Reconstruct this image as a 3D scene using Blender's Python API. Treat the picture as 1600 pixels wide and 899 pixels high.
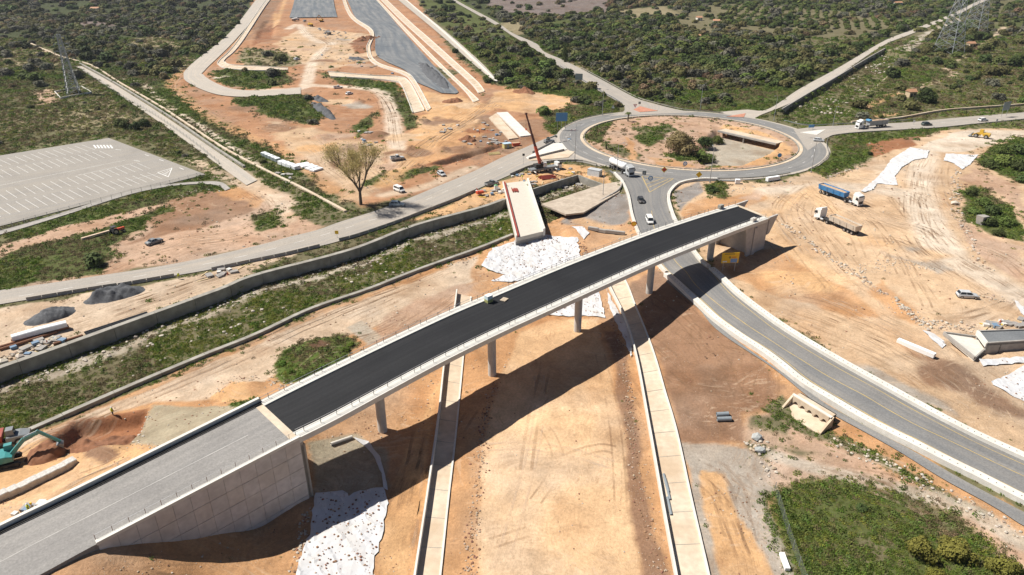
import bpy, bmesh, math, random
import numpy as np
from mathutils import Vector, Matrix
R = math.radians
random.seed(7); rng = np.random.default_rng(7)
scene = bpy.context.scene
for o in list(bpy.data.objects): bpy.data.objects.remove(o)
COL = scene.collection

# ---------------------------------------------------------------- camera, world, sun, exposure
CAM_H, TILT, FPX = 75.0, R(26.5), 1100.0
cam = bpy.data.cameras.new('camera'); cam_o = bpy.data.objects.new('camera', cam); COL.objects.link(cam_o)
cam_o.location = (0, 0, CAM_H); cam_o.rotation_euler = (R(90) - TILT, 0, 0)
cam.sensor_fit = 'HORIZONTAL'; cam.angle = 2 * math.atan(800 / FPX)
cam.clip_start = 1.0; cam.clip_end = 8000
scene.camera = cam_o
SUN_EL = R(53.5); SUN_DX, SUN_DY = -0.977, 0.213        # direction towards the sun in plan
world = bpy.data.worlds.new('World'); scene.world = world; world.use_nodes = True
wn = world.node_tree.nodes; wl = world.node_tree.links
sky = wn.new('ShaderNodeTexSky'); sky.sky_type = 'NISHITA'; sky.sun_disc = False
sky.sun_elevation = SUN_EL; sky.sun_rotation = math.atan2(SUN_DX, SUN_DY)
sky.air_density = 0.6; sky.dust_density = 0.3
wn['Background'].inputs['Strength'].default_value = 0.05
wl.new(sky.outputs['Color'], wn['Background'].inputs['Color'])
sl = bpy.data.lights.new('sun', 'SUN'); sl.energy = 5.0; sl.angle = R(0.53); sl.color = (1.0, 0.95, 0.87)
so = bpy.data.objects.new('sun', sl); COL.objects.link(so)
sd = Vector((SUN_DX * math.cos(SUN_EL), SUN_DY * math.cos(SUN_EL), math.sin(SUN_EL)))
so.rotation_euler = sd.to_track_quat('Z', 'Y').to_euler(); so.location = (-200, 60, 260)
vs = scene.view_settings; vs.view_transform = 'Standard'; vs.look = 'None'; vs.gamma = 1.0
vs.exposure = 0.5
scene.render.engine = 'CYCLES'

# ---------------------------------------------------------------- pixel -> place
_s, _c = math.sin(TILT), math.cos(TILT)
def un(px, py, z=0.0):
    u = (px - 800) / FPX; v = (449.5 - py) / FPX
    t = (CAM_H - z) / max(_s - v * _c, 0.012)
    return np.array([u * t, (_c + v * _s) * t])

# terrain heights known at a few spots: (pixel x, pixel y, height)
CTRL = [
 # roundabout and existing roads
 (880,222,0),(1000,182,0),(1150,185,0),(1280,225,0),(1150,278,0),(960,262,0),(1060,225,0),(1450,198,0),(1600,182,0),
 (0,462,0),(200,435,0),(400,395,0),(550,360,0),(700,300,0),(800,262,0),(950,140,0),(850,85,0),(720,10,0),
 (1020,330,0),(1035,370,0),(1085,425,0),(1160,500,0),(1250,570,0),(1350,620,0),(1450,690,0),(1600,760,0),(1750,840,0),
 (0,300,0),(300,260,0),(100,150,0),(100,40,0),(300,40,0),(1200,60,0),(1500,60,0),(1000,60,0),(500,20,0),(650,60,0),(1350,150,0),(1500,140,0),
 (450,150,0),(550,200,0),(620,280,0),(350,340,0),(80,400,0),(760,200,-.4),(1600,100,0),
 # dusty track between road and river wall
 (0,540,-.4),(200,475,-.4),(330,438,-.4),(480,395,-.3),(680,345,-.4),(790,300,-.5),(900,285,-.4),
 # near bank of the river
 (0,712,-2.3),(130,655,-2.4),(300,585,-2.5),(500,495,-2.6),(650,435,-2.7),(745,398,-2.8),(400,590,-2.4),(490,560,-2.2),(600,500,-2.8),
 # motorway bed
 (770,899,-4.3),(900,899,-4.3),(880,700,-4.3),(860,560,-4.3),(870,520,-4.0),(980,899,-4.3),(960,640,-4.2),(700,899,-4.4),(720,600,-4.4),(620,760,-4.5),(640,650,-4.3),
 (840,400,-3.0),(930,440,-3.2),(740,470,-3.4),(830,345,-2.4),(900,360,-1.8),(950,340,-1.0),(960,390,-1.6),(1010,420,-2.6),
 (1000,480,-3.7),(1040,620,-4.0),(1080,760,-4.1),(1110,899,-4.2),(1100,540,-2.4),(1160,600,-2.2),(1060,460,-1.9),(1012,461,-3.2),
 (1150,700,-3.6),(1200,850,-3.7),(1180,650,-3.0),(1260,660,-3.2),(1330,700,-2.6),(1450,770,-2.2),(1600,850,-1.6),(1300,760,-3.2),(1400,860,-3.0),(1500,960,-2.8),(1600,960,-2.6),
 # right of the road
 (1107,411,-1.2),(1180,430,-.6),(1250,450,-.2),(1200,390,-.3),(1330,520,-.2),(1420,560,-.6),(1500,620,-.8),(1600,690,-.6),(1520,470,.3),(1600,420,.4),(1400,350,.2),(1320,310,.2),(1300,290,.1),
 (1400,260,1.0),(1450,235,2.0),(1520,215,2.4),(1590,215,2.2),(1480,300,.6),(1560,330,.8),(1580,270,1.6),(1370,290,.3),(1480,560,-1.0),(1580,600,-2.2),
 # under the approach ramp and round it
 (600,720,-4.3),(540,850,-4.3),(480,890,-4.0),(560,900,-4.4),(500,760,-3.9),
 (270,660,2.0),(340,645,2.4),(220,690,2.4),(160,675,-1.2),(110,690,-.6),(60,690,-.6),(30,730,.4),(120,735,2.6),(60,765,2.6),(0,800,3.4),(100,795,4.6),(200,735,4.6),(300,690,4.4),(380,645,4.4),(0,730,.2),(-120,760,-1.0),(-150,830,2.0),
]
cp = []
for (x, y, z) in CTRL:
    p = un(x, y, z); cp.append((p[0], p[1], z))
for (x, y, z) in [(152,861,5.0),(240,848,2.2),(300,842,-.2),(350,835,-2.1),(400,826,-4),(490,775,-3.7),(150,899,4.4),(250,899,1.7),(350,899,-1.6),(440,885,-3.7),(0,960,4.2),(300,1000,1.0),(600,1000,-4.3),(900,1000,-4.3),(-100,900,4.6)]:
    p = un(x, y, z); cp.append((p[0], p[1], z))
for (x, y) in [(-1500,300),(1500,300),(0,1500),(-1500,1500),(1500,1500),(0,3200),(-2500,3200),(2500,3200),(-600,500),(600,600),(-400,150),(400,150),(-800,-100),(800,-100),(0,-200),(-2500,0),(2500,0),(300,60),(-300,60)]:
    cp.append((x, y, 0 if y > 100 else -2.0))
cp = np.array(cp)
# linear radial interpolation
_P = cp[:, :2]; _D = np.sqrt(((_P[:, None] - _P[None]) ** 2).sum(-1) + 4.0)
_n = len(cp); _A = np.zeros((_n + 1, _n + 1)); _A[:_n, :_n] = -_D - np.eye(_n) * 0.3; _A[:_n, _n] = 1; _A[_n, :_n] = 1
_w = np.linalg.solve(_A, np.r_[cp[:, 2], 0])
def h_base(X, Y):
    X = np.asarray(X, float); Y = np.asarray(Y, float); out = np.full(X.shape, _w[_n])
    for i in range(_n):
        out -= _w[i] * np.sqrt((X - _P[i, 0]) ** 2 + (Y - _P[i, 1]) ** 2 + 4.0)
    return out
_wc = _w[:_n].copy(); _px = _P[:, 0].copy(); _py = _P[:, 1].copy()
def hb(x, y): return float(_w[_n] - (_wc * np.sqrt((x - _px) ** 2 + (y - _py) ** 2 + 4.0)).sum())
def gp(px, py, dz=0.0):
    """point on the terrain seen at a photo pixel"""
    z = -1.0
    for _ in range(14):
        p = un(px, py, z + dz); z = 0.5 * z + 0.5 * hb(p[0], p[1])
    return np.array([p[0], p[1], z + dz])
def gxy(pts): return np.array([gp(*p)[:2] for p in pts])
def vnoise(X, Y, seed=0):
    xi = np.floor(X).astype(np.int64); yi = np.floor(Y).astype(np.int64); fx = X - xi; fy = Y - yi
    fx = fx * fx * (3 - 2 * fx); fy = fy * fy * (3 - 2 * fy)
    def hsh(a, b):
        n = (a * 374761393 + b * 668265263 + seed * 2147483647) & 0xffffffff
        n = ((n ^ (n >> 13)) * 1274126177) & 0xffffffff
        return ((n ^ (n >> 16)) & 0xffff) / 65535.0
    a = hsh(xi, yi); b = hsh(xi + 1, yi); c = hsh(xi, yi + 1); d = hsh(xi + 1, yi + 1)
    return (a * (1 - fx) + b * fx) * (1 - fy) + (c * (1 - fx) + d * fx) * fy
def fbm(X, Y, s, oct=3, seed=0):
    o = 0; a = 1; t = 0
    for k in range(oct):
        o = o + a * vnoise(X / s, Y / s, seed + k * 17); t += a; a *= .5; s *= .5
    return o / t
def sdist(poly, X, Y):
    """signed distance to polygon, positive inside"""
    poly = np.asarray(poly); d = np.full(X.shape, 1e9); ins = np.zeros(X.shape, bool)
    for a, b in zip(poly, np.roll(poly, -1, 0)):
        e = b - a; wx = X - a[0]; wy = Y - a[1]
        t = np.clip((wx * e[0] + wy * e[1]) / max(e @ e, 1e-9), 0, 1)
        d = np.minimum(d, (wx - t * e[0]) ** 2 + (wy - t * e[1]) ** 2)
        c1 = (a[1] > Y) != (b[1] > Y)
        with np.errstate(divide='ignore', invalid='ignore'):
            xi = (b[0] - a[0]) * (Y - a[1]) / (b[1] - a[1] if b[1] != a[1] else 1e-9) + a[0]
        ins ^= c1 & (X < xi)
    d = np.sqrt(d); return np.where(ins, d, -d)
def ldist(line, X, Y):
    d = np.full(X.shape, 1e9)
    for a, b in zip(line[:-1], line[1:]):
        e = b - a; wx = X - a[0]; wy = Y - a[1]
        t = np.clip((wx * e[0] + wy * e[1]) / max(e @ e, 1e-9), 0, 1)
        d = np.minimum(d, (wx - t * e[0]) ** 2 + (wy - t * e[1]) ** 2)
    return np.sqrt(d)
def smooth(pts, step=2.0):
    """Catmull-Rom through points, resampled"""
    P = np.asarray(pts, float)
    if len(P) < 3:
        n = max(2, int(np.linalg.norm(P[1] - P[0]) / step) + 1)
        return P[0] + (P[1] - P[0]) * np.linspace(0, 1, n)[:, None]
    Q = np.vstack([2 * P[0] - P[1], P, 2 * P[-1] - P[-2]]); out = []
    for i in range(1, len(Q) - 2):
        p0, p1, p2, p3 = Q[i - 1:i + 3]; n = max(2, int(np.linalg.norm(p2 - p1) / step) + 1)
        t = np.linspace(0, 1, n, endpoint=False)[:, None]
        out.append(.5 * (2 * p1 + (p2 - p0) * t + (2 * p0 - 5 * p1 + 4 * p2 - p3) * t * t + (3 * p1 - p0 - 3 * p2 + p3) * t ** 3))
    return np.vstack(out + [P[-1:]])
def resample(P, n):
    P = np.asarray(P, float); s = np.r_[0, np.cumsum(np.linalg.norm(np.diff(P[:, :2], axis=0), axis=1))]
    t = np.linspace(0, s[-1], n); return np.stack([np.interp(t, s, P[:, k]) for k in range(P.shape[1])], 1)

# ---------------------------------------------------------------- materials
MATS = {}
def nodes_of(name):
    m = bpy.data.materials.new(name); m.use_nodes = True; nt = m.node_tree
    return m, nt, nt.nodes, nt.links, nt.nodes['Principled BSDF']
def mat(name, col, rough=.6, var=.12, scale=1.5, metal=0.0, spec=.4, bump=0.0, var2=.0, scale2=.25, tint=None, coords='Object', randv=0.0):
    if name in MATS: return MATS[name]
    m, nt, n, l, b = nodes_of(name)
    tc = n.new('ShaderNodeTexCoord'); co = tc.outputs[coords]
    if coords == 'Position':
        pass
    nz = n.new('ShaderNodeTexNoise'); nz.inputs['Scale'].default_value = scale; nz.inputs['Detail'].default_value = 5
    l.new(co, nz.inputs['Vector'])
    mr = n.new('ShaderNodeMapRange'); mr.inputs['From Min'].default_value = .25; mr.inputs['From Max'].default_value = .75
    mr.inputs['To Min'].default_value = 1 - var; mr.inputs['To Max'].default_value = 1 + var
    l.new(nz.outputs['Fac'], mr.inputs['Value'])
    mx = n.new('ShaderNodeMix'); mx.data_type = 'RGBA'; mx.blend_type = 'MULTIPLY'; mx.inputs['Factor'].default_value = 1
    mx.inputs[6].default_value = (*col, 1); l.new(mr.outputs['Result'], mx.inputs[7])
    out = mx.outputs[2]
    if var2:
        n2 = n.new('ShaderNodeTexNoise'); n2.inputs['Scale'].default_value = scale2; n2.inputs['Detail'].default_value = 3; l.new(co, n2.inputs['Vector'])
        m2 = n.new('ShaderNodeMapRange'); m2.inputs['From Min'].default_value = .4; m2.inputs['From Max'].default_value = .7; m2.inputs['To Max'].default_value = var2
        l.new(n2.outputs['Fac'], m2.inputs['Value'])
        x2 = n.new('ShaderNodeMix'); x2.data_type = 'RGBA'; l.new(m2.outputs['Result'], x2.inputs['Factor'])
        l.new(out, x2.inputs[6]); x2.inputs[7].default_value = (*(tint or (col[0] * .6, col[1] * .55, col[2] * .5)), 1); out = x2.outputs[2]
    if randv:
        oi = n.new('ShaderNodeObjectInfo'); hs = n.new('ShaderNodeHueSaturation')
        a = n.new('ShaderNodeMapRange'); a.inputs['To Min'].default_value = 1 - randv; a.inputs['To Max'].default_value = 1 + randv
        l.new(oi.outputs['Random'], a.inputs['Value']); l.new(a.outputs['Result'], hs.inputs['Value'])
        mm = n.new('ShaderNodeMath'); mm.operation = 'MULTIPLY'; mm.inputs[1].default_value = 7.31
        fr = n.new('ShaderNodeMath'); fr.operation = 'FRACT'; l.new(oi.outputs['Random'], mm.inputs[0]); l.new(mm.outputs[0], fr.inputs[0])
        hb_ = n.new('ShaderNodeMapRange'); hb_.inputs['To Min'].default_value = .5 - randv * .09; hb_.inputs['To Max'].default_value = .5 + randv * .05
        l.new(fr.outputs[0], hb_.inputs['Value']); l.new(hb_.outputs['Result'], hs.inputs['Hue'])
        l.new(out, hs.inputs['Color']); out = hs.outputs['Color']
    l.new(out, b.inputs['Base Color'])
    b.inputs['Roughness'].default_value = rough; b.inputs['Metallic'].default_value = metal; b.inputs['Specular IOR Level'].default_value = spec
    if bump:
        bp = n.new('ShaderNodeBump'); bp.inputs['Strength'].default_value = bump; bp.inputs['Distance'].default_value = .05
        l.new(nz.outputs['Fac'], bp.inputs['Height']); l.new(bp.outputs['Normal'], b.inputs['Normal'])
    MATS[name] = m; return m
def leafmat(name, col, randv=.35, var=.35, thin=.14):
    if name in MATS: return MATS[name]
    m = mat(name, col, .75, var, .9, spec=.15, randv=randv); n = m.node_tree.nodes; l = m.node_tree.links; b = n['Principled BSDF']     # thin leaves let some light through
    src = b.inputs['Base Color'].links[0].from_socket; tr = n.new('ShaderNodeBsdfTranslucent'); l.new(src, tr.inputs['Color']); mx = n.new('ShaderNodeMixShader'); mx.inputs[0].default_value = thin
    l.new(b.outputs[0], mx.inputs[1]); l.new(tr.outputs[0], mx.inputs[2]); l.new(mx.outputs[0], n['Material Output'].inputs['Surface']); return m

# ---------------------------------------------------------------- mesh helpers
class MB:
    def __init__(s): s.v = []; s.f = []; s.uv = []
    def face(s, pts, uv=None):
        i = len(s.v); s.v += [tuple(map(float, p)) for p in pts]; s.f.append(tuple(range(i, i + len(pts)))); return s
    def hexa(s, b, t):
        """bottom 4 points, top 4 points, same winding (ccw from above)"""
        i = len(s.v); s.v += [tuple(map(float, p)) for p in list(b) + list(t)]
        s.f += [(i + 3, i + 2, i + 1, i), (i + 4, i + 5, i + 6, i + 7)] + [(i + k, i + (k + 1) % 4, i + 4 + (k + 1) % 4, i + 4 + k) for k in range(4)]; return s
    def box(s, c, d, rz=0.0, tx=1.0, ty=1.0):
        """centre, size; tx,ty shrink the top"""
        cx, cy, cz = c; a, b, h = d[0] / 2, d[1] / 2, d[2] / 2; ca, sa = math.cos(rz), math.sin(rz)
        def q(x, y, z): return (cx + x * ca - y * sa, cy + x * sa + y * ca, cz + z)
        bt = [q(-a, -b, -h), q(a, -b, -h), q(a, b, -h), q(-a, b, -h)]; tp = [q(-a * tx, -b * ty, h), q(a * tx, -b * ty, h), q(a * tx, b * ty, h), q(-a * tx, b * ty, h)]
        return s.hexa(bt, tp)
    def bar(s, p0, p1, w, h=None):
        p0 = Vector(p0); p1 = Vector(p1); d = (p1 - p0).normalized(); h = h or w
        up = Vector((0, 0, 1)) if abs(d.z) < .95 else Vector((1, 0, 0))
        a = d.cross(up).normalized() * w / 2; b = a.cross(d).normalized() * h / 2
        return s.hexa([p0 - a - b, p1 - a - b, p1 + a - b, p0 + a - b], [p0 - a + b, p1 - a + b, p1 + a + b, p0 + a + b])
    def tube(s, p0, p1, r0, r1=None, n=8, caps=True):
        p0 = Vector(p0); p1 = Vector(p1); r1 = r0 if r1 is None else r1; d = (p1 - p0).normalized()
        up = Vector((0, 0, 1)) if abs(d.z) < .95 else Vector((1, 0, 0)); a = d.cross(up).normalized(); b = d.cross(a)
        i = len(s.v)
        for p, r in ((p0, r0), (p1, r1)):
            for k in range(n):
                t = 2 * math.pi * k / n; s.v.append(tuple(p + (a * math.cos(t) + b * math.sin(t)) * r))
        for k in range(n): s.f.append((i + k, i + n + k, i + n + (k + 1) % n, i + (k + 1) % n))
        if caps: s.f += [tuple(i + k for k in range(n)), tuple(i + n + k for k in reversed(range(n)))]
        return s
    def loft(s, secs, caps=True, closed=True):
        i = len(s.v); n = len(secs[0])
        for sc in secs: s.v += [tuple(map(float, p)) for p in sc]
        for a in range(len(secs) - 1):
            for k in range(n if closed else n - 1):
                s.f.append((i + a * n + k, i + a * n + (k + 1) % n, i + (a + 1) * n + (k + 1) % n, i + (a + 1) * n + k))
        if caps and closed: s.f += [tuple(i + k for k in reversed(range(n))), tuple(i + (len(secs) - 1) * n + k for k in range(n))]
        return s
    def prism(s, poly, z0, z1):
        n = len(poly); i = len(s.v); s.v += [(p[0], p[1], z0) for p in poly] + [(p[0], p[1], z1) for p in poly]
        s.f += [tuple(i + k for k in reversed(range(n))), tuple(i + n + k for k in range(n))] + [(i + k, i + (k + 1) % n, i + n + (k + 1) % n, i + n + k) for k in range(n)]
        return s
    def mesh(s, name, m=None, fix=True):
        me = bpy.data.meshes.new(name); me.from_pydata(s.v, [], s.f)
        if fix and len(s.f) < 20000:
            bm = bmesh.new(); bm.from_mesh(me); bmesh.ops.recalc_face_normals(bm, faces=bm.faces); bm.to_mesh(me); bm.free()
        if m: me.materials.append(m)
        return me
    def build(s, name, m, parent=None, smooth_=False, fix=True):
        me = s.mesh(name, m, fix); o = bpy.data.objects.new(name, me); COL.objects.link(o)
        if smooth_: me.shade_smooth()
        if parent: o.parent = parent
        return o
def tag(o, label=None, cat=None, group=None, kind=None):
    if label: o['label'] = label
    if cat: o['category'] = cat
    if group: o['group'] = group
    if kind: o['kind'] = kind
    return o
def empty(name, loc, rz=0.0, label=None, cat=None, group=None):
    o = bpy.data.objects.new(name, None); COL.objects.link(o); o.location = loc; o.rotation_euler.z = rz; o.empty_display_size = .5
    return tag(o, label, cat, group)
def struct(o): o['kind'] = 'structure'; return o
def child(name, me, parent, loc=(0, 0, 0), rz=0.0):
    o = bpy.data.objects.new(name, me); COL.objects.link(o); o.parent = parent; o.location = loc; o.rotation_euler.z = rz; return o
def copy_tree(o, parent=None):
    c = o.copy(); COL.objects.link(c)
    if parent: c.parent = parent
    for ch in list(o.children): copy_tree(ch, c)
    return c
def set_uv(me, uvs):
    ul = me.uv_layers.new(name='UVMap'); li = np.empty(len(me.loops), np.int32); me.loops.foreach_get('vertex_index', li)
    ul.data.foreach_set('uv', np.asarray(uvs, np.float32)[li].ravel())
def ribbon(name, Lp, Rp, m, z=None, dz=.06, step=2.5, cross=4, parent=None, world=False, thick=0.0, fall=0.0):
    """sheet between two edges; edges as photo pixels on the ground (or places)"""
    Lw = np.asarray(Lp, float) if world else (gxy(Lp) if z is None else np.array([un(*p, z) for p in Lp]))
    Rw = np.asarray(Rp, float) if world else (gxy(Rp) if z is None else np.array([un(*p, z) for p in Rp]))
    Ls = smooth(Lw[:, :2], 1.0); Rs = smooth(Rw[:, :2], 1.0)
    ln = max(np.linalg.norm(np.diff(Ls, axis=0), axis=1).sum(), np.linalg.norm(np.diff(Rs, axis=0), axis=1).sum()); n = max(2, int(ln / step) + 1)
    Ls = resample(Ls, n); Rs = resample(Rs, n); V = []; UV = []; F_ = []
    mid = (Ls + Rs) / 2; u = np.r_[0, np.cumsum(np.linalg.norm(np.diff(mid, axis=0), axis=1))]
    T = np.linspace(0, 1, cross + 1)
    P = Ls[:, None] * (1 - T)[None, :, None] + Rs[:, None] * T[None, :, None]
    Z = (h_base(P[..., 0], P[..., 1]) if z is None else np.full(P.shape[:2], z)) + dz
    wd = np.linalg.norm(Rs - Ls, axis=1)
    for i in range(n):
        for k in range(cross + 1):
            V.append((P[i, k, 0], P[i, k, 1], Z[i, k])); UV.append((u[i], wd[i] * T[k]))
    for i in range(n - 1):
        for k in range(cross):
            a = i * (cross + 1) + k; F_.append((a, a + 1, a + cross + 2, a + cross + 1))
    if thick:
        o_ = len(V); ring = [i * (cross + 1) for i in range(n)] + [(n - 1) * (cross + 1) + k for k in range(1, cross + 1)] + [i * (cross + 1) + cross for i in reversed(range(n - 1))] + [k for k in reversed(range(1, cross))]
        for r in ring: V.append((V[r][0], V[r][1], V[r][2] - thick)); UV.append(UV[r])
        for j in range(len(ring)): F_.append((ring[j], o_ + j, o_ + (j + 1) % len(ring), ring[(j + 1) % len(ring)]))
    me = bpy.data.meshes.new(name); me.from_pydata(V, [], F_)
    bm = bmesh.new(); bm.from_mesh(me); bmesh.ops.recalc_face_normals(bm, faces=bm.faces); bm.to_mesh(me); bm.free()
    if sum(p.normal.z for p in me.polygons) < 0: me.flip_normals()
    set_uv(me, UV); me.materials.append(m)
    o = bpy.data.objects.new(name, me); COL.objects.link(o)
    if parent: o.parent = parent
    ROADS.append(np.vstack([Ls, Rs[::-1]]))
    return o
ROADS = []
def offset(line, d):
    L = np.asarray(line)[:, :2]; t = np.gradient(L, axis=0); t /= np.linalg.norm(t, axis=1)[:, None] + 1e-9
    return L + np.stack([-t[:, 1], t[:, 0]], 1) * d
def wall(name, line, w, z0, z1, m, parent=None, step=3.0, side=0.0, world=False, follow=True, depth=.6):
    """wall along a line of pixels (or places). z0,z1 = bottom and top relative to terrain (follow) or absolute"""
    P = np.asarray(line, float)[:, :2] if world else gxy(line)
    P = smooth(P, step); P = offset(P, side) if side else P; a = offset(P, w / 2); b = offset(P, -w / 2)
    hz = h_base(P[:, 0], P[:, 1]) if follow else np.zeros(len(P)); mb = MB(); secs = []
    for i in range(len(P)):
        secs.append([(a[i][0], a[i][1], hz[i] + z0), (b[i][0], b[i][1], hz[i] + z0), (b[i][0], b[i][1], hz[i] + z1), (a[i][0], a[i][1], hz[i] + z1)])
    mb.loft(secs); o = mb.build(name, m, parent)
    return o
# ---------------------------------------------------------------- palette of ground colours (albedo)
PAL = dict(pale=(.60,.40,.232), orange=(.47,.265,.132), orange2=(.55,.335,.17), sand=(.52,.365,.232), brown=(.265,.155,.095), dark=(.115,.065,.042), red=(.27,.12,.06),
  gravel=(.36,.315,.265), olive=(.34,.29,.205), track=(.535,.41,.295), dust=(.60,.505,.40), pink=(.44,.295,.205), scrub=(.135,.125,.065), green=(.085,.098,.033),
  lush=(.085,.12,.028), dry=(.24,.20,.12), weed=(.15,.132,.075), brick=(.375,.20,.11), mauve=(.165,.135,.125), rubble=(.42,.37,.30), concrete=(.36,.315,.25), plateau=(.56,.47,.37), greygravel=(.24,.22,.205), wood=(.055,.064,.027))
# river bed outline (absolute heights): upper edge at the tall wall, lower edge at the low wall
WALL_TOP = [(-250,664),(-120,618),(0,575),(100,540),(200,504),(300,468),(350,450),(400,430),(550,390),(650,352),(750,325),(790,311)]
LOW_TOP = [(-200,776),(-100,733),(32,675),(200,602),(312,555),(400,520),(487,480),(575,450),(652,420),(745,387),(800,365)]
WT = np.array([un(x, y, -.2) for x, y in WALL_TOP]); LT = np.array([un(x, y, -1.8) for x, y in LOW_TOP])
UP2 = np.array([un(x, y, -.3) for x, y in [(832,295),(902,274),(948,284)]]); LO2 = np.array([un(x, y, -.3) for x, y in [(850,340),(968,296)]])
RIVER = np.vstack([WT, UP2, LO2[::-1], LT[::-1]])
CH_TOP = [(1222,170),(1262,146),(1312,117),(1350,94),(1384,75)]; CH_LOW = [(1315,185),(1340,162),(1365,139),(1390,117),(1409,101)]
CT = np.array([un(x, y, .2) for x, y in CH_TOP]); CL = np.array([un(x, y, -.8) for x, y in CH_LOW])
CHANNEL = np.vstack([CT, [un(1420,96,-.8)], CL[::-1], [un(1300,194,0)], [un(1232,190,0)]])
PIT_PX = [(1124,205),(1212,225),(1196,238),(1150,257),(1104,256),(1090,240),(1108,222)]
PIT = np.array([un(x, y, -.2) for x, y in PIT_PX])
RB_C = np.array([72.75, 287.4]); RB_R = 43.4
a_ = np.linspace(0, 2 * math.pi, 48, endpoint=False); RB_IN = RB_C + RB_R * np.stack([np.cos(a_), np.sin(a_)], 1)
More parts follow.
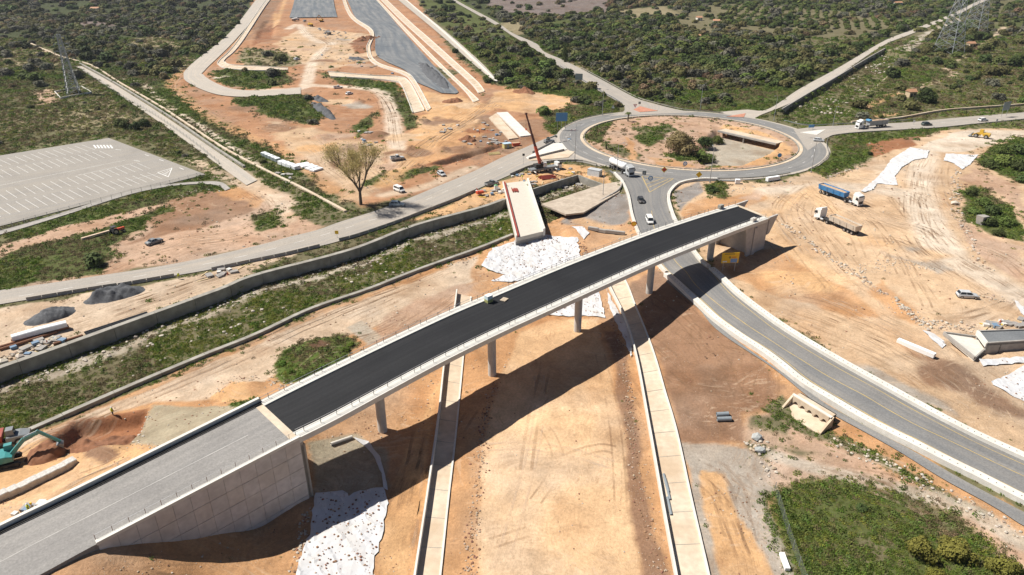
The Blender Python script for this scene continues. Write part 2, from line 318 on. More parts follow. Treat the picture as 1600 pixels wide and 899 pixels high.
# regions: (photo outline, colour, grass, bush, edge softness m, edge raggedness m)
REG = [
 # woods and fields
 ([(-900,-40),(398,-6),(382,55),(300,105),(268,128),(330,185),(240,160),(100,75),(-900,40)],'wood',.75,.85,6,6),
 ([(-900,-75),(2600,-75),(2600,-40),(1590,-5),(1520,8),(1380,66),(1200,172),(1060,172),(960,135),(850,80),(712,0),(-900,-40)],'wood',.75,.9,6,6),
 ([(712,-30),(850,80),(960,135),(1060,170),(1200,170),(1380,62),(1525,0),(1525,-45),(720,-45)],'wood',.75,1.0,5,5),
 ([(640,-10),(705,-10),(800,54),(870,100),(960,158),(900,160),(860,148),(800,140),(760,110),(700,50)],'green',.9,.28,5,5),
 ([(1000,15),(1180,5),(1400,25),(1390,40),(1240,55),(1080,50)],'weed',.5,.28,8,8),
 ([(740,-4),(960,-6),(950,22),(860,30),(790,22)],'mauve',.4,.12,6,8),([(845,36),(935,28),(925,38),(850,46)],'green',.9,.03,4,5),([(780,38),(815,30),(820,55),(800,52)],'dry',.8,.15,4,5),([(880,95),(925,100),(945,118),(900,106)],'dry',.9,.1,3,4),([(960,18),(1040,10),(1060,24),(980,34)],'dry',.6,.12,6,8),([(1030,120),(1090,112),(1110,128),(1050,138)],'weed',.8,.25,4,6),([(200,60),(270,52),(280,75),(215,85)],'dry',.7,.22,5,8),([(110,30),(180,22),(200,40),(130,48)],'mauve',.6,.3,6,8),([(250,100),(290,85),(300,100),(270,118)],'dry',.8,.2,4,6),([(1440,105),(1560,85),(1600,90),(1600,125),(1500,135)],'dry',.7,.08,5,8),([(1500,140),(1600,130),(1600,155),(1520,160)],'mauve',.7,.1,4,6),
 ([(1220,70),(1330,35),(1440,30),(1400,52),(1300,75)],'weed',.5,.10,8,8),
 ([(-900,50),(60,62),(105,95),(150,125),(240,160),(320,210),(380,262),(350,270),(315,268),(180,212),(0,240),(-900,420)],'scrub',.9,.07,4,5),
 ([(0,70),(40,62),(95,95),(70,108),(0,100)],'dry',.8,.2,3,4),([(140,155),(200,150),(245,185),(220,200),(150,190)],'dry',.8,.08,3,4),([(60,175),(130,165),(160,195),(90,205)],'dry',.8,.05,3,5),([(110,100),(165,135),(120,135)],'dry',.7,.05,3,5),([(60,140),(85,138),(90,160),(55,165)],'pink',.2,.02,3,4),([(0,180),(60,170),(50,200),(0,210)],'dry',.8,.08,3,5),
 ([(0,108),(90,108),(130,125),(110,145),(60,140),(0,148)],'green',.9,.12,4,4),
 ([(1400,100),(1600,50),(2300,40),(2300,150),(1600,168),(1480,188),(1330,190),(1365,140)],'scrub',.8,.14,4,5),
 ([(1380,120),(1410,105),(1475,108),(1480,125),(1430,138),(1385,135)],'green',1,.02,2,3),
 ([(1460,70),(1600,25),(1600,60),(1500,95)],'green',.8,.25,3,4),
 ([(1215,185),(1385,74),(1500,22),(1490,32),(1430,80),(1409,101),(1316,186),(1290,196)],'weed',.9,.02,1.5,2),
 ([(1395,80),(1440,55),(1500,25),(1510,30),(1460,55),(1420,80)],'rubble',.2,0,1.5,2),([(1340,130),(1380,98),(1410,96),(1395,112),(1365,135)],'rubble',.35,0,2,3),
 ([(1060,150),(1200,135),(1240,140),(1190,172),(1060,176)],'green',.9,.15,3,4),
 # middle strip beside the hedge tracks
 ([(105,98),(160,120),(240,160),(330,205),(430,255),(480,285),(540,330),(520,345),(430,300),(350,258),(240,200)],'weed',.9,.04,2.5,3),
 ([(230,120),(280,130),(330,180),(440,215),(500,238),(495,250),(430,252),(330,205),(240,160),(150,110)],'green',1,.05,3,4),
 # parking surroundings and field by the road
 ([(0,462),(0,355),(200,318),(320,290),(400,285),(470,320),(540,335),(500,360),(400,386),(280,413),(150,434)],'pink',.1,0,1.5,2.5),
 ([(0,455),(0,402),(100,365),(250,322),(262,332),(185,372),(165,408),(160,425),(40,447)],'green',1,.02,1.5,3),
 ([(-300,480),(-300,400),(0,385),(0,470)],'green',1,.02,1.5,3),
 ([(0,352),(170,318),(300,282),(370,290),(350,305),(250,318),(100,352),(0,385)],'green',.9,.0,1.2,2),
 ([(0,398),(0,384),(100,356),(200,330),(255,316),(240,330),(150,360),(70,380)],'pink',.05,0,1,1.5),
 ([(262,312),(345,296),(398,318),(390,335),(320,352),(250,372),(205,378),(245,345)],'brown',.1,0,2,4),
 ([(340,300),(400,285),(420,310),(400,330)],'orange',.05,0,2,3),([(395,340),(440,325),(450,345),(415,360),(395,362)],'green',.9,.02,1,2),
 ([(455,320),(470,310),(540,330),(575,335),(535,345),(500,357),(470,340)],'weed',.7,.04,1,2),
 # upper construction corridor
 ([(398,-20),(385,55),(292,108),(268,130),(330,180),(440,240),(470,262),(520,300),(560,325),(620,312),(700,290),(760,265),(800,240),(872,212),(880,190),(905,165),(896,152),(860,148),(800,138),(760,128),(700,75),(640,-20)],'brick',.04,0,3,3),([(420,190),(520,205),(600,225),(610,280),(560,320),(520,300),(470,262)],'sand',.03,0,4,5),([(640,140),(720,150),(760,165),(700,210),(640,215),(660,180)],'orange2',0,0,4,4),
 ([(440,60),(480,40),(540,50),(590,55),(600,90),(560,100),(500,110),(470,100),(430,70)],'sand',.1,0,3,4),
 ([(375,70),(400,50),(420,30),(440,0),(410,0),(395,45)],'brown',.1,0,2,2),([(395,72),(400,50),(430,30),(425,60)],'red',.0,0,1.5,2),
 ([(545,68),(590,55),(600,75),(560,85)],'red',.05,0,2,2),
 ([(326,112),(380,104),(440,112),(458,128),(410,141),(350,132)],'green',.9,.03,1.5,2.5),([(380,75),(440,80),(470,92),(460,105),(390,105),(370,95)],'dry',.6,.03,2,3),
 ([(360,152),(470,146),(505,180),(490,196),(420,182),(375,165)],'green',1,.03,1.5,2.5),
 ([(492,112),(560,122),(615,130),(640,160),(655,195),(632,205),(622,170),(600,145),(530,130)],'green',.8,.03,1.5,2.5),
 ([(545,200),(590,172),(585,195),(560,215)],'green',.6,.02,1.5,2.5),([(560,290),(600,268),(660,262),(690,258),(640,280),(590,292)],'green',.8,.04,1.2,2),
 ([(640,98),(720,112),(700,125),(640,112)],'weed',.4,0,1.5,2),([(850,172),(890,165),(975,155),(970,172),(900,190),(872,212),(850,205)],'green',.9,.12,1.5,2.5),
 ([(800,138),(860,147),(896,155),(880,172),(820,178),(760,165),(770,145)],'orange2',0,0,1.5,2),
 ([(715,190),(760,180),(800,190),(850,185),(860,210),(800,235),(740,250),(700,240)],'brown',.0,0,2,3),
 ([(620,225),(700,215),(760,190),(740,230),(680,255),(625,262)],'orange',.02,0,2,3),
 ([(660,258),(700,246),(760,228),(800,218),(790,230),(740,246),(690,262)],'red',.02,0,1,2),([(672,256),(720,242),(765,229),(790,226),(750,240),(700,254)],'dark',.02,0,.8,1.5),
 # strip between road and river wall
 ([(-300,640),(-300,560),(0,484),(60,472),(200,450),(330,425),(480,388),(470,400),(350,448),(200,502),(0,573)],'track',.03,0,.8,1.5),
 ([(390,424),(480,393),(620,352),(650,342),(740,308),(785,300),(790,311),(650,352),(550,390),(400,430)],'weed',.8,0,.8,1.5),
 ([(640,345),(740,302),(800,278),(860,256),(938,262),(962,285),(900,275),(832,295),(790,311),(700,336)],'orange2',.05,0,1,2),
 # near bank: everything under and round the long bridge
 ([(-400,1100),(-300,830),(-60,735),(32,690),(200,615),(312,566),(487,490),(652,428),(760,385),(850,345),(960,300),(985,300),(1000,360),(1030,415),(1100,480),(1200,560),(1300,630),(1400,690),(1600,800),(1900,960),(1900,1100)],'orange',.02,0,1,1.5),
 ([(-300,850),(-60,750),(0,712),(130,652),(300,580),(500,492),(700,420),(748,398),(735,440),(640,490),(560,520),(480,540),(410,600),(330,625),(240,632),(150,652),(60,690),(0,725)],'track',.01,0,1,1.5),
 ([(600,500),(650,470),(740,440),(735,470),(690,500),(620,535),(570,560)],'pink',0,0,2,3),
 ([(422,575),(440,545),(490,530),(535,522),(558,540),(545,560),(500,585),(455,600),(430,592)],'lush',1,.02,.6,1.5),([(475,540),(500,533),(512,545),(490,556)],'dark',.1,0,.8,1.5),
 ([(540,512),(565,500),(598,528),(575,540)],'rubble',0,0,.5,.5),
 ([(745,910),(750,760),(764,640),(785,585),(812,520),(860,500),(935,500),(948,560),(966,640),(990,780),(1002,910)],'pale',0,0,1.2,.8),
 ([(585,910),(600,800),(640,680),(690,600),(680,640),(655,800),(640,910)],'orange2',0,0,.8,1),
 ([(760,640),(740,910),(700,910),(725,640),(760,560)],'orange',0,0,.8,1),
 ([(968,640),(985,640),(1045,910),(1002,910),(990,780)],'brown',0,0,.8,1.2),([(950,520),(968,520),(990,640),(968,640)],'brown',0,0,.8,1.2),
 ([(985,440),(1030,420),(1092,482),(1160,548),(1228,605),(1215,628),(1160,652),(1168,685),(1062,690),(1012,520)],'brown',.01,0,1.5,1.5),
 ([(1062,690),(1125,690),(1180,700),(1218,742),(1202,785),(1255,910),(1108,910),(1080,760)],'gravel',.02,0,.8,1.2),
 ([(1092,736),(1132,742),(1152,805),(1180,850),(1215,910),(1130,910),(1105,805)],'orange2',0,0,.4,.6),
 ([(1170,655),(1232,628),(1300,690),(1400,745),(1600,850),(1900,1000),(1900,1100),(1560,910),(1480,800),(1340,765),(1210,755),(1165,690)],'pink',.18,.0,1.2,2),
 ([(1165,690),(1175,650),(1215,650),(1240,680),(1310,720),(1290,730),(1215,700),(1190,720)],'weed',.6,.01,.8,1.5),
 ([(1208,765),(1258,750),(1340,764),(1440,776),(1485,802),(1540,842),(1600,892),(1700,960),(1700,1100),(1260,1100),(1240,910)],'green',1,.0,3,2.6),([(1290,850),(1340,820),(1400,850),(1380,910),(1300,910)],'weed',.9,0,3,4),([(1400,780),(1440,776),(1500,815),(1470,825)],'weed',.85,0,2.5,3),
 ([(1190,640),(1225,615),(1240,640),(1300,675),(1420,735),(1550,800),(1540,806),(1400,740),(1290,690)],'weed',.75,.0,.4,1),
 ([(870,345),(960,292),(985,305),(988,345),(930,365),(885,360)],'greygravel',.02,0,1.5,2),([(860,345),(930,355),(985,350),(1000,368),(960,395),(910,375)],'orange',0,0,1.5,2),
 ([(85,692),(62,680),(120,655),(232,640),(226,672),(205,692),(110,706)],'red',0,0,.5,1),([(-60,735),(60,690),(100,706),(206,692),(270,706),(110,776),(-60,850)],'orange2',0,0,.8,1),
 ([(130,705),(160,700),(186,712),(165,728),(135,722)],'brown',0,0,.4,.8),
 ([(206,692),(240,634),(345,637),(402,631),(330,690),(270,706)],'olive',0,0,.4,.8),([(330,622),(355,597),(385,600),(400,625),(345,632)],'orange2',.02,0,.6,1),
 ([(480,690),(560,676),(600,700),(610,760),(490,780)],'olive',0,0,.6,1),
 ([(360,632),(408,624),(400,634),(375,640)],'lush',1,0,.4,.8),
 # right-hand site
 ([(1058,284),(1100,272),(1200,287),(1270,268),(1300,278),(1400,228),(1480,203),(1700,200),(1900,330),(1900,880),(1500,662),(1350,588),(1250,522),(1200,493),(1140,447),(1096,402),(1060,345),(1046,310)],'sand',.01,0,1.2,1.5),
 ([(1430,232),(1500,205),(1600,203),(1600,214),(1540,230),(1500,238),(1450,236)],'plateau',0,0,1,1.5),
 ([(1150,390),(1210,385),(1300,430),(1390,490),(1330,500),(1240,470),(1180,450),(1140,440)],'orange',0,0,2,3),([(1170,425),(1290,420),(1310,460),(1220,465)],'orange2',0,0,2,3),
 ([(1060,330),(1100,310),(1180,300),(1200,310),(1140,330),(1070,350)],'orange',.02,0,1.5,2),([(1050,300),(1090,285),(1100,300),(1060,330)],'greygravel',.02,0,1,1.5),
 ([(1100,290),(1125,282),(1140,290),(1130,312),(1105,305)],'green',1,.02,.5,1),([(1150,310),(1200,288),(1240,290),(1180,312)],'pink',.05,0,1.5,2),
 ([(1265,266),(1295,240),(1300,222),(1420,205),(1480,203),(1400,226),(1330,258),(1290,276)],'green',1,.03,.8,1.5),([(1350,225),(1440,212),(1425,228),(1360,245)],'red',.1,0,1,2),
 ([(1500,300),(1525,288),(1570,318),(1600,352),(1600,378),(1550,368),(1510,345)],'green',1,.0,1,1.5),([(1525,250),(1560,228),(1640,205),(1640,300),(1590,285),(1550,268)],'green',1,.0,1,1.5),
 ([(1520,262),(1590,290),(1600,345),(1560,300),(1500,280)],'pink',.1,0,1.5,2),([(1500,345),(1560,375),(1600,385),(1600,440),(1560,420),(1510,380)],'pink',.04,0,1.5,2),
 ([(1420,550),(1500,570),(1560,620),(1600,640),(1600,660),(1520,630),(1440,590)],'brown',0,0,3,4),([(1390,440),(1420,470),(1440,510),(1400,500),(1360,470)],'orange',0,0,2,3),
 ([(1380,395),(1440,390),(1500,420),(1460,425)],'gravel',.02,0,2,3),([(1300,560),(1420,600),(1500,650),(1440,640),(1340,585)],'gravel',.02,0,2,3),
]
# worn tracks: (photo line, width m, colour)
TRK = [([(1200,300),(1300,292),(1400,300),(1440,330),(1470,390),(1540,430),(1620,480)],9,'dust'),([(1270,300),(1330,360),(1420,400),(1470,395)],6,'pale'),([(1450,240),(1440,280),(1450,340),(1480,390)],8,'dust'),
 ([(1300,340),(1290,400),(1360,470),(1420,520),(1500,560)],4,'sand'),
 ([(450,45),(466,38),(480,55),(500,66),(518,68),(500,84),(486,105),(480,130),(470,138),(400,142)],7,'dust'),([(480,133),(560,138),(595,145),(610,170),(618,215),(625,260)],7,'dust'),
 ([(740,190),(690,215),(640,250),(600,290)],7,'orange2'),([(790,150),(770,165),(730,185),(690,200)],7,'orange2'),([(430,20),(430,40),(445,0)],4,'orange2'),
 ([(600,305),(660,292),(740,262)],5,'track'),([(300,250),(360,280),(405,300),(440,325),(450,345)],5,'track'),([(20,68),(60,75),(90,88)],5,'track'),
 ([(1350,170),(1390,150),(1410,145)],4,'orange2'),([(1370,182),(1400,178)],4,'orange2'),([(1410,145),(1450,132),(1490,118),(1478,105),(1500,92),(1540,68),(1570,42)],4,'track'),
 ([(187,120),(227,133),(253,160),(317,200),(360,230),(400,258)],3.4,'dust'),
 ([(370,267),(420,300),(450,320)],6,'track'),
 ([(905,345),(960,360),(985,372)],5,'orange2'),([(520,300),(470,250),(440,235),(330,185),(268,130),(300,105),(390,50)],6,'orange'),
 ([(1215,750),(1300,705),(1180,680)],4,'pink'),([(1210,715),(1300,740),(1400,765),(1500,790),(1600,850)],3,'rubble'),([(1280,290),(1200,340),(1250,400),(1320,440)],5,'pale')]

def axis(*seg):
    out = [seg[0][0]]
    for a, b, s0, s1 in seg:
        x = a; L = b - a
        while x < b - 1e-6:
            t = (x - a) / L; x += s0 + (s1 - s0) * t; out.append(min(x, b))
    return np.array(out)
xp = axis((0, 90, .55, .55), (90, 320, .7, 1.3), (320, 900, 1.6, 7), (900, 4000, 10, 160)); GX = np.r_[-xp[:0:-1], xp]
GY = axis((-400, 40, 60, 8), (40, 150, .5, .5), (150, 350, .6, 1.8), (350, 1200, 2, 9), (1200, 5500, 12, 180))
XX, YY = np.meshgrid(GX, GY)
ZB = h_base(XX, YY)
nX, nY = XX.shape[1], XX.shape[0]
wx = fbm(XX, YY, 7, 4, 3) - .5; wy = fbm(XX, YY, 7, 4, 91) - .5
colr = np.empty((nY, nX, 3)); colr[:] = PAL['scrub']
grass = np.full((nY, nX), .5); bush = np.where(YY > 330, .55, 0.); bare = np.zeros((nY, nX)); dryn = np.zeros((nY, nX))
def paint(poly_w, key, g, b, soft, rag, line=None):
    lo = poly_w.min(0) - 14; hi = poly_w.max(0) + 14
    i0, i1 = np.searchsorted(GX, [lo[0], hi[0]]); j0, j1 = np.searchsorted(GY, [lo[1], hi[1]])
    if i1 <= i0 or j1 <= j0: return
    s = np.s_[j0:j1, i0:i1]; X = XX[s] + wx[s] * rag * 2.6; Y = YY[s] + wy[s] * rag * 2.6
    d = sdist(poly_w, X, Y) if line is None else line - ldist(poly_w, X, Y)
    w = np.clip(d / soft + .5, 0, 1); w = w * w * (3 - 2 * w)
    if g is None: w = w * .85
    colr[s] = colr[s] * (1 - w[..., None]) + np.array(PAL[key]) * w[..., None]
    grass[s] = grass[s] * (1 - w) + (g or 0) * w; bush[s] = np.where(w > .5, b or 0, bush[s])
    soil = 0. if key in ('wood', 'scrub', 'green', 'lush', 'weed', 'dry') else 1.
    bare[s] = bare[s] * (1 - w) + soil * w; dryn[s] = np.where(w > .5, float(key in ('scrub', 'dry', 'mauve', 'pink', 'sand')), dryn[s])
for (pts, key, g, b, soft, rag) in REG: paint(gxy(pts), key, g, b, soft, rag)
for (pts, w, key) in TRK: paint(smooth(gxy(pts), 3), key, None, 0, w * .5, .8, line=w / 2)
paint(RIVER, 'weed', 1, .0, .5, .3); paint(CHANNEL, 'weed', .8, .0, .5, .3)
paint(RB_IN, 'pink', .16, .0, .4, .2)
for pts, k, g in [([(915,215),(930,195),(960,188),(950,205),(935,225)],'green',.8),([(935,225),(960,240),(1000,250),(1000,240),(960,225)],'weed',.6),([(985,200),(1040,195),(1060,205),(1010,215)],'weed',.7),([(990,215),(1010,205),(1040,215),(1020,230),(1000,225)],'green',.7),([(1040,240),(1100,240),(1110,250),(1060,252)],'green',.7),([(1100,255),(1150,245),(1180,235),(1160,255),(1110,262)],'green',.5),([(1060,250),(1010,245),(1030,258),(1090,262)],'orange',.05),([(975,212),(990,225),(995,248),(985,250)],'orange',.0),([(1180,215),(1230,222),(1240,240),(1190,258),(1120,262),(1170,240)],'orange2',.05),([(1130,195),(1190,205),(1215,218),(1160,208),(1120,200)],'orange2',.1)]:
    paint(gxy(pts), k, g, .0, 1.2, 1.5)
paint(PIT, 'concrete', .03, 0, .5, .4)
for (x, y, r_, k) in [(430,40,5,'red'),(420,62,4,'brown'),(455,62,4,'orange2'),(535,62,5,'gravel'),(520,72,4,'sand'),(505,95,5,'brown'),(530,100,6,'orange2'),(560,102,5,'pink'),(470,78,5,'pink'),(580,90,4,'brown'),(530,160,5,'sand'),(560,165,5,'gravel'),(585,215,5,'brown'),(560,235,6,'pink'),(600,240,5,'sand'),(640,215,6,'sand'),(690,190,5,'brown'),(665,215,4,'orange2'),(720,165,5,'sand'),(520,215,6,'pink'),(545,255,5,'brown'),(500,230,5,'orange2'),(350,120,3,'dust'),(440,200,5,'brown'),(380,170,5,'brown'),(745,205,4,'red'),(720,235,5,'brown'),(640,240,5,'brown'),(600,262,4,'pink'),(410,25,4,'brown')]:
    c_ = gp(x, y)[:2]; t_ = np.linspace(0, 6.28, 9)[:-1]; paint(c_ + np.stack([np.cos(t_) * r_ * 1.7, np.sin(t_) * r_ * 1.3], 1), k, .05, 0, 3, 4)
# bed strip of pale stones at the foot of the tall wall
paint(offset(np.vstack([WT, UP2]), -4.2), 'rubble', None, 0, 2.0, 2.2, line=1.4)
def blur(a, n):
    for ax in (0, 1):
        b = np.zeros_like(a)
        for k in range(-n, n + 1): b += np.roll(a, k, ax)
        a = b / (2 * n + 1)
    return a
grass = np.where(grass > .6, .55 * grass, 0) + np.where(grass > .6, .45, .9) * blur(grass, 4) + np.where(grass <= .6, .1, 0) * grass
def finish_ground():
    ZG = ZB.copy()
    ZG += (fbm(XX, YY, 3.5, 3, 5) - .5) * .35 * np.clip(bare + .4, 0, 1) + (fbm(XX, YY, .9, 2, 8) - .5) * .10
    far = np.clip((np.hypot(XX, YY) - 400) / 800, 0, 1); ZG += far * (fbm(XX, YY, 260, 3, 44) - .5) * 6
    # spoil heaps, banks and the pit
    for (x, y, r, hh) in [(155,713,4.2,1.1),(375,612,5,1.2),(690,225,5,1.0),(750,190,3,1.2),(905,362,6,.8),(430,100,4,1.4),(560,160,4,1.6),(590,212,5,1.8),(540,232,5,1.3),(660,190,4,1.6),(500,100,4,1.5),(530,84,4,1.8),(690,236,4,1.6),(622,246,5,1.4),(705,170,4,1.6),(470,80,4,1.4),(640,232,3,1.3),(505,215,5,1.2),(1240,440,9,1.0),(560,75,5,1.5),(412,45,7,2),(820,150,5,1.3),(1200,300,6,.8),(500,545,5,.7)]:
        p = gp(x, y); d = np.hypot(XX - p[0] + wx * 2, YY - p[1] + wy * 2) / r; ZG += hh * np.clip(1 - d * d, 0, 1) ** 1.0
    for (poly_, dpt, sf) in [([(72,692),(118,661),(228,643),(224,670),(202,690),(112,704)], 2.6, 1.6), ([(672,257),(720,243),(765,230),(792,226),(750,241),(700,256)], 1.8, 1.2), ([(398,60),(412,32),(432,30),(426,58)], 2.0, 3)]:
        sd_ = sdist(gxy(poly_), XX + wx * 1.2, YY + wy * 1.2); ZG -= dpt * np.clip(sd_ / sf + .3, 0, 1)
    bed = sdist(RIVER, XX, YY) + .6; cross = ldist(WT, XX, YY)
    zb = -3.25 + .022 * np.clip(cross, 0, 20) + (fbm(XX, YY, 2.5, 3, 12) - .5) * .6
    ZG = np.where(bed > 0, zb, ZG)
    ZG = np.where(sdist(CHANNEL, XX, YY) > 0, -3.2 + (fbm(XX, YY, 3, 3, 14) - .5) * .7, ZG)
    pd = sdist(PIT, XX, YY); ZG = np.where(pd > -2.5, ZG * 0 + np.where(pd > 0, -2.9, ZB - .2 + (-2.7) * np.clip((pd + 2.5) / 2.5, 0, 1)), ZG)
    road = np.full(XX.shape, -1e9)
    for poly in ROADS:
        lo = poly.min(0) - 9; hi = poly.max(0) + 9
        i0, i1 = np.searchsorted(GX, [lo[0], hi[0]]); j0, j1 = np.searchsorted(GY, [lo[1], hi[1]])
        if i1 <= i0 or j1 <= j0: continue
        s = np.s_[j0:j1, i0:i1]; road[s] = np.maximum(road[s], sdist(poly, XX[s], YY[s]))
    w = np.clip((road + 1.6) / 1.6, 0, 1); keep = (bed > 0)
    sink = .12 + np.clip(np.hypot(XX, YY) - 150, 0, 900) * .0006
    ZG = np.where(keep, ZG, ZG * (1 - w) + (ZB - sink) * w)
    for (X0, Y0, hw, hl, ang, zf) in SINKS:      # room for things dug into the ground
        ca, sa = math.cos(ang), math.sin(ang); u = (XX - X0) * ca + (YY - Y0) * sa; v = -(XX - X0) * sa + (YY - Y0) * ca
        ZG = np.where((abs(u) < hl) & (abs(v) < hw), np.minimum(ZG, zf), ZG)
    global ROADMASK, ROADD
    ROADMASK = road > -.6; ROADD = road
    me = bpy.data.meshes.new('ground'); nv = nX * nY
    me.vertices.add(nv); co = np.stack([XX, YY, ZG], -1).reshape(-1, 3).astype(np.float32); me.vertices.foreach_set('co', co.ravel())
    idx = np.arange(nv).reshape(nY, nX); q = np.stack([idx[:-1, :-1], idx[:-1, 1:], idx[1:, 1:], idx[1:, :-1]], -1).reshape(-1, 4)
    me.loops.add(q.size); me.loops.foreach_set('vertex_index', q.ravel().astype(np.int32))
    me.polygons.add(len(q)); me.polygons.foreach_set('loop_start', np.arange(0, q.size, 4, dtype=np.int32)); me.polygons.foreach_set('loop_total', np.full(len(q), 4, np.int32))
    me.update(calc_edges=True)
    big = (fbm(XX, YY, 26, 4, 61) - .5) * .40 + (fbm(XX, YY, 4, 3, 71) - .5) * .42
    hue = np.clip((fbm(XX, YY, 13, 4, 161) - .46) * 3.2, 0, 1)[..., None] * bare[..., None] * .34
    lum = colr.mean(-1, keepdims=True); greyed = lum * np.array([1.12, 1.0, .86]) * .95
    dk = np.clip((fbm(XX, YY, 9, 4, 261) - .56) * 5, 0, 1)[..., None] * bare[..., None] * .5
    c = colr * (1 - hue) + greyed * hue; c = c * (1 - dk) + c * np.array([.72, .60, .50]) * dk
    c = np.clip(c * (1 + big[..., None] * np.array([.9, 1.0, 1.1])), .01, .9)
    ca = me.color_attributes.new('col', 'FLOAT_COLOR', 'POINT'); ca.data.foreach_set('color', np.concatenate([c, bare[..., None]], -1).reshape(-1).astype(np.float32))
    me.shade_smooth()
    me.materials.append(ground_material())
    o = bpy.data.objects.new('ground', me); COL.objects.link(o); struct(o)
    return ZG
SINKS = []
def ground_material():
    m, nt, n, l, b = nodes_of('soil')
    at = n.new('ShaderNodeAttribute'); at.attribute_name = 'col'
    geo = n.new('ShaderNodeNewGeometry')
    def noise(scale, detail, vec=None, rough=.6):
        z = n.new('ShaderNodeTexNoise'); z.inputs['Scale'].default_value = scale; z.inputs['Detail'].default_value = detail; z.inputs['Roughness'].default_value = rough
        l.new(vec or geo.outputs['Position'], z.inputs['Vector']); return z.outputs['Fac']
    def rng_(v, a, b_, c, d):
        r = n.new('ShaderNodeMapRange'); r.inputs['From Min'].default_value = a; r.inputs['From Max'].default_value = b_; r.inputs['To Min'].default_value = c; r.inputs['To Max'].default_value = d
        l.new(v, r.inputs['Value']); return r.outputs['Result']
    def mul(a, b_):
        r = n.new('ShaderNodeMath'); r.operation = 'MULTIPLY'; l.new(a, r.inputs[0])
        if isinstance(b_, float): r.inputs[1].default_value = b_
        else: l.new(b_, r.inputs[1])
        return r.outputs[0]
    def mixc(f, a, c, mode='MIX'):
        x = n.new('ShaderNodeMix'); x.data_type = 'RGBA'; x.blend_type = mode
        if isinstance(f, float): x.inputs['Factor'].default_value = f
        else: l.new(f, x.inputs['Factor'])
        l.new(a, x.inputs[6])
        if isinstance(c, tuple): x.inputs[7].default_value = (*c, 1)
        else: l.new(c, x.inputs[7])
        return x.outputs[2]
    wz_ = n.new('ShaderNodeTexNoise'); wz_.inputs['Scale'].default_value = .035; wz_.inputs['Detail'].default_value = 2; l.new(geo.outputs['Position'], wz_.inputs['Vector'])
    wsc = n.new('ShaderNodeVectorMath'); wsc.operation = 'SCALE'; wsc.inputs['Scale'].default_value = 42.0; l.new(wz_.outputs['Color'], wsc.inputs[0])
    wad = n.new('ShaderNodeVectorMath'); wad.operation = 'ADD'; l.new(geo.outputs['Position'], wad.inputs[0]); l.new(wsc.outputs[0], wad.inputs[1])
    def stretch(ang, sx, sy):
        mp = n.new('ShaderNodeMapping'); mp.inputs['Rotation'].default_value = (0, 0, ang); mp.inputs['Scale'].default_value = (sx, sy, 1); l.new(wad.outputs[0], mp.inputs['Vector']); return mp.outputs['Vector']
    fine = noise(2.2, 8, rough=.72); mid = noise(.35, 5)
    c1 = mixc(1.0, at.outputs['Color'], rng_(fine, .25, .75, .72, 1.26), 'MULTIPLY')
    c1 = mixc(1.0, c1, rng_(mid, .3, .7, .86, 1.12), 'MULTIPLY')
    # wheel and blade marks in two directions, only on bare soil
    st1 = noise(1.0, 4, stretch(R(-8), 1.3, .035)); st2 = noise(1.0, 4, stretch(R(48), .045, 1.1))
    gate = rng_(noise(.02, 2), .42, .6, 0, 1)
    marks = mixc(gate, rng_(st1, .45, .62, 0, 1), rng_(st2, .45, .62, 0, 1))
    gate2 = rng_(noise(.05, 3), .44, .6, .05, 1)
    c2 = mixc(mul(mul(mul(marks, gate2), at.outputs['Alpha']), .30), c1, (.23, .135, .075))
    st3 = noise(1.0, 3, stretch(R(75), .03, .9)); pal_ = mul(mul(rng_(st3, .56, .66, 0, 1), rng_(noise(.04, 3), .46, .58, 0, 1)), at.outputs['Alpha'])
    c2 = mixc(mul(pal_, .35), c2, (.60, .46, .33))
    crk = noise(1.0, 5, stretch(R(90), 2.6, .10)); crk2 = noise(1.0, 5, stretch(R(2), 2.2, .12)); gate3 = rng_(noise(.06, 3), .40, .58, .1, 1)
    c2 = mixc(mul(mul(mul(rng_(crk, .60, .66, 0, 1), gate3), at.outputs['Alpha']), .42), c2, (.27, .15, .075)); c2 = mixc(mul(mul(mul(rng_(crk2, .61, .67, 0, 1), gate3), at.outputs['Alpha']), .36), c2, (.27, .15, .075))
    # stones
    vo = n.new('ShaderNodeTexVoronoi'); vo.inputs['Scale'].default_value = 2.3; l.new(geo.outputs['Position'], vo.inputs['Vector'])
    stone = mul(rng_(vo.outputs['Distance'], .10, .16, 1, 0), mul(rng_(noise(.12, 3), .48, .62, 0, .8), at.outputs['Alpha']))
    c3 = mixc(stone, c2, (.52, .46, .38))
    l.new(c3, b.inputs['Base Color']); b.inputs['Roughness'].default_value = .95; b.inputs['Specular IOR Level'].default_value = .1
    bp = n.new('ShaderNodeBump'); bp.inputs['Strength'].default_value = .55; bp.inputs['Distance'].default_value = .34
    l.new(fine, bp.inputs['Height']); l.new(bp.outputs['Normal'], b.inputs['Normal'])
    return m
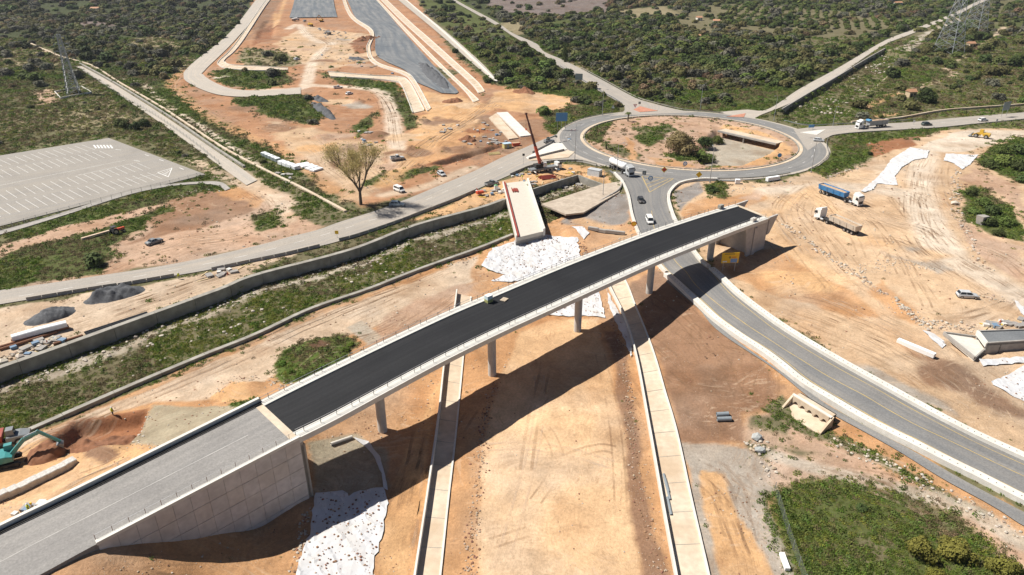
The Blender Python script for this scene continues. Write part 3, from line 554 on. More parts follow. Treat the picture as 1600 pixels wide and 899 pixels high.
# ---------------------------------------------------------------- surfaces of roads and slabs
def asphalt(name, col, dust=(.42,.37,.31), streak=.35, patch=.2, rough=.85, across=.9):
    if name in MATS: return MATS[name]
    m, nt, n, l, b = nodes_of(name)
    uv = n.new('ShaderNodeUVMap'); geo = n.new('ShaderNodeNewGeometry')
    mp = n.new('ShaderNodeMapping'); mp.inputs['Scale'].default_value = (.018, across, 1); l.new(uv.outputs['UV'], mp.inputs['Vector'])
    def nz(s, d, v):
        x = n.new('ShaderNodeTexNoise'); x.inputs['Scale'].default_value = s; x.inputs['Detail'].default_value = d; l.new(v, x.inputs['Vector']); return x.outputs['Fac']
    def mr(v, a, b_, c, d):
        r = n.new('ShaderNodeMapRange'); r.inputs['From Min'].default_value = a; r.inputs['From Max'].default_value = b_; r.inputs['To Min'].default_value = c; r.inputs['To Max'].default_value = d; l.new(v, r.inputs['Value']); return r.outputs['Result']
    def mix(f, a, c, mode='MIX'):
        x = n.new('ShaderNodeMix'); x.data_type = 'RGBA'; x.blend_type = mode
        if isinstance(f, float): x.inputs['Factor'].default_value = f
        else: l.new(f, x.inputs['Factor'])
        if isinstance(a, tuple): x.inputs[6].default_value = (*a, 1)
        else: l.new(a, x.inputs[6])
        if isinstance(c, tuple): x.inputs[7].default_value = (*c, 1)
        else: l.new(c, x.inputs[7])
        return x.outputs[2]
    c = mix(mr(nz(1.0, 4, mp.outputs['Vector']), .38, .68, 0, streak), tuple(col), tuple(dust))
    c = mix(mr(nz(.12, 5, geo.outputs['Position']), .45, .72, 0, patch), c, tuple(x * .62 for x in col))
    c = mix(1.0, c, mr(nz(3.5, 6, geo.outputs['Position']), .3, .7, .84, 1.14), 'MULTIPLY')
    l.new(c, b.inputs['Base Color']); b.inputs['Roughness'].default_value = rough; b.inputs['Specular IOR Level'].default_value = .25
    MATS[name] = m; return m
A_DUST = asphalt('asphalt_dusty', (.33,.305,.275), (.46,.39,.31), .6, .25)
A_ROAD = asphalt('asphalt_worn', (.172,.172,.172), (.29,.265,.235), .55, .3)
A_RING = asphalt('asphalt_ring', (.19,.188,.185), (.31,.29,.26), .5, .3)
A_NEW = asphalt('asphalt_fresh', (.0155,.016,.018), (.032,.032,.0335), .6, .45, .75, 1.4)
A_BASE = asphalt('asphalt_base_course', (.13,.145,.16), (.27,.265,.255), .75, .45, .85, .25)
A_RAMP = asphalt('ramp_surface', (.235,.225,.215), (.345,.325,.30), .5, .35)
A_PARK = asphalt('parking_surface', (.295,.275,.25), (.40,.34,.255), .3, .3)
A_TRACK = asphalt('service_track', (.40,.365,.32), (.55,.46,.36), .5, .2)
CONC = mat('concrete', (.47,.44,.39), .85, .13, 1.2, var2=.35, scale2=.3, tint=(.30,.275,.235), bump=.1)
CONC_W = mat('concrete_pale', (.66,.63,.57), .85, .10, 1.5, var2=.3, scale2=.35, tint=(.47,.42,.35))
CONC_Y = mat('concrete_cream', (.58,.485,.37), .85, .16, 1.0, var2=.65, scale2=.16, tint=(.44,.31,.195))
CONC_G = mat('concrete_grey', (.36,.335,.305), .85, .18, .9, var2=.45, scale2=.25, tint=(.22,.20,.175))
CONC_D = mat('concrete_stained', (.33,.31,.27), .9, .22, .7, var2=.55, scale2=.3, tint=(.16,.145,.12), bump=.15)
WHITE_P = mat('white_paint', (.72,.71,.68), .7, .12, 2.0, var2=.45, scale2=.6, tint=(.42,.40,.37))
YEL_P = mat('yellow_paint', (.50,.36,.13), .7, .15, 2.0, var2=.75, scale2=.5, tint=(.29,.25,.19))
FAINT_P = mat('faint_paint', (.47,.45,.42), .8, .15, 1.5, var2=.8, scale2=.3, tint=(.30,.29,.275))
RED_P = mat('red_paving', (.50,.23,.15), .8, .2, 1.0, var2=.3, scale2=.4)
STEEL = mat('galvanised_steel', (.42,.43,.44), .5, .1, 2, metal=.6)
DARK = mat('dark_metal', (.05,.05,.052), .6, .15, 2)
RUST = mat('rusty_steel', (.22,.10,.055), .8, .25, 3)
BLACK = mat('black_rubber_and_shade', (.018,.018,.018), .85, .15, 3)  # rubber of the ducts, and painted darkness inside culvert and underpass

s1 = struct(ribbon('road', [(-250,500),(-100,472),(0,454),(37,449),(150,432),(275,412),(400,384.5),(450,371),(495,360),(530,347.5),(580,332),(637,311),(687,290),(740,268),(785,246),(820,231),(845,220),(870,210)],
   [(-250,528),(-100,496),(0,476),(42,469),(150,451),(280,430),(331,421),(400,407),(450,396),(500,385),(550,371),(620,347),(650,335),(712,311),(750,294),(785,279),(825,262),(865,253),(905,252),(940,261)], A_DUST, dz=.06))
ang = np.linspace(0, 2 * math.pi, 97); ring = lambda r: RB_C + r * np.stack([np.cos(ang), np.sin(ang)], 1)
struct(ribbon('roundabout', ring(RB_R + 1.0), ring(RB_R + 9.6), A_RING, dz=.075, world=True, step=3))
struct(ribbon('shoulder', ring(RB_R + 9.5), ring(RB_R + 11.0), A_TRACK, dz=.07, world=True, step=3, cross=1))
struct(ribbon('apron', ring(RB_R - .2), ring(RB_R + 1.05), CONC_Y, dz=.17, world=True, step=3, cross=1, thick=.3))
LP = [(952,268),(972,283),(984,307),(990,337),(1000,365),(1013,388),(1030,412),(1050,433),(1090,468),(1125,500),(1160,525),(1200,551),(1250,590),(1300,621),(1375,664),(1450,701),(1525,739),(1600,777),(1760,855)]
RP = [(1170,284),(1100,283),(1060,287),(1046,298),(1041,311),(1046,332),(1053,349),(1065,370),(1078,391),(1107,422),(1135,449),(1160,471),(1200,501),(1275,549),(1350,592),(1425,634),(1500,674),(1600,721),(1760,795)]
struct(ribbon('road', LP, RP, A_ROAD, dz=.09, cross=8))
struct(ribbon('road', [(1240,203),(1275,198.5),(1307,197),(1385,193.5),(1500,184),(1600,176),(1800,158)], [(1262,236),(1280,224),(1300,212.5),(1340,207.5),(1425,202.5),(1525,194),(1600,186.5),(1800,168)], A_DUST, dz=.10))
struct(ribbon('road', [(948,182),(972,176),(976,170),(972,164),(958,155),(940,145),(907,125),(875,105),(847,85),(825,71),(800,56),(770,37),(705,0),(660,-28)], [(1090,176),(1060,172),(1020,162),(990,152),(940,125),(907,107.5),(875,92),(850,81),(837,68),(800,51.5),(772,32.5),(712,0),(668,-28)], A_DUST, dz=.11))
struct(ribbon('lane', [(1120,176),(1165,172),(1200,171),(1250,139),(1312,105),(1382,64),(1425,47),(1487,22),(1520,6),(1560,-12)], [(1215,193),(1190,188),(1185,182),(1240,159),(1307,120),(1380,71.5),(1425,53),(1490,26.5),(1524,9),(1564,-9)], A_TRACK, dz=.12))
# motorway under construction, far end
struct(ribbon('motorway', [(520,-40),(542,0),(555,27),(583,48),(587,82),(600,95),(632,110),(650,128),(672,138)], [(548,-40),(587,0),(625,44),(650,72),(675,100),(692,118),(705,132),(716,146),(690,146)], A_BASE, dz=.25, step=4))
struct(ribbon('motorway', [(468,-40),(460,0),(452,28)], [(516,-40),(521,0),(527,27)], A_BASE, dz=.25, step=4))
struct(ribbon('service_road', [(418,-20),(400,0),(362,48),(300,100),(287,120),(300,133),(335,147),(375,151.5),(420,150),(470,147)], [(436,-20),(420,0),(372,58),(322,108),(318,117),(335,129),(362,139),(400,142),(440,140),(470,137)], A_TRACK, dz=.13))
struct(ribbon('service_road', [(607,-14),(622,0),(680,48),(730,92),(765,122)], [(615,-14),(634,0),(692,46),(745,92),(776,124)], A_TRACK, dz=.2))
# lined drains: floor ribbon plus two walls each
def drain(label, Lp, Rp, hl, hr, fm=CONC_Y, wm=CONC_W, dz=.05, w=.3):
    e = empty('drainage_channel', (*gp(*Lp[0])[:2], hb(*gp(*Lp[0])[:2])), 0, label, 'drain'); loc = Vector(e.location)
    f = ribbon('channel_floor', Lp, Rp, fm, dz=dz, cross=2); f.parent = e; f.location = -loc
    for pts, hh, nm in ((Lp, hl, 'channel_wall'), (Rp, hr, 'channel_wall')):
        q = wall(nm, pts, w, -.3, hh, wm); q.parent = e; q.location = -loc
    a = resample(smooth(gxy(Lp), 1), 400); b = resample(smooth(gxy(Rp), 1), 400); ln = np.linalg.norm(np.diff(a, axis=0), axis=1).sum(); nj = int(ln / 6)
    for k in range(1, nj):
        i = int(k * 399 / nj); p0 = Vector((*a[i], hb(*a[i]) + dz + .012)); p1 = Vector((*b[i], hb(*b[i]) + dz + .012)); q = MB().bar(p0, p1, .09, .02).build('floor_joint', CONC_D, e); q.location = -loc
    return e
drain('long concrete drain with tall shaded wall left of the motorway bed under the bridge', [(714,459),(711,483),(704,525),(695,570),(685,660),(668,780),(650,899),(640,970)], [(736,464),(733,490),(728,525),(724,557),(711,690),(700,785),(688,899),(680,970)], 1.25, .18)
drain('wide pale concrete drain right of the motorway bed, passing below the bridge', [(945,430),(952,450),(975,497),(995,565),(1015,675),(1035,790),(1055,899),(1068,970)], [(968,425),(982,450),(1017,540),(1038,610),(1057,675),(1082,790),(1107,899),(1122,970)], 1.0, .35)
drain('curved concrete channel on the left edge of the upper construction corridor', [(432,-20),(412,5),(370,66),(343,95),(342,102),(357,108),(400,111),(450,110)], [(440,-20),(418,5),(378,66),(352,93),(352,98),(362,102),(400,104),(450,107)], .5, .5, dz=.04)
drain('bent concrete channel beside the dirt track in the upper corridor', [(512,113),(575,118.5),(622,121),(640,130),(663,173)], [(517,121),(575,124),(616,128),(628,135),(645,177)], .7, .7)
drain('narrow concrete channel hugging the left edge of the dark motorway strip', [(534,-20),(548,20),(582,48),(578,75),(588,97),(632,113),(648,126),(673,170)], [(529,-20),(544,22),(577,50),(573,76),(583,99),(628,116),(643,129),(668,174)], .5, .5)
drain('broad cream concrete channel right of the dark motorway strip', [(595,0),(625,30),(660,62),(700,98),(735,130),(748,146)], [(604,0),(640,34),(672,62),(712,98),(745,128),(757,143)], .5, .5)
drain('thin cream kerb channel between motorway and broad channel', [(588,0),(628,44),(680,98),(722,138),(740,160)], [(591,0),(633,44),(686,98),(728,138),(748,157)], .4, .4)
tag(wall('kerb_wall', [(628,-5),(650,14),(690,48),(740,94),(776,129)], 1.2, -.2, .9, CONC_W), 'long white concrete wall along the outer service road of the motorway', 'wall')
tag(ribbon('storm_channel', [(-150,398),(0,361),(100,332),(200,300),(260,289),(310,284.5),(345,285),(360,295)], [(-150,404),(0,367),(100,337),(200,305),(262,292),(310,288),(340,290),(352,298)], CONC_G, dz=.1, thick=.5), 'curved grey concrete storm channel along the parking fence', 'drain')
# parking lot
struct(ribbon('parking_lot', [(-180,273),(0,243.6),(170,216)], [(-180,399),(0,354),(321,273)], A_PARK, dz=.08, cross=12, step=6))
pk = MB(); PZ = .10
def pline(a, b, w=.14, zz=None):
    a = np.asarray(a, float)[:2]; b = np.asarray(b, float)[:2]; d = b - a; d /= np.linalg.norm(d) + 1e-9; nn = np.array([-d[1], d[0]]) * w / 2
    q = [a - nn, b - nn, b + nn, a + nn]; zs = [hb(*p) + .10 if zz is None else zz for p in q]
    return [(p[0], p[1], z) for p, z in zip(q, zs)]
zp = lambda zx, zy: np.array([zx / 4.706, 200 + zy / 4.706])
ROWS = [((-300,645),(-225,700),(1095,335),(1180,372)), ((-300,543),(-240,588),(1020,265),(1095,298)), ((-300,372),(-240,410),(740,175),(815,210)), ((-300,292),(-240,325),(610,130),(690,160))]
for (a, b, c, d) in ROWS:
    A, B, C_, D_ = [gp(*zp(*p))[:2] for p in (a, b, c, d)]
    nb = int(np.linalg.norm(C_ - A) / 2.55)
    for k in range(nb + 1):
        t = k / nb; a0 = A + (C_ - A) * t; b0 = B + (D_ - B) * t; pk.face(pline(a0 - (b0 - a0) * .12, b0 + (b0 - a0) * .12, .13))
for pts in [((-300,540),(980,262)),((-100,445),(920,240)),((-300,660),(1180,335))]:
    pk.face(pline(gp(*zp(*pts[0])), gp(*zp(*pts[1])), .14))
for k in range(6):
    pk.face(pline(gp(*zp(690 + k * 24, 128)), gp(*zp(708 + k * 24, 152)), .6)); pk.face(pline(gp(*zp(1175 + k * 17, 338 - k * 7)), gp(*zp(1222 + k * 7, 352 - k * 9)), .25))
for (a, b) in [((1160,330),(1265,297)),((1265,297),(1238,362)),((1160,330),(1238,362)),((850,160),(890,165)),((1065,198),(1095,208)),((1170,235),(1205,245)),((1320,295),(1350,308)),((985,240),(1030,248))]:
    pk.face(pline(gp(*zp(*a)), gp(*zp(*b)), .3))
o = pk.build('parking_markings', WHITE_P, fix=False); struct(o)
# road markings
def marks(name, line, w, m, dash=None, gap=0, dz=.012, base=.09):
    P = smooth(gxy(line), 1.0); s = np.r_[0, np.cumsum(np.linalg.norm(np.diff(P, axis=0), axis=1))]; mb = MB(); L = s[-1]; t = 0
    dash = dash or L
    while t < L:
        n = max(2, int(min(dash, L - t) / 1.5) + 1); tt = np.linspace(t, min(t + dash, L), n); C = np.stack([np.interp(tt, s, P[:, k]) for k in (0, 1)], 1)
        if len(C) >= 2 and np.linalg.norm(C[-1] - C[0]) > .2:
            a = offset(C, w / 2); b = offset(C, -w / 2); za = h_base(a[:, 0], a[:, 1]) + base + dz; zb = h_base(b[:, 0], b[:, 1]) + base + dz
            mb.loft([[(*a[i], za[i]), (*b[i], zb[i])] for i in range(n)], closed=False)
        t += dash + gap
    o = mb.build(name, m, fix=False)
    if o.data.polygons and o.data.polygons[0].normal.z < 0: o.data.flip_normals()
    return struct(o)
def between(t): return [tuple(np.array(a) * (1 - t) + np.array(b) * t) for a, b in zip(LP[9:], RP[10:])]
marks('road_marking', [(1003,365),(1016,388),(1034,412),(1054,433),(1095,468),(1130,500),(1165,525),(1205,549),(1255,588),(1305,619),(1380,662),(1455,699),(1530,737),(1605,775)], .16, YEL_P)
marks('road_marking', [(1018,330),(1024,362),(1044,392),(1062,416),(1082,440),(1112,468),(1155,500),(1200,530),(1260,568),(1330,608),(1400,648),(1450,674),(1520,707),(1600,745),(1700,792)], .16, YEL_P)
marks('road_marking', [(1049,330),(1058,352),(1072,376),(1100,416),(1128,446),(1160,476),(1200,508),(1275,556),(1350,598),(1425,640),(1500,680),(1600,727)], .16, YEL_P)
marks('road_marking', [(1300,204),(1385,199),(1500,189.5),(1600,181.5)], .14, WHITE_P, 3, 5, base=.10)
marks('road_marking', [(-100,484),(100,452),(300,417),(420,391),(560,351),(640,323),(740,281),(800,255)], .14, WHITE_P, 3, 5, base=.06)
for r_, d_, g_ in ((RB_R + 5.3, 2.5, 4.5),):
    P = ring(r_); mb = MB()
    for k in range(0, 96, 3): mb.face(pline(P[k], P[k + 1], .14, .0 + hb(*P[k]) + .09))
    struct(mb.build('road_marking', WHITE_P, fix=False))
# painted splitter by the roundabout exit
mb = MB()
for (a, b) in [((1006,283),(1024,277)),((1009,289),(1036,279)),((1012,294),(1044,281)),((1003,276),(1015,301)),((1015,301),(1052,280)),((1003,276),(1052,280))]:
    mb.face([(p[0], p[1], p[2] + .025) for p in pline(gp(*a), gp(*b), .28)])
struct(mb.build('road_marking', YEL_P, fix=False))
# traffic islands
def island(name, pts, m, hgt=.14):
    P = gxy(pts); z = hb(*P.mean(0)); return MB().prism([tuple(p) for p in P], z - .2, z + .12 + hgt).build(name, m)
struct(island('traffic_island', [(990,172),(1000,167),(1028,174),(1000,176)], RED_P)); struct(island('traffic_island', [(1135,183),(1165,178),(1162,184)], RED_P))
struct(island('traffic_island', [(1250,208),(1290,203),(1276,212)], CONC_W)); struct(island('traffic_island', [(822,247),(866,224),(877,223),(886,234),(850,243),(826,250)], CONC_W))
struct(island('traffic_island', [(825,250),(888,236),(898,238),(888,247),(830,252)], CONC_Y, .1))
# roadside parapets of the lower-right road
def bolts(e, line, side):
    P = resample(smooth(gxy(line), 1.0), 90); P = offset(P, side); mb = MB()
    for p in P: mb.box((p[0], p[1], hb(*p) + .80), (.14, .14, .05))
    o = mb.build('anchor_studs', DARK); o['kind'] = 'stuff'; o.parent = e
PL1 = [(1046,429),(1090,468),(1125,500),(1160,525),(1200,551),(1250,590),(1300,621),(1375,664),(1450,701),(1525,739),(1600,777),(1760,855)]
PL0 = [(962,272),(974,285),(984,307),(990,337),(1000,365),(1013,388),(1030,412),(1044,427)]
PR1 = [(1107,422),(1135,449),(1160,471),(1200,501),(1275,549),(1350,592),(1425,634),(1500,674),(1600,721),(1760,795)]
PR0 = [(1120,281),(1090,281),(1060,287),(1046,298),(1041,311),(1046,332),(1053,349),(1065,370),(1078,391),(1104,419)]
for line, sd, wd, lab in ((PL1, -.85, 1.6, 'white concrete parapet on the near side of the lower right road'), (PL0, -.5, .7, 'white concrete parapet left of the road between roundabout and bridge'), (PR1, .75, 1.5, 'white concrete parapet on the far side of the lower right road'), (PR0, .6, .9, 'curved concrete parapet on the right of the slip road below the roundabout')):
    e = empty('parapet', (0, 0, 0), 0, lab, 'parapet')
    wall('kerb_wall', line, wd, -.6, .78, CONC_W, e, side=sd); bolts(e, line, sd)
struct(ribbon('verge', [(1046,437),(1090,476),(1125,512),(1200,567),(1275,621),(1360,671),(1450,719),(1537,768),(1600,801),(1760,880)], [(1040,440),(1088,480),(1120,516),(1205,574),(1275,631),(1355,678),(1450,735),(1550,791),(1600,823),(1760,905)], A_ROAD, dz=.10))
# river walls
def river_wall(name, P, z0, z1, w, m, label, joint=9.0):
    """cast wall in bays with open joints; each bay is a part"""
    Q = smooth(P, 1.0); s = np.r_[0, np.cumsum(np.linalg.norm(np.diff(Q, axis=0), axis=1))]; e = empty(name, (Q[0][0], Q[0][1], z0), 0, label, 'wall'); t = 0
    while t < s[-1] - 1:
        tt = np.linspace(t + .04, min(t + joint, s[-1]) - .04, 4); C = np.stack([np.interp(tt, s, Q[:, k]) for k in (0, 1)], 1)
        q = wall('wall_bay', C, w, z0, z1 + random.uniform(-.02, .02), m, world=True, follow=False, step=4); q.parent = e; q.location = -Vector(e.location); t += joint
river_wall('river_wall', offset(WT, .35), -4, -.15, 1.3, CONC_D, 'tall stained concrete retaining wall along the far bank of the overgrown river')
river_wall('low_wall', offset(LT, -.3), -4, -1.75, 1.0, CONC_D, 'low concrete bank wall between the river weeds and the pale dirt track')
river_wall('channel_wall', CT, -4, .25, .6, CONC_G, 'tall grey concrete wall of the overgrown channel behind the roundabout')
river_wall('channel_bank', CL, -4, -.7, .5, CONC_Y, 'low cream wall on the right side of the overgrown channel behind the roundabout', 12)

struct(ribbon('gravel_lane', [(118,104),(150,124),(200,158),(250,192),(300,228),(360,272),(385,290)], [(128,104),(165,124),(220,158),(272,192),(325,228),(378,264),(402,282)], A_TRACK, dz=.1))
tag(wall('pipe_line', [(125,100),(165,122),(220,155),(275,190),(330,228),(382,262)], .9, -.3, .7, CONC_D), 'dark conduit running along the right side of the left gravel lane', 'conduit')
tag(wall('irrigation_channel', [(47,68),(90,87),(143,103),(187,130),(250,167),(300,200),(350,233),(410,265),(467,293),(540,332)], 1.0, -.3, .6, CONC_Y), 'long cream irrigation channel crossing the scrubland down to the bare tree', 'channel')
# ---------------------------------------------------------------- long bridge
NEAR = [(467,684.6),(520,659),(575,628.5),(630,598.5),(706.8,557.5),(800,512),(840,494),(906.8,463.3),(1000,421),(1040,403.6),(1106.8,377),(1150,360),(1201,341.6)]
FAR = [(405.7,627.8),(434.5,613),(537.3,563),(600,533),(706.8,483.6),(753,465),(810,441),(899.7,404.5),(1013.6,361.8),(1053,348.7),(1100,333.5),(1147,320)]
zprof = lambda px: np.interp(px, [467,600,770,903,1012,1107,1201], [8.2,8.75,9.2,9.3,9.2,9.0,8.5])
SUP = .65
N3 = smooth(np.array([[*un(x, y, zprof(x)), zprof(x)] for x, y in NEAR]), 1.5)
F3 = smooth(np.array([[*un(x, y, zprof(min(x + 50, 1201)) + SUP), zprof(min(x + 50, 1201)) + SUP] for x, y in FAR]), 1.5)
NS = 97
def even(P):
    P = resample(P, NS)
    for k in range(3):                      # take the tracing wobble out of the edge
        Q = P.copy()
        for _ in range(4): Q[1:-1] = (Q[:-2] + 2 * Q[1:-1] + Q[2:]) / 4
        P = Q
    return P
N3 = even(N3); F3 = even(F3)
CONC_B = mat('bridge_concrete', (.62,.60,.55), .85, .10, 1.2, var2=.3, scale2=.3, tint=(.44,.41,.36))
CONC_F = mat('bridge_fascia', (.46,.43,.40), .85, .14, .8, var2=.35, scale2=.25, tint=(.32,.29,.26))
bridge = empty('long_bridge', (N3[0][0], N3[0][1], -4), 0, 'long concrete road bridge with fresh black asphalt, raised on round piers', 'bridge'); BL = Vector(bridge.location)
def bpart(o): o.parent = bridge; o.location = -BL; return o
def X(i, t, dz=0.0):
    """t metres from the near edge (negative: from the far edge)"""
    a, b = N3[i], F3[i]; w = np.linalg.norm((b - a)[:2]); f = (t if t >= 0 else w + t) / w; p = a + (b - a) * f; return (p[0], p[1], p[2] + dz)
def sweep(name, prof, m):
    mb = MB(); mb.loft([[X(i, t, z) for t, z in prof] for i in range(NS)]); return bpart(mb.build(name, m))
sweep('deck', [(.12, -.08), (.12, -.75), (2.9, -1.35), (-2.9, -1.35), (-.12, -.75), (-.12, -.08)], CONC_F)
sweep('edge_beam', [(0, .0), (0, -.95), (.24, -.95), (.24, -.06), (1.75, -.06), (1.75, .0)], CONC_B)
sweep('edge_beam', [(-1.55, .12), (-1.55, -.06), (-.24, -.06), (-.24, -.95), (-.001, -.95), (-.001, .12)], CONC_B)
mb = MB(); V = []; UV = []; cross = 8
u = np.r_[0, np.cumsum(np.linalg.norm(np.diff(N3, axis=0), axis=1))]
for i in range(NS):
    w = np.linalg.norm((F3[i] - N3[i])[:2])
    for k in range(cross + 1):
        t = 1.72 + (w - 1.72 - 1.53) * k / cross; V.append(X(i, t, -.07 if 0 < i < NS - 1 else -.07)); UV.append((u[i], t))
Fc = [(i * 9 + k, i * 9 + k + 1, i * 9 + k + 10, i * 9 + k + 9) for i in range(NS - 1) for k in range(8)]
me = bpy.data.meshes.new('asphalt'); me.from_pydata(V, [], Fc)
if me.polygons[0].normal.z < 0: me.flip_normals()
set_uv(me, UV); me.materials.append(A_NEW); o = bpy.data.objects.new('asphalt', me); COL.objects.link(o); bpart(o)
# railing posts and rails on both edges
post = MB().box((0, 0, .5), (.07, .07, 1.0)).mesh('railing_post', DARK)
step_n = 2.45; s_n = u[-1]; cnt = int(s_n / step_n)
for side, t in ((0, .95), (1, -.35)):
    lines = {}
    for k in range(cnt + 1):
        i = min(int(k / cnt * (NS - 1)), NS - 1); p = X(i, t, .0 if side == 0 else .1); c = child('railing_post', post, bridge, (p[0] - BL.x, p[1] - BL.y, p[2] - BL.z))
    for hz in (.45, .95):
        mb = MB(); mb.loft([[X(i, t - .025, hz), X(i, t + .025, hz), X(i, t + .025, hz + .05), X(i, t - .025, hz + .05)] for i in range(NS)]); bpart(mb.build('handrail', STEEL))
# end joints
for i in (0, NS - 1):
    j = 1 if i == 0 else NS - 2; a = np.array(X(i, .05, -.07)); b = np.array(X(i, -.05, -.07)); d = np.array(X(i, 1)) - np.array(X(j, 1)); d /= np.linalg.norm(d)
    mb = MB().hexa([a - d * .05 + (0, 0, -.5), a + d * 1.1 + (0, 0, -.5), b + d * 1.1 + (0, 0, -.5), b - d * .05 + (0, 0, -.5)], [a - d * .05 + (0, 0, .03), a + d * 1.1 + (0, 0, .03), b + d * 1.1 + (0, 0, .03), b - d * .05 + (0, 0, .03)]); bpart(mb.build('end_joint', CONC_Y))
# piers: foot seen at these pixels
PIER_M = mat('pier_concrete', (.50,.475,.44), .85, .12, 1.0, var2=.3, scale2=.4, tint=(.36,.33,.29))
for (px, py) in [(600,675),(770,588),(903,518),(1012,462),(1107,412)]:
    cen = (N3 + F3) / 2; best = None
    for z in np.arange(-6, 1, .1):
        p = un(px, py, z); dd = np.hypot(cen[:, 0] - p[0], cen[:, 1] - p[1]); i = dd.argmin()
        if best is None or dd[i] < best[0]: best = (dd[i], z, i)
    _, zb, i = best; c = cen[i]
    mb = MB(); n = 20; secs = []
    for (z, r) in ((min(zb, hb(c[0], c[1])) - 1.2, .82), (c[2] - 4.5, .84), (c[2] - 2.6, .95), (c[2] - 1.3, 1.25)):
        secs.append([(c[0] + r * math.cos(2 * math.pi * k / n), c[1] + r * math.sin(2 * math.pi * k / n), z) for k in range(n)])
    mb.loft(secs); q = mb.build('pier', PIER_M, smooth_=False); bpart(q)
# right abutment: side walls, front wall, overhanging wing walls
dirR = N3[-1] - N3[-4]; dirR[2] = 0; dirR /= np.linalg.norm(dirR)
for side in (0, 1):
    E = (N3 if side == 0 else F3)[-1]; inw = (F3[-1] - N3[-1]) * (1 if side == 0 else -1); inw[2] = 0; inw /= np.linalg.norm(inw)
    zt = E[2] - .95; A = E - dirR * (9.5 if side == 0 else 8); zg = -1.2
    p = lambda s, z, o=0: tuple(np.r_[(E + dirR * s + inw * (o + .3))[:2], z])
    bl, tl = -7.0, -9.3
    mb = MB().hexa([p(bl, zg), p(.6, zg), p(.6, zg, .6), p(bl, zg, .6)], [p(tl, zt), p(.6, zt), p(.6, zt, .6), p(tl, zt, .6)]); bpart(mb.build('abutment_side_wall', CONC_F))
    mb = MB(); ztop = E[2] + .1; L = 4.6 if side == 0 else 6.0
    q = lambda s, z, o=0: tuple(np.r_[(E + dirR * s + inw * (o + .02))[:2], z])
    mb.loft([[q(.62, ztop), q(L, ztop), q(1.6, ztop - 4.6), q(.62, ztop - 4.9)], [q(.62, ztop, .5), q(L, ztop, .5), q(1.6, ztop - 4.6, .5), q(.62, ztop - 4.9, .5)]]); bpart(mb.build('wing_wall', CONC_F))
a = N3[-1] - dirR * 5.5; b = F3[-1] - dirR * 5.5
mb = MB(); mb.hexa([(*(a)[:2], -1.2), (*(a + dirR * 1.2)[:2], -1.2), (*(b + dirR * 1.2)[:2], -1.2), (*b[:2], -1.2)], [(*a[:2], a[2] - 1.4), (*(a + dirR * 1.2)[:2], a[2] - 1.4), (*(b + dirR * 1.2)[:2], b[2] - 1.4), (*b[:2], b[2] - 1.4)]); bpart(mb.build('abutment_wall', CONC_F))

# ---------------------------------------------------------------- approach ramp on the left
ramp = empty('approach_ramp', (N3[0][0], N3[0][1], -4), 0, 'grey approach ramp with tall panelled concrete retaining wall at the left end of the bridge', 'ramp'); RL = Vector(ramp.location)
def rpart(o): o.parent = ramp; o.location = -RL; return o
rn = smooth(np.array([[*N3[0][:2], N3[0][2]], [*un(310,766,7.2), 7.2], [*un(152,849,6.2), 6.2], [*un(60,899,5.5), 5.5], [*un(-60,962,4.75), 4.75], [*un(-260,1070,4.2), 4.2]]), 1.0)
rf = smooth(np.array([[*F3[0][:2], F3[0][2]], [*un(270,695.5,7.7), 7.7], [*un(110,775,6.6), 6.6], [*un(0,828,5.7), 5.7], [*un(-150,902,4.9), 4.9], [*un(-420,1010,4.2), 4.2]]), 1.0)
nr = 60; rn = resample(rn, nr); rf = resample(rf, nr); cross = 8
V = []; UV = []; u2 = np.r_[0, np.cumsum(np.linalg.norm(np.diff(rn, axis=0), axis=1))]
for i in range(nr):
    for k in range(cross + 1): p = rn[i] + (rf[i] - rn[i]) * k / cross; V.append((p[0], p[1], p[2] - .06)); UV.append((u2[i], 12. * k / cross))
nb = len(V)
for i in range(nr):
    for P in (rn, rf): V.append((P[i][0], P[i][1], min(P[i][2] - 2.0, hb(*P[i][:2]) - 1.0))); UV.append((u2[i], 0))
Fc = [(i * 9 + k, i * 9 + k + 1, i * 9 + k + 10, i * 9 + k + 9) for i in range(nr - 1) for k in range(8)] + [(i * 9, (i + 1) * 9, nb + 2 * (i + 1), nb + 2 * i) for i in range(nr - 1)] + [(i * 9 + 8, (i + 1) * 9 + 8, nb + 2 * (i + 1) + 1, nb + 2 * i + 1) for i in range(nr - 1)]
me = bpy.data.meshes.new('ramp_surface'); me.from_pydata(V, [], Fc); set_uv(me, UV); me.materials.append(A_RAMP)
o = bpy.data.objects.new('ramp_surface', me); COL.objects.link(o); rpart(o)
# centre line
mb = MB(); cl = (rn + rf) / 2 - np.array([0, 0, .045]); k0 = 5
for i in range(k0, nr - 1):
    d = (cl[i + 1] - cl[i]); nn = np.array([-d[1], d[0], 0]); nn /= np.linalg.norm(nn); nn *= .07; mb.face([cl[i] - nn, cl[i + 1] - nn, cl[i + 1] + nn, cl[i] + nn])
rpart(mb.build('centre_line', FAINT_P, fix=False))
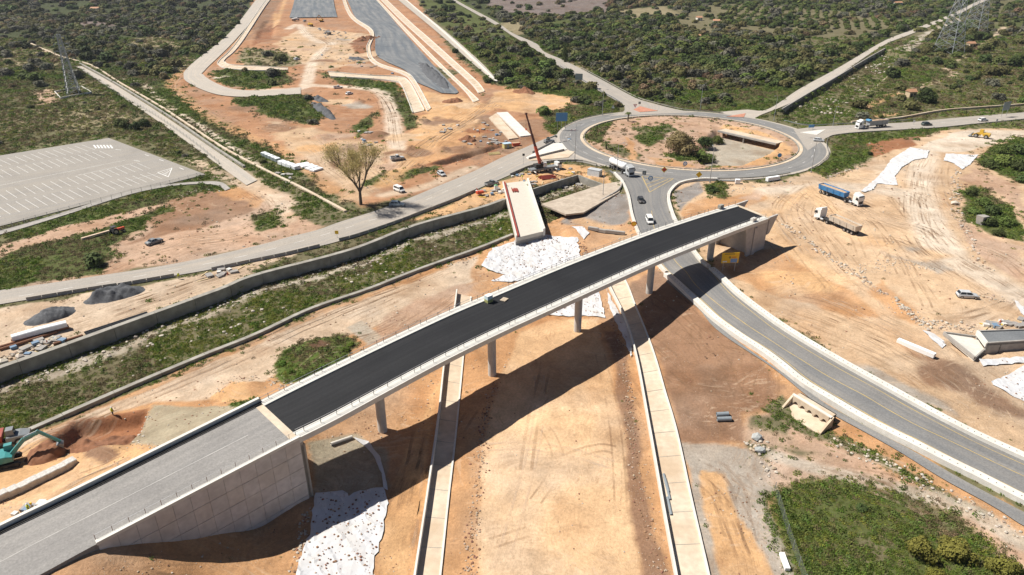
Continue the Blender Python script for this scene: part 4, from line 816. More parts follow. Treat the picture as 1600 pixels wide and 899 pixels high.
# near wall: cast panels with joints, top follows the ramp, foot follows the dug slope
Aw = np.array([*un(152,849,6.2), 6.2]); Bw = np.array([*N3[0][:2], N3[0][2]]); Lw = np.linalg.norm((Bw - Aw)[:2]); dw = (Bw - Aw) / Lw; out = np.array([dw[1], -dw[0], 0]) / np.linalg.norm(dw[:2])
def wz(s): return np.interp(s, [-.3, 3, 5.9, 10.5, 14.6, 19, 23, 26.3, 28.5], [5.05, 3.45, 2.2, -.2, -2.1, -4.0, -4.4, -4.1, -3.6]) - .7
core = MB(); ss = np.linspace(0, Lw + .5, 16)
core.loft([[tuple(Aw + dw * s + out * .0 + np.array([0, 0, -.02])), tuple(np.r_[(Aw + dw * s)[:2], wz(s)]), tuple(np.r_[(Aw + dw * s - out * .6)[:2], wz(s)]), tuple(Aw + dw * s - out * .6 + np.array([0, 0, -.02]))] for s in ss]); rpart(core.build('wall_core', CONC_G))
PANEL = [mat('wall_panel_%d' % k, c, .85, .16, .9, var2=.45, scale2=.35, tint=t, bump=.08) for k, (c, t) in enumerate([((.56,.525,.50),(.38,.34,.31)), ((.54,.51,.485),(.36,.33,.305)), ((.57,.53,.49),(.40,.35,.31)), ((.55,.52,.495),(.35,.325,.30))])]
pw = Lw / 12
for c in range(12):
    s0, s1 = c * pw + .02, (c + 1) * pw - .02; zt0 = Aw[2] + dw[2] * s0; 
    for r in range(5):
        d0, d1 = r * 2.75, (r + 1) * 2.75 - .04
        if zt0 - d0 < wz(s1): break
        jit = random.uniform(0, .025)
        f = lambda s, d, o_: tuple(Aw + dw * s + out * (o_ + jit) + np.array([0, 0, -d]))
        lo0 = min(d1, Aw[2] + dw[2] * s0 - wz(s0)); lo1 = min(d1, Aw[2] + dw[2] * s1 - wz(s1))
        if lo0 <= d0 + .02: lo0 = d0 + .02
        if lo1 <= d0 + .02: lo1 = d0 + .02
        mb = MB().hexa([f(s0, lo0, .01), f(s1, lo1, .01), f(s1, lo1, .09), f(s0, lo0, .09)], [f(s0, d0 + .03, .01), f(s1, d0 + .03, .01), f(s1, d0 + .03, .09), f(s0, d0 + .03, .09)]); rpart(mb.build('wall_panel', random.choice(PANEL)))
# return wall at the abutment
ret = MB(); inw = F3[0] - N3[0]; inw = inw / np.linalg.norm(inw[:2])
a = N3[0] + np.array([*(-dw[:2] * -.1), 0]); b = F3[0]
ret.hexa([(*a[:2], -5), (*(a + dw * .7)[:2], -5), (*(b + dw * .7)[:2], -5), (*b[:2], -5)], [(*a[:2], a[2] - 1.5), (*(a + dw * .7)[:2], a[2] - 1.5), (*(b + dw * .7)[:2], b[2] - 1.5), (*b[:2], b[2] - 1.5)]); rpart(ret.build('abutment_wall', CONC_D))
cop = MB(); cop.loft([[tuple(Aw + dw * s + out * .14 + np.array([0, 0, z])) if t == 0 else tuple(Aw + dw * s - out * .5 + np.array([0, 0, z])) for t, z in ((0, -.25), (1, -.25), (1, .22), (0, .22))] for s in np.linspace(-.1, Lw + .2, 12)]); rpart(cop.build('wall_coping', CONC_B))
rp = MB().box((0, 0, .45), (.05, .05, .9)).mesh('guard_post', RUST)
for k in range(14):
    q = Aw + dw * (k * 2.05) - out * .75; child('guard_post', rp, ramp, tuple(Vector(q) - RL))
for hh in (.85,): rpart(MB().bar(tuple(Aw - out * .75 + (0, 0, hh)), tuple(Bw - out * .75 + (0, 0, hh)), .035).build('guard_wire', STEEL))
# far kerb with two dark cable ducts
kf = [i for i in range(nr) if u2[i] < 40.5]
kk = MB(); pts = rf[kf]
secs = []
for i in range(len(pts)):
    j = min(i + 1, len(pts) - 1); d = pts[j] - pts[max(j - 1, 0)]; n_ = np.array([-d[1], d[0], 0]); n_ /= np.linalg.norm(n_); 
    if n_ @ (rn[i] - rf[i]) < 0: n_ = -n_
    secs.append((pts[i], n_))
kk.loft([[tuple(p - n * .35 + (0, 0, -.6)), tuple(p + n * .2 + (0, 0, -.6)), tuple(p + n * .2 + (0, 0, .75)), tuple(p - n * .35 + (0, 0, .75))] for p, n in secs]); rpart(kk.build('kerb_wall', CONC_B))
for off_, zz in ((.45, .10), (.75, .08)):
    pp = MB(); pp.loft([[tuple(p + n * (off_ + .11 * math.cos(t)) + (0, 0, zz + .11 * math.sin(t))) for t in np.linspace(0, 2 * math.pi, 7)[:-1]] for p, n in secs]); rpart(pp.build('cable_duct', BLACK))

ia, ib = [np.array([*un(x, y, -.1), -.1]) for x, y in ((1122,204.5),(1213,225))]; di = (ib - ia) / np.linalg.norm(ib - ia); ni = np.array([-di[1], di[0], 0])
mc = (ia + ib) / 2 + ni * 2.2; SINKS.append((mc[0], mc[1], 2.9, np.linalg.norm(ib - ia) / 2 - .2, math.atan2(di[1], di[0]), -2.9))
mc = un(1522, 541, -.6); SINKS.append((mc[0], mc[1], 2.6, 4.5, .15, -1.6))
ZG = finish_ground()
def gz(x, y):
    i = int(np.clip(np.searchsorted(GX, x) - 1, 0, nX - 2)); j = int(np.clip(np.searchsorted(GY, y) - 1, 0, nY - 2))
    a = (x - GX[i]) / (GX[i + 1] - GX[i]); b = (y - GY[j]) / (GY[j + 1] - GY[j])
    return float((ZG[j, i] * (1 - a) + ZG[j, i + 1] * a) * (1 - b) + (ZG[j + 1, i] * (1 - a) + ZG[j + 1, i + 1] * a) * b)
def gidx(x, y): return np.clip(np.searchsorted(GY, y) - 1, 0, nY - 2), np.clip(np.searchsorted(GX, x) - 1, 0, nX - 2)
def gzv(x, y):
    j, i = gidx(x, y); a = (x - GX[i]) / (GX[i + 1] - GX[i]); b = (y - GY[j]) / (GY[j + 1] - GY[j])
    return (ZG[j, i] * (1 - a) + ZG[j, i + 1] * a) * (1 - b) + (ZG[j + 1, i] * (1 - a) + ZG[j + 1, i + 1] * a) * b
def at(px, py, z=None):
    if z is not None: p = un(px, py, z); return Vector((p[0], p[1], z))
    p = gp(px, py); return Vector((p[0], p[1], gz(p[0], p[1])))

for px_, py_, zz_, m_ in ((1126,325,9.6,CONC_D),(1177,346,8.6,CONC_W)):
    q_ = un(px_, py_, zz_); bpart(MB().box((q_[0], q_[1], zz_ + .45), (1.6, .9, .9), .7).build('drain_box', m_))
# ---------------------------------------------------------------- scattering (stuff)
def scatter(name, pts, scl, var, meshes, label, rotx=None, cat='plants'):
    """one object that shows the given meshes at the given places"""
    if len(pts) == 0: return None
    coll = bpy.data.collections.new(name + '_kinds')
    for k, me in enumerate(meshes):
        o = bpy.data.objects.new('%s_kind_%02d' % (name, k), me); coll.objects.link(o)
    me = bpy.data.meshes.new(name); me.vertices.add(len(pts)); me.vertices.foreach_set('co', np.asarray(pts, np.float32).ravel())
    a = me.attributes.new('scl', 'FLOAT_VECTOR', 'POINT'); a.data.foreach_set('vector', np.asarray(scl, np.float32).ravel())
    r = np.zeros((len(pts), 3), np.float32); r[:, 2] = rng.uniform(0, 6.283, len(pts)) if rotx is None else rotx
    a = me.attributes.new('rot', 'FLOAT_VECTOR', 'POINT'); a.data.foreach_set('vector', r.ravel())
    a = me.attributes.new('var', 'INT', 'POINT'); a.data.foreach_set('value', np.asarray(var, np.int32))
    ob = bpy.data.objects.new(name, me); COL.objects.link(ob)
    g = bpy.data.node_groups.new(name + '_nodes', 'GeometryNodeTree'); g.interface.new_socket('Geometry', in_out='INPUT', socket_type='NodeSocketGeometry'); g.interface.new_socket('Geometry', in_out='OUTPUT', socket_type='NodeSocketGeometry')
    n = g.nodes; l = g.links; gi = n.new('NodeGroupInput'); go = n.new('NodeGroupOutput'); ip = n.new('GeometryNodeInstanceOnPoints'); ci = n.new('GeometryNodeCollectionInfo')
    ci.inputs['Collection'].default_value = coll; ci.inputs['Separate Children'].default_value = True; ci.inputs['Reset Children'].default_value = True
    def na(nm, t):
        x = n.new('GeometryNodeInputNamedAttribute'); x.data_type = t; x.inputs['Name'].default_value = nm; return x.outputs['Attribute']
    l.new(gi.outputs[0], ip.inputs['Points']); l.new(ci.outputs[0], ip.inputs['Instance']); ip.inputs['Pick Instance'].default_value = True
    l.new(na('var', 'INT'), ip.inputs['Instance Index']); l.new(na('scl', 'FLOAT_VECTOR'), ip.inputs['Scale']); l.new(na('rot', 'FLOAT_VECTOR'), ip.inputs['Rotation'])
    l.new(ip.outputs[0], go.inputs[0]); md = ob.modifiers.new('scatter', 'NODES'); md.node_group = g
    tag(ob, label, cat, kind='stuff'); return ob
def quads_mesh(name, C, Nn, S, m, asp=1.0):
    """many small leaf faces: centres, normals, sizes"""
    C = np.asarray(C); Nn = np.asarray(Nn); Nn = Nn / (np.linalg.norm(Nn, axis=1)[:, None] + 1e-9); k = len(C)
    t = rng.normal(size=(k, 3)); a = np.cross(Nn, t); a /= np.linalg.norm(a, axis=1)[:, None] + 1e-9; b = np.cross(Nn, a); S = np.asarray(S)[:, None]
    V = np.stack([C - a * S, C - b * S * asp * .8, C + a * S, C + b * S * asp], 1).reshape(-1, 3)
    me = bpy.data.meshes.new(name); me.from_pydata(V.tolist(), [], [(4 * i, 4 * i + 1, 4 * i + 2, 4 * i + 3) for i in range(k)]); me.materials.append(m); return me
def crown_mesh(name, m, nq=300, lobes=9, flat=.75, leaf=.13, seed=0, spread=.62, lr=(.32, .5), base=.15):
    r = np.random.default_rng(seed); C = []; Nn = []
    cs = []
    for k in range(lobes):
        v = r.normal(size=3); v /= np.linalg.norm(v); v[2] = abs(v[2]); cs.append((v * spread * r.uniform(.55, 1), r.uniform(*lr)))
    cs.append((np.array([0, 0, .35]), .5))
    for k in range(nq):
        c, rad = cs[r.integers(len(cs))]; v = r.normal(size=3); v /= np.linalg.norm(v)
        if v[2] < -.5: v[2] *= -1
        p = c + v * rad * r.uniform(.8, 1.06); p[2] = base + max(p[2], -.05) * flat * 1.3; C.append(p); Nn.append(v + r.normal(size=3) * .32 + np.array([0, 0, .1]))
    return quads_mesh(name, C, Nn, r.uniform(.7, 1.3, nq) * leaf, m)
LM = [leafmat('leaf_dark', (.064,.088,.027)), leafmat('leaf_olive', (.130,.130,.046)), leafmat('leaf_mid', (.102,.138,.034)), leafmat('leaf_grey', (.130,.128,.090)), leafmat('leaf_dry', (.20,.150,.080))]
LM_G = leafmat('leaf_grass', (.145,.185,.036), .2, thin=.3); LM_L = leafmat('leaf_lush', (.110,.180,.028), .2, thin=.3); LM_W = leafmat('leaf_weed', (.195,.165,.082), .22, thin=.3); LM_Y = leafmat('leaf_yellowgreen', (.22,.235,.045), .2, thin=.3)
BARK = mat('bark', (.13,.10,.075), .9, .25, 4, bump=.3)
CROWN = [crown_mesh('crown', LM[k % 4], 360, 10, .8, .15, 20 + k) for k in range(6)] + [crown_mesh('crown', LM[4], 260, 8, .7, .12, 40)]
TRUNK = MB(); TRUNK.tube((0, 0, -.1), (.03, .02, .35), .07, .05, 7); TRUNK.tube((.03, .02, .3), (.25, .12, .62), .04, .02, 5); TRUNK.tube((.03, .02, .3), (-.22, .1, .66), .04, .02, 5); TRUNK.tube((.03, .02, .3), (0, -.24, .6), .035, .02, 5)
TRUNK = TRUNK.mesh('trunk', BARK)
# bushes and small trees of the scrubland: candidate places, thinned by the ground's own cover
def candidates(n, y0, y1, seed, wide=.95):
    r = np.random.default_rng(seed); y = np.sqrt(r.uniform(y0 ** 2, y1 ** 2, n)); x = r.uniform(-wide, wide, n) * (y + 40); return x, y
BX, BY, BS, BV = [], [], [], []
for (y0, y1, n, s0, s1) in ((120, 420, 10500, 1.6, 4.3), (420, 800, 24000, 2.8, 5.8), (800, 1500, 18000, 4.2, 7.5), (1500, 3000, 11000, 9, 14)):
    x, y = candidates(n, y0, y1, int(y0)); j, i = gidx(x, y); d = bush[j, i]; cl = fbm(x, y, 38, 3, 23); kp = (rng.uniform(0, 1, n) < d * np.clip((cl - .28) * 4.0, .18, 1)) & (ROADD[j, i] < -(.9 * s0 + 1.0))
    x, y = x[kp], y[kp]; kind = fbm(x, y, 90, 2, 77); u_ = rng.uniform(0, 1, len(x)); sz = s0 * .75 + (s1 * 1.1 - s0 * .75) * u_ ** 2.0
    v = np.where(kind < .42, rng.integers(0, 6, len(x)), np.where(kind > .62, rng.choice([1, 3, 5, 6], len(x)), rng.choice([0, 2, 4, 1, 3], len(x))))
    lf = (x < -.18 * y) & (rng.uniform(0, 1, len(x)) < .55); v = np.where(lf, rng.choice([1, 3, 3, 6, 5], len(x)), v); sz = np.where(lf, sz * .88, sz)
    BX.append(x); BY.append(y); BS.append(sz); BV.append(v)
BX, BY, BS, BV = map(np.concatenate, (BX, BY, BS, BV))
# orchard rows on the far right
orow = un(1180, 30); 
for k in range(26):
    for t in range(34):
        x = orow[0] - 60 + k * 9 + t * 3.2; y = orow[1] - 60 + t * 8 - k * 2.0
        if rng.uniform() < .8: BX = np.r_[BX, x + rng.normal() * .6]; BY = np.r_[BY, y + rng.normal() * .6]; BS = np.r_[BS, rng.uniform(2.2, 3.1)]; BV = np.r_[BV, 2]
BZ = gzv(BX, BY) - .1
dep = BY * _c - (BZ - CAM_H) * _s; sx = 800 + FPX * BX / dep; inview = (sx > -20) & (sx < 1620) & (449.5 - FPX * (BY * _s + (BZ + 2 - CAM_H) * _c) / dep > -5)
order = np.argsort(np.where(inview, -BS / dep, 1)); top = order[:300]; rest = order[300:]
KIND_L = ['dark green', 'olive green', 'mid green', 'grey green', 'dark green', 'olive green', 'dry brown']
for q in top:
    px = sx[q]; where = 'left of the upper construction corridor' if px < 420 else ('between the motorway works and the country road' if px < 840 and BY[q] > 300 else ('in the scrubland right of the overgrown channel' if px > 1300 else 'in the woodland beyond the roundabout'))
    if BY[q] < 300: where = 'near the left dirt tracks' if px < 700 else where
    e = empty('shrub', (BX[q], BY[q], BZ[q]), rng.uniform(0, 6.28), 'rounded %s shrub or small tree %s' % (KIND_L[int(BV[q])], where), 'shrub', '%s shrubs %s' % (KIND_L[int(BV[q])], where))
    s_ = BS[q]; e.scale = (s_, s_, s_ * rng.uniform(.75, 1.0)); child('crown', CROWN[int(BV[q])], e); child('trunk', TRUNK, e)
S3 = np.stack([BS, BS * rng.uniform(.85, 1.15, len(BS)), BS * rng.uniform(.6, .95, len(BS))], 1)
scatter('scrub_woodland', np.stack([BX, BY, BZ], 1)[rest], S3[rest], BV[rest], CROWN, 'dense scrub and woodland of far bushes covering the hinterland', cat='woodland')
# grass and weeds
def tuft_mesh(name, m, n=26, hgt=.5, spread=.5, leaf=.11, seed=0, up=.6):
    n = int(n * 1.7); leaf *= .72; hgt *= .75; spread *= 1.15
    r = np.random.default_rng(seed); a = r.uniform(0, 6.28, n); d = np.sqrt(r.uniform(0, 1, n)) * spread; C = np.stack([d * np.cos(a), d * np.sin(a), r.uniform(.05, 1, n) * hgt * (1 - .6 * (d / spread) ** 2)], 1)
    return quads_mesh(name, C, np.stack([np.cos(a) * .8, np.sin(a) * .8, np.full(n, up)], 1) + r.normal(size=(n, 3)) * .5, r.uniform(.6, 1.3, n) * leaf, m, 1.6)
TUFT = [tuft_mesh('tuft', LM_G, 26, .4, .55, .12, 1), tuft_mesh('tuft', LM_L, 28, .45, .6, .13, 2), tuft_mesh('tuft', LM_W, 24, .5, .5, .11, 3), tuft_mesh('tuft', LM[2], 28, .6, .55, .13, 4), tuft_mesh('tuft', LM_Y, 22, .35, .5, .11, 5), tuft_mesh('tuft', LM[4], 22, .55, .45, .10, 6)]
n = 520000; r8 = np.random.default_rng(88); y = 55 * (620 / 55) ** r8.uniform(0, 1, n); x = r8.uniform(-.9, .9, n) * (y + 45); j, i = gidx(x, y); d = grass[j, i]; cl = fbm(x, y, 9, 3, 31)
kp = (r8.uniform(0, 1, n) < d ** 1.5 * np.clip((cl - .22) * 4.5, .4, 1)) & ~ROADMASK[j, i]
dn = ldist(rn[:, :2], x, y); df = ldist(rf[:, :2], x, y); kp &= (dn + df > 13.5)
x, y, d = x[kp], y[kp], d[kp]; lush = fbm(x, y, 16, 2, 55); u_ = r8.uniform(0, 1, len(x))
v = np.where(lush > .58, r8.choice([1, 0, 3], len(x)), np.where(lush < .40, r8.choice([2, 5, 3, 2], len(x)), r8.choice([0, 2, 3, 4, 1], len(x))))
jj, ii = gidx(x, y); dr_ = dryn[jj, ii] > .5; v = np.where(dr_ & (r8.uniform(0, 1, len(x)) < .75), r8.choice([2, 5, 2, 4, 3], len(x)), v); inr = sdist(RIVER, x, y) > 0; v = np.where(inr, np.where(lush > .5, r8.choice([0, 4, 1, 4], len(x)), r8.choice([2, 5, 3, 0, 2], len(x))), v)
s = (.45 + 1.1 * u_ ** 3) * np.clip((y / 150) ** .75, .75, 2.6); z = gzv(x, y) - .03
scatter('grass', np.stack([x, y, z], 1), np.stack([s, s, s * r8.uniform(.6, 1.2, len(x))], 1), v, TUFT, 'grass and low weeds on the river bed, verges and fields', cat='grass')
# stones and clods
def rock_mesh(name, m, seed):
    bm = bmesh.new(); bmesh.ops.create_icosphere(bm, subdivisions=1, radius=1); r = random.Random(seed)
    for v in bm.verts: v.co = Vector((v.co.x * r.uniform(.7, 1.25), v.co.y * r.uniform(.7, 1.2), v.co.z * r.uniform(.5, .85)))
    me = bpy.data.meshes.new(name); bm.to_mesh(me); bm.free(); me.materials.append(m); return me
RK = [mat('stone_pale', (.45,.40,.33), .9, .2, 3, randv=.2), mat('stone_tan', (.40,.31,.225), .9, .2, 3, randv=.2), mat('clod_brown', (.24,.135,.08), .95, .25, 3, randv=.25)]
ROCK = [rock_mesh('stone', RK[k % 3], k) for k in range(6)]
n = 120000; r9 = np.random.default_rng(99); y = 58 * (320 / 58) ** r9.uniform(0, 1, n); x = r9.uniform(-.85, .85, n) * (y + 30); j, i = gidx(x, y); cl = fbm(x, y, 6, 3, 66)
pal = np.abs(colr[j, i] - np.array(PAL['pale'])).sum(-1) < .06
kp = (bare[j, i] > .5) & (r9.uniform(0, 1, n) < np.clip((cl - .52) * 4, .0, 1) * np.where(pal, .05, .45)) & ~ROADMASK[j, i] & (ldist(rn[:, :2], x, y) + ldist(rf[:, :2], x, y) > 13.5)
x, y = x[kp], y[kp]; s = (.05 + .22 * r9.uniform(0, 1, len(x)) ** 4) * np.clip(y / 130, .7, 1.6); v = r9.choice([0, 1, 2, 3, 4, 5, 2, 5], len(x))
P = [np.stack([x, y, gzv(x, y) + s * .2], 1)]; S_ = [s]; V_ = [v]
def stone_row(pts, n, w, s0, s1, kinds, seed):
    Q = smooth(gxy(pts), 1.0); r = np.random.default_rng(seed); t = r.uniform(0, len(Q) - 1.01, n); k = t.astype(int); c = Q[k] + (Q[k + 1] - Q[k]) * (t - k)[:, None] + r.normal(size=(n, 2)) * w
    s = (s0 + (s1 - s0) * r.uniform(0, 1, n) ** 2.5) * .72; P.append(np.stack([c[:, 0], c[:, 1], gzv(c[:, 0], c[:, 1]) + s * .25], 1)); S_.append(s); V_.append(r.choice(kinds, n))
for k, (pts, n_, w, s0, s1, kd) in enumerate([([(1222,350),(1265,380),(1300,405),(1330,422),(1362,448),(1400,470)],260,.7,.15,.7,[0,3,1,4]), ([(1495,265),(1492,320),(1500,345),(1515,375),(1532,410),(1552,425)],300,.8,.15,.75,[0,3,1,4]),
   ([(1330,425),(1380,415),(1420,412),(1460,420)],260,1.6,.1,.45,[0,3,1]), ([(1405,478),(1425,490),(1440,508)],90,.7,.2,.7,[0,3,1]), ([(1440,505),(1500,512),(1530,518)],160,1.2,.15,.6,[0,3,1,4]), ([(1500,455),(1540,465),(1580,470)],90,1.0,.15,.6,[0,1,4]),
   ([(955,450),(965,520),(980,600),(988,680),(1000,760),(1020,850),(1035,910)],900,.7,.06,.34,[2,5,1,4,2]), ([(735,910),(742,800),(750,720),(760,640),(775,600)],700,.6,.06,.34,[2,5,1,4]), ([(905,380),(915,395),(922,410),(926,420)],160,.5,.1,.5,[2,5,1]),
   ([(1300,690),(1360,715),(1420,745),(1500,785),(1590,830)],240,1.0,.1,.5,[0,3,1]), ([(1180,680),(1190,705),(1210,740)],90,1.2,.12,.6,[0,3,4]), ([(230,645),(215,690),(270,706)],120,.6,.1,.45,[0,3,1]), ([(480,800),(470,860),(462,905)],160,.5,.1,.4,[0,3,1,2]),
   ([(1060,287),(1130,300),(1200,288),(1240,287)],160,1.4,.12,.5,[0,3,1]), ([(1290,278),(1330,265),(1345,258)],90,.9,.2,.8,[0,1,4]), ([(330,625),(360,598),(405,590)],90,1.2,.1,.35,[0,1,2]), ([(420,590),(430,600),(450,605)],70,.8,.1,.4,[0,1]), ([(270,308),(320,296),(340,300)],90,1.0,.1,.5,[0,1,3]),
   ([(0,565),(30,552),(60,543),(88,530)],140,.9,.2,.8,[0,3,1,4]), ([(690,420),(745,400)],60,.8,.1,.4,[0,1])]):
    stone_row(pts, n_, w, s0, s1, kd, 300 + k)
# pale boulders on the river bed
r10 = np.random.default_rng(10); Q = np.vstack([WT, UP2]); Qs = smooth(Q, 1); k = r10.integers(0, len(Qs) - 1, 1100); off_ = np.abs(r10.normal(size=1100)) * 2.6 + 1.0; wide_ = r10.uniform(0, 1, 1100) < .4; off_[wide_] = r10.uniform(4, 18, wide_.sum())
nn = offset(Qs, -1) - Qs; c = Qs[k] + nn[k] * off_[:, None]; ins = (sdist(RIVER, c[:, 0], c[:, 1]) > .6) & ((fbm(c[:, 0], c[:, 1], 9, 2, 3) > .5) | (off_ < 5)); c = c[ins]; s = .10 + .42 * r10.uniform(0, 1, len(c)) ** 3
P.append(np.stack([c[:, 0], c[:, 1], gzv(c[:, 0], c[:, 1]) + s * .3], 1)); S_.append(s); V_.append(r10.choice([0, 3], len(c)))
c = np.stack([r10.uniform(CHANNEL[:, 0].min(), CHANNEL[:, 0].max(), 3000), r10.uniform(CHANNEL[:, 1].min(), CHANNEL[:, 1].max(), 3000)], 1); c = c[(sdist(CHANNEL, c[:, 0], c[:, 1]) > 1) & (fbm(c[:, 0], c[:, 1], 14, 2, 9) > .5)]; s = .3 + .8 * r10.uniform(0, 1, len(c)) ** 2
P.append(np.stack([c[:, 0], c[:, 1], gzv(c[:, 0], c[:, 1]) + s * .3], 1)); S_.append(s); V_.append(r10.choice([0, 3], len(c)))
P = np.vstack(P); S_ = np.concatenate(S_); V_ = np.concatenate(V_)
scatter('loose_stones', P, np.stack([S_, S_ * rng.uniform(.7, 1.2, len(S_)), S_ * rng.uniform(.7, 1.1, len(S_))], 1), V_, ROCK, 'loose stones, boulders and soil clods strewn over the site and river bed', cat='stones')

# ---------------------------------------------------------------- wheel marks pressed into the soil
def mark_mat(name, col, a):
    m, nt, n, l, b = nodes_of(name); b.inputs['Base Color'].default_value = (*col, 1); b.inputs['Roughness'].default_value = .95; b.inputs['Specular IOR Level'].default_value = .1
    geo = n.new('ShaderNodeNewGeometry'); nz = n.new('ShaderNodeTexNoise'); nz.inputs['Scale'].default_value = .16; nz.inputs['Detail'].default_value = 4; l.new(geo.outputs['Position'], nz.inputs['Vector']); mr = n.new('ShaderNodeMapRange'); mr.inputs['From Min'].default_value = .38; mr.inputs['From Max'].default_value = .72; mr.inputs['To Max'].default_value = a; l.new(nz.outputs['Fac'], mr.inputs['Value']); l.new(mr.outputs['Result'], b.inputs['Alpha']); return m
FLOWS = [([(1265,272),(1300,300),(1370,335),(1440,360),(1480,395),(1545,432),(1640,490)],16,5,.9), ([(1290,280),(1400,300),(1440,320),(1465,380)],10,5,.9), ([(1450,240),(1438,275),(1446,330),(1472,385)],12,3.5,.9), ([(1260,290),(1230,330),(1270,390),(1330,450),(1410,490)],9,4,.9), ([(1200,300),(1260,300),(1330,350),(1400,440),(1440,500)],8,6,.9), ([(1330,380),(1400,380),(1470,430),(1500,470)],8,5,.9), ([(1220,480),(1320,520),(1420,570),(1500,620),(1600,670)],12,3.5,.9), ([(1250,470),(1340,500),(1420,540),(1470,590)],10,4,.9), ([(1420,480),(1480,500),(1560,480),(1600,460)],6,3,.9), ([(1500,380),(1560,400),(1620,440)],5,2,.9),
 ([(870,910),(872,760),(872,640),(868,540)],5,7,.9), ([(760,860),(870,850),(980,865)],2,5,.9), ([(755,740),(860,735),(965,745)],2,6,.9), ([(640,910),(660,760),(690,640)],6,2,.9), ([(600,900),(628,780),(660,690)],5,1.5,.9),
 ([(-20,740),(120,668),(300,590),(500,500),(680,428),(740,402)],12,2.6,.9), ([(420,600),(480,548),(600,510),(720,440)],7,3,.9), ([(0,545),(130,505),(250,463),(340,432),(470,397)],12,1.8,.9),
 ([(625,260),(618,215),(610,172),(590,146),(540,139),(480,137)],10,2,.9), ([(480,132),(488,102),(515,70),(480,52),(468,38)],8,2,.9), ([(780,150),(755,172),(720,195),(660,235),(600,290)],14,3,.9), ([(870,155),(820,160),(780,160),(730,190)],8,3,.9), ([(470,262),(400,215),(330,180),(275,135),(320,95),(385,50)],8,2.5,.9), ([(170,425),(230,400),(300,380),(380,365),(440,335)],9,5,.9), ([(390,300),(420,320),(430,345)],6,3,.9), ([(1000,470),(1050,520),(1120,600),(1160,640)],8,6,.9), ([(1030,560),(1110,570),(1190,600)],6,5,.9), ([(1100,640),(1130,560),(1090,500)],6,5,.9), ([(1115,740),(1140,800),(1175,900)],5,1,.9), ([(1080,700),(1150,760),(1190,840)],4,3,.9), ([(0,815),(100,770),(230,715)],7,2,.9), ([(1220,700),(1320,735),(1420,770),(1560,830)],6,2,.9), ([(470,200),(520,230),(560,270),(600,300)],8,4,.9), ([(180,890),(300,890),(420,890)],4,2,.9)]
MK = [MB(), MB()]; rw = np.random.default_rng(5)
for fi, (pts, cnt_, spread_, lw) in enumerate(FLOWS):
    Q = smooth(gxy(pts), .9); L_ = len(Q)
    for c in range(int(cnt_ * 1.3)):
        i0 = int(rw.uniform(0, .55) * L_); i1 = int(i0 + rw.uniform(.3, 1.0) * (L_ - i0)); 
        if i1 - i0 < 6: continue
        C = Q[i0:i1]; t = np.arange(len(C)); ph = rw.uniform(0, 6.28); sway = rw.normal() * spread_ + np.sin(t / len(C) * rw.uniform(1, 4) + ph) * spread_ * .4; nrm = offset(C, 1.0) - C; C = C + nrm * sway[:, None]; wid = rw.uniform(.16, .30); k = int(rw.uniform() < .35) if not (950 < pts[0][0] < 1150 and pts[0][1] > 400) else 0
        for gg in (-.95, .95):
            a = offset(C, gg + wid); b = offset(C, gg - wid); za = gzv(a[:, 0], a[:, 1]) + .045; zb = gzv(b[:, 0], b[:, 1]) + .045
            if np.isfinite(za).all(): MK[k].loft([[(*a[i], za[i]), (*b[i], zb[i])] for i in range(len(C))], closed=False)
for k, (col_, a_m) in enumerate((((.27,.165,.095), .34), ((.62,.48,.35), .45))):
    o = MK[k].build('wheel_marks', mark_mat('wheel_mark_%d' % k, col_, a_m), None, fix=False); struct(o)
# ---------------------------------------------------------------- vehicles (x forward, z up, ground at 0)
def paint_mat(name, col): return mat('paint_' + name, col, .42, .10, 2.2, spec=.4, var2=.22, scale2=.7, tint=(.40,.32,.24))
GLASS = mat('vehicle_glass', (.02,.025,.03), .12, .1, 2, spec=.6)
TYRE = mat('tyre', (.022,.021,.02), .9, .15, 4); RIM = mat('rim', (.40,.40,.41), .4, .1, 4, metal=.7)
LAMP = mat('lamp_lens', (.75,.75,.72), .15, .03, 4); TAIL = mat('tail_lens', (.42,.02,.015), .3, .05, 4); CHAS = mat('chassis', (.035,.034,.033), .8, .2, 3)
def wheel_mesh(r, w):
    k = 'wheel%.2f%.2f' % (r, w)
    if k in MATS: return MATS[k]
    t = MB().tube((0, -w / 2, 0), (0, w / 2, 0), r, r, 14).mesh('tyre', TYRE)
    q = MB().tube((0, -w / 2 - .02, 0), (0, w / 2 + .02, 0), r * .58, r * .58, 10).mesh('rim', RIM); MATS[k] = (t, q); return MATS[k]
def wheels(e, spots, r, w):
    t, q = wheel_mesh(r, w)
    for (x, y) in spots: a = child('wheel', t, e, (x, y, r)); child('rim', q, a)
def sect(x, w, z0, z1, top, r=.06):
    return [(x, -w, z0 + r), (x, -w + r, z0), (x, w - r, z0), (x, w, z0 + r), (x, w, z1 - r), (x, w * top, z1), (x, -w * top, z1), (x, -w, z1 - r)]
def quad_part(name, pts, m, e, th=.012): return MB().face(pts).build(name, m, e, fix=False)
